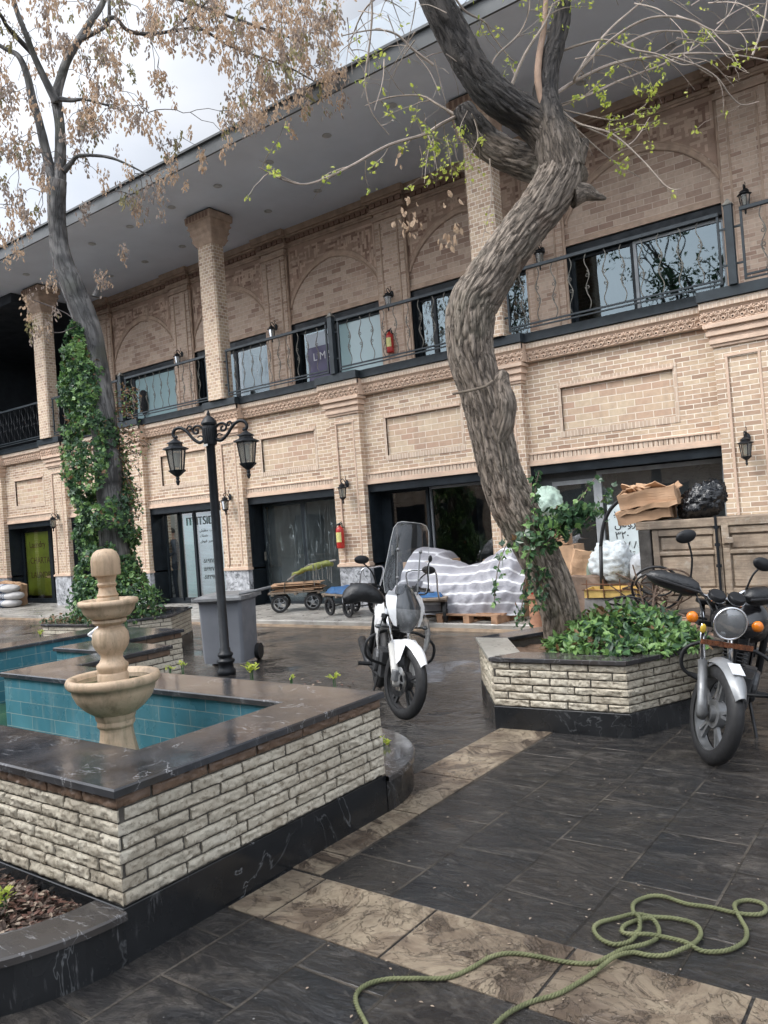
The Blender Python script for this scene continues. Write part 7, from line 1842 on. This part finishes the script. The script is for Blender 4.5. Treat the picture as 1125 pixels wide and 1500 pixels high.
# ------------------------------------------------------------------ rope, sprouts, litter
def rope(name, pts, label):
    P = smooth_path([atZ(x, y, .0) + Vector((0, 0, z)) for x, y, z in pts], 14); ROPEM = None
    th = MB(); rad = .0075; n = len(P); s_ = 0; strands = [[], [], []]; prev = P[0]
    ref = Vector((0, 0, 1))
    for i in range(n):
        t = (P[min(i + 1, n - 1)] - P[max(i - 1, 0)]).normalized(); side = t.cross(ref).normalized(); up = side.cross(t); s_ += (P[i] - prev).length; prev = P[i]
        for k in range(3):
            a = s_ * 150 + k * 2 * pi / 3; strands[k].append(P[i] + Vector((0, 0, rad + .004)) + (side * cos(a) + up * sin(a)) * rad * .55)
    for k in range(3): th.tube(strands[k], rad * .62, 6)
    r = random.Random(3)
    for _ in range(500):
        i = r.randrange(n); d = rv(r); p = P[i] + Vector((0, 0, rad + .004)); th.tube([p, p + d * r.uniform(.009, .017)], .0006, 3)
    return th
ROPEM = NT('greenish_fibre_rope'); v = ROPEM.pos(); ROPEM = ROPEM.bsdf(ROPEM.ramp(ROPEM.noise(9, v, 5), [(.3, (.085, .095, .042)), (.6, (.165, .175, .085)), (.8, (.24, .235, .14))]), .8, ROPEM.bump(ROPEM.noise(160, v, 3), .5, .002))
R1 = [(560, 1560, 0), (538, 1508, 0), (523, 1478, 0), (523, 1460, 0), (540, 1446, 0), (570, 1439, 0), (612, 1438, 0), (655, 1437, 0), (690, 1423, 0), (720, 1406, 0), (750, 1401, 0), (790, 1406, 0), (830, 1414, 0), (868, 1416, 0), (893, 1408, .006), (915, 1398, .008), (945, 1390, .006), (963, 1378, 0), (965, 1364, 0), (955, 1353, .008), (935, 1352, 0), (915, 1360, 0), (912, 1370, 0), (925, 1376, .008), (950, 1378, .012), (975, 1380, .006), (1005, 1390, .012), (1030, 1398, 0), (1065, 1397, 0), (1090, 1384, 0), (1094, 1368, 0), (1086, 1352, 0), (1077, 1338, .010), (1080, 1326, 0), (1097, 1323, 0), (1117, 1328, 0), (1122, 1338, 0), (1110, 1344, 0), (1080, 1342, 0), (1040, 1333, 0), (1005, 1328, 0), (975, 1318, 0), (952, 1317, 0), (930, 1326, 0), (928, 1340, .0), (937, 1354, .014), (937, 1366, .0), (933, 1376, .014)]
R2 = [(700, 1540, 0), (735, 1497, 0), (775, 1474, 0), (815, 1462, 0), (845, 1446, 0), (872, 1430, .004), (900, 1412, .012), (925, 1400, .0), (950, 1404, 0), (975, 1404, 0), (1000, 1398, .008), (1018, 1388, .006), (1027, 1372, 0), (1018, 1358, 0), (990, 1350, 0), (955, 1347, .0), (930, 1347, .010), (900, 1350, 0), (878, 1356, 0), (870, 1366, 0), (880, 1380, 0), (900, 1388, 0), (922, 1384, 0), (933, 1376, .008)]
m = rope('a', R1, ''); m2 = rope('b', R2, ''); b = len(m.v); m.v += m2.v; m.f += [tuple(b + i for i in f) for f in m2.f]
o = m.build('coiled_rope', ROPEM, None, smooth=True); tag(o, 'greenish fibre rope lying in loose coils across the beige paving strip', 'rope')
# clumps of green behind the pool rim
def sprout2(c, n_, size, label, seed, mats=(GR1, GR2)):
    L = Leaves(); r = random.Random(seed); c = Vector(c)
    for k in range(n_):
        a = r.uniform(0, 6.28); e = r.uniform(.3, 1.6); L.leaf('oval', c + Vector((r.gauss(0, size * .4), r.gauss(0, size * .4), r.uniform(0, size * .9))), Vector((cos(a), sin(a), e)), Vector((0, 0, 1)), size * r.uniform(.6, 1.1), 0 if r.random() < .7 else 1)
    st_ = thing('leafy_sprout', label, 'plant', tuple(c), 0); L.build('leaves', list(mats), st_)
    m = MB(); [m.tube([c + Vector((r.gauss(0, size * .3), r.gauss(0, size * .3), -.25)), c + Vector((r.gauss(0, size * .3), 0, size * .5))], .004, 4) for _ in range(4)]; m.build('stem', IV2, st_)
def onray(px, py, Y): return atY(px, py, Y)
sprout2(onray(368, 985, 3.78), 34, .05, 'bright yellow-green sprout behind the pool rim, right of the bin', 1)
sprout2(onray(428, 997, 3.85), 8, .03, 'small sprout behind the pool rim, between bin and motorcycle', 2)
sprout2(onray(490, 996, 4.2), 16, .04, 'spotted yellow-green plant behind the far right end of the pool rim', 3)
sprout2(onray(268, 976, 4.0), 12, .035, 'tiny yellow-green sprout left of the bin foot', 4)
sprout2(onray(250, 982, 3.8), 8, .035, 'trailing sprout behind the rim near the fountain bowl', 5)
sprout2(onray(60, 930, 5.2), 16, .05, 'yellow-green sprout by the far left corner of the pool', 6)
sprout2(atZ(4, 1322, .20), 22, .05, 'young green shoot in the mulch of the near curved bed', 7)
sprout2(atZ(562, 1093, .20), 18, .045, 'small weed in the curved bed beside the right end of the pool', 8)
MULCH = [simple('mulch_brown', (.055, .034, .024), .75, .5, 30, .2), simple('mulch_red', (.10, .045, .03), .7, .4, 30, .2), simple('mulch_pale', (.26, .20, .15), .7, .3, 30, .2)]
L = Leaves(); r = random.Random(77)
for _ in range(2600):
    a = r.uniform(-pi / 2 - .9, 0); q = sqrt(r.random()) * .66; L.leaf('oval', (-3.5 + q * cos(a), 1.74 + q * sin(a), .16 + .035 * r.random()), Vector((r.gauss(0, 1), r.gauss(0, 1), r.gauss(0, .35))), Vector((0, 0, 1)), r.uniform(.015, .045), r.choice([0, 0, 0, 1, 1, 2]))
for _ in range(900):
    a = r.uniform(0, pi / 2 + .9); q = sqrt(r.random()) * .62; L.leaf('oval', (-3.5 + q * cos(a), 3.48 + q * sin(a), .16 + .03 * r.random()), Vector((r.gauss(0, 1), r.gauss(0, 1), r.gauss(0, .35))), Vector((0, 0, 1)), r.uniform(.015, .04), r.choice([0, 0, 0, 1, 2]))
o = L.build('leaf_mulch', MULCH); o['kind'] = 'stuff'; o['label'] = 'brown and red leaf mulch in the curved beds'; o['category'] = 'mulch'
L = Leaves()
for (x, y, n_) in ((455, 1000, 10), (505, 1003, 6), (735, 940, 10), (720, 945, 8)):
    for _ in range(n_): L.leaf('oval', atZ(x + r.gauss(0, 12), y + r.gauss(0, 4), .008), rv(r, .1), Vector((0, 0, 1)), r.uniform(.03, .06), r.choice([0, 1, 2]))
for _ in range(150):
    x, y = r.uniform(420, 1120), r.uniform(1080, 1490); L.leaf('oval', atZ(x, y, .007), rv(r, .08), Vector((0, 0, 1)), r.uniform(.006, .018), 2)
o = L.build('scattered_litter', MULCH); o['kind'] = 'stuff'; o['label'] = 'tiny leaves and scraps scattered on the wet paving'; o['category'] = 'litter'
# white bent spout behind the fountain
q1, q2, q3 = atY(148, 917, 4.35), atY(131, 930, 4.35), atY(144, 936, 4.35); m = MB(); m.tube([q1, q2], .02, 8); m.tube([q2, q3], .016, 8); m.tube([q1, q1 + Vector((.05, 0, -.3))], .015, 8); o = m.build('bent_white_pipe', WHT, None); tag(o, 'bent white pipe sticking up behind the fountain', 'pipe')

# ------------------------------------------------------------------ man in the doorway
SKIN = simple('skin', (.42, .25, .18), .5, .08, 12, .1, subsurface=0) if False else simple('skin', (.42, .25, .18), .5, .08, 12, .1)
SHIRT = simple('grey_jumper', (.085, .095, .115), .85, .2, 20, .3, .004); TROU = simple('dark_jeans', (.03, .038, .055), .85, .2, 20, .3, .004); HAIR = simple('dark_hair', (.025, .017, .012), .6, .3, 60, .5, .004); SHOE = simple('black_shoes', (.015, .015, .015), .4)
hp_ = atY(252, 776, 11.98); PXm, PYm = hp_.x, 11.98
man = thing('person', 'man in a grey jumper and dark jeans standing inside the open shop doorway, looking down', 'person', (PXm, PYm, SW), radians(-35))
Mm = wm(man)
def skin_mesh(name, joints, bones, mat, parent, M, sub=2):
    me = bpy.data.meshes.new(name); me.from_pydata([tuple(M @ Vector(j[0])) for j in joints], bones, []); o = bpy.data.objects.new(name, me); COL.objects.link(o)
    sk = o.modifiers.new('skin', 'SKIN'); sk.use_smooth_shade = True
    for i, j in enumerate(joints): me.skin_vertices[0].data[i].radius = j[1] if isinstance(j[1], tuple) else (j[1], j[1])
    me.skin_vertices[0].data[0].use_root = True
    s_ = o.modifiers.new('sub', 'SUBSURF'); s_.levels = sub; s_.render_levels = sub
    dg = bpy.context.evaluated_depsgraph_get(); dg.update(); me2 = bpy.data.meshes.new_from_object(o.evaluated_get(dg)); bpy.data.objects.remove(o)
    me2.transform(wm(parent).inverted()); me2.materials.clear(); [me2.materials.append(x) for x in (mat if isinstance(mat, list) else [mat])]
    o = bpy.data.objects.new(name, me2); COL.objects.link(o); o.parent = parent; return o
# local frame: x = his left, -y = facing
J = [((0, 0, .95), .135), ((0, .0, 1.12), .125), ((0, .01, 1.30), (.15, .115)), ((0, .0, 1.42), (.12, .085)), ((0, -.015, 1.50), .055), ((0, -.03, 1.56), .06),
     ((.17, .0, 1.41), .06), ((.24, .02, 1.16), .045), ((.14, -.20, 1.08), .034), ((.08, -.26, 1.10), .026),
     ((-.17, .0, 1.41), .06), ((-.24, .02, 1.16), .045), ((-.14, -.20, 1.06), .034), ((-.07, -.26, 1.09), .026),
     ((.09, 0, .86), .095), ((.10, -.02, .50), .062), ((.10, .02, .10), .042), ((.10, -.10, .05), .036), ((-.09, 0, .86), .095), ((-.10, -.04, .50), .062), ((-.12, .0, .10), .042), ((-.13, -.12, .05), .036)]
Bn = [(0, 1), (1, 2), (2, 3), (3, 4), (4, 5), (3, 6), (6, 7), (7, 8), (8, 9), (3, 10), (10, 11), (11, 12), (12, 13), (0, 14), (14, 15), (15, 16), (16, 17), (0, 18), (18, 19), (19, 20), (20, 21)]
bd = skin_mesh('body', J, Bn, [SHIRT, TROU, SKIN, SHOE], man, Mm)
for p_ in bd.data.polygons:
    c = p_.center; z = c.z; hands = 1.0 < z < 1.16 and c.y < -.20
    p_.material_index = 3 if z < .09 else 1 if z < .93 else 2 if (z > 1.475 or hands) else 0
m = MB(); nu, nv = 24, 18
for j in range(nv + 1):
    t = pi * j / nv
    for i in range(nu):
        a = 2 * pi * i / nu; v_ = Vector((sin(t) * cos(a), sin(t) * sin(a), cos(t))); p_ = Vector((v_.x * .075, v_.y * .095, v_.z * .118))
        if v_.y < -.6 and -.3 < v_.z < .25 and abs(v_.x) < .2: p_.y -= .022 * (1 - abs(v_.x) / .2) * (1 - abs(v_.z + .1) / .4)      # nose
        if v_.z < -.5: p_.x *= .85; p_.y -= .01
        if v_.y < -.5 and .05 < v_.z < .3 and .25 < abs(v_.x) < .6: p_.y += .008                              # eye sockets
        m.v.append(tuple(Mm @ (Vector((0, -.045, 1.62)) + Rx(radians(-14)) @ p_)))
for j in range(nv):
    for i in range(nu): m.f.append((j * nu + i, (j + 1) * nu + i, (j + 1) * nu + (i + 1) % nu, j * nu + (i + 1) % nu))
m.build('head', SKIN, man, smooth=True)
m = MB()
for s in (-1, 1): m.ball(Mm @ Vector((s * .03, -.128, 1.625)), .011); 
m.build('eyes', SHOE, man, smooth=True)
m = MB()
for s in (-1, 1): m.ball(Mm @ Vector((s * .078, -.03, 1.61)), (.012, .02, .03))
m.build('ears', SKIN, man, smooth=True)
m = MB(); m.ball((0, 0, 0), (.084, .098, .10), None, 20, 14); m.v = [tuple(Mm @ (Vector((0, -.028, 1.655)) + Vector((v[0], v[1], max(v[2], -.03 if v[1] > -.02 else .035))))) for v in m.v]; m.build('hair', HAIR, man, smooth=True)
for s in (-1, 1):          # fingers of each hand, loosely curled together at the waist
    m = MB(); hx_, hy_, hz_ = s * .07, -.265, 1.095
    for k in range(4):
        z = hz_ - .025 + .017 * k; ln = (.055, .066, .07, .06)[k]
        m.tube([Mm @ Vector(q) for q in ((hx_, hy_, z), (hx_ - s * ln * .45, hy_ - .022, z), (hx_ - s * ln * .8, hy_ - .012, z - .006), (hx_ - s * ln, hy_ + .008, z - .01))], [.009, .0085, .008, .006], 8)
    m.tube([Mm @ Vector(q) for q in ((hx_, hy_ + .0, hz_ + .025), (hx_ - s * .02, hy_ - .025, hz_ + .045), (hx_ - s * .045, hy_ - .03, hz_ + .05))], [.011, .010, .008], 8); m.build('fingers', SKIN, man, smooth=True)

# ------------------------------------------------------------------ what stands behind the viewer and shows in the glass and the wet floor
ob = thing('facing_arcade', 'two-storey brick wing on the opposite side of the court, behind the viewer', 'building', (-6, -11, 0))
m = MB(); m.box(-34, 16, -14, -11, 0, 4.1); m.box(-34, 16, -14.5, -12.6, 4.1, 8.4); m.build('brick_wall', BR_LOW, ob)
m = MB(); m.box(-34, 16, -15, -9.6, 8.2, 8.7); m.build('roof', SOFFIT, ob)
for k in range(14):
    x = -32 + 3.4 * k
    m = MB(); m.box(x, x + 2.5, -11.0, -10.97, .1, 2.4); m.build('shop_window', FRAME, ob); m = MB(); m.box(x, x + 2.5, -12.6, -12.56, 4.3, 6.2); m.build('gallery_window', FRAME, ob); m = MB(); m.box(x - .7, x - .2, -11.12, -10.9, 0, 4.1); m.build('pilaster', BR_PIL, ob)
def back_tree(x, y, h, seed):
    th = thing('bare_spring_tree', 'court tree standing behind the viewer, seed %d' % seed, 'tree', (x, y, 0)); th['label'] = ('tallest', 'broad', 'slender', 'forked', 'bushy', 'nearest low', 'rightmost')[seed - 60] + ' court tree behind the viewer, mirrored in the gallery glass'
    r = random.Random(seed); m = MB(); L = Leaves()
    def grow(p, d, ln, rad, lev):
        P = [p]; 
        for s_ in range(5): d = (d + rv(r) * .16 + Vector((0, 0, .06))).normalized(); P.append(P[-1] + d * ln / 5)
        m.tube(P, lerpl([rad, rad * .6], 6), 6 if lev < 2 else 4)
        if lev >= 3:
            for _ in range(34): L.leaf('oval', P[-1] + rv(r) * .55 * r.random(), rv(r), rv(r), r.uniform(.10, .20), 0)
            return
        for k in range(3 if lev else 4): grow(P[r.choice([3, 4, 5])], (d + rv(r) * .8 + Vector((0, 0, .1))).normalized(), ln * r.uniform(.5, .68), rad * .5, lev + 1)
    grow(Vector((x, y, 0)), Vector((.05, 0, 1)), h * .42, .2, 0)
    m.build('trunk', simple('back_bark_%d' % seed, (.07, .06, .05), .85), th); L.build('crown', [IV2], th)
for k, (x, y, h) in enumerate(((-4, -6, 17), (.5, -5.5, 16), (-9, -5, 16), (4.5, -4.5, 15), (-16, -4, 16), (-1.6, -3.2, 14), (8, -5.5, 17))): back_tree(x, y, h, 60 + k)
# the last unlabelled extras
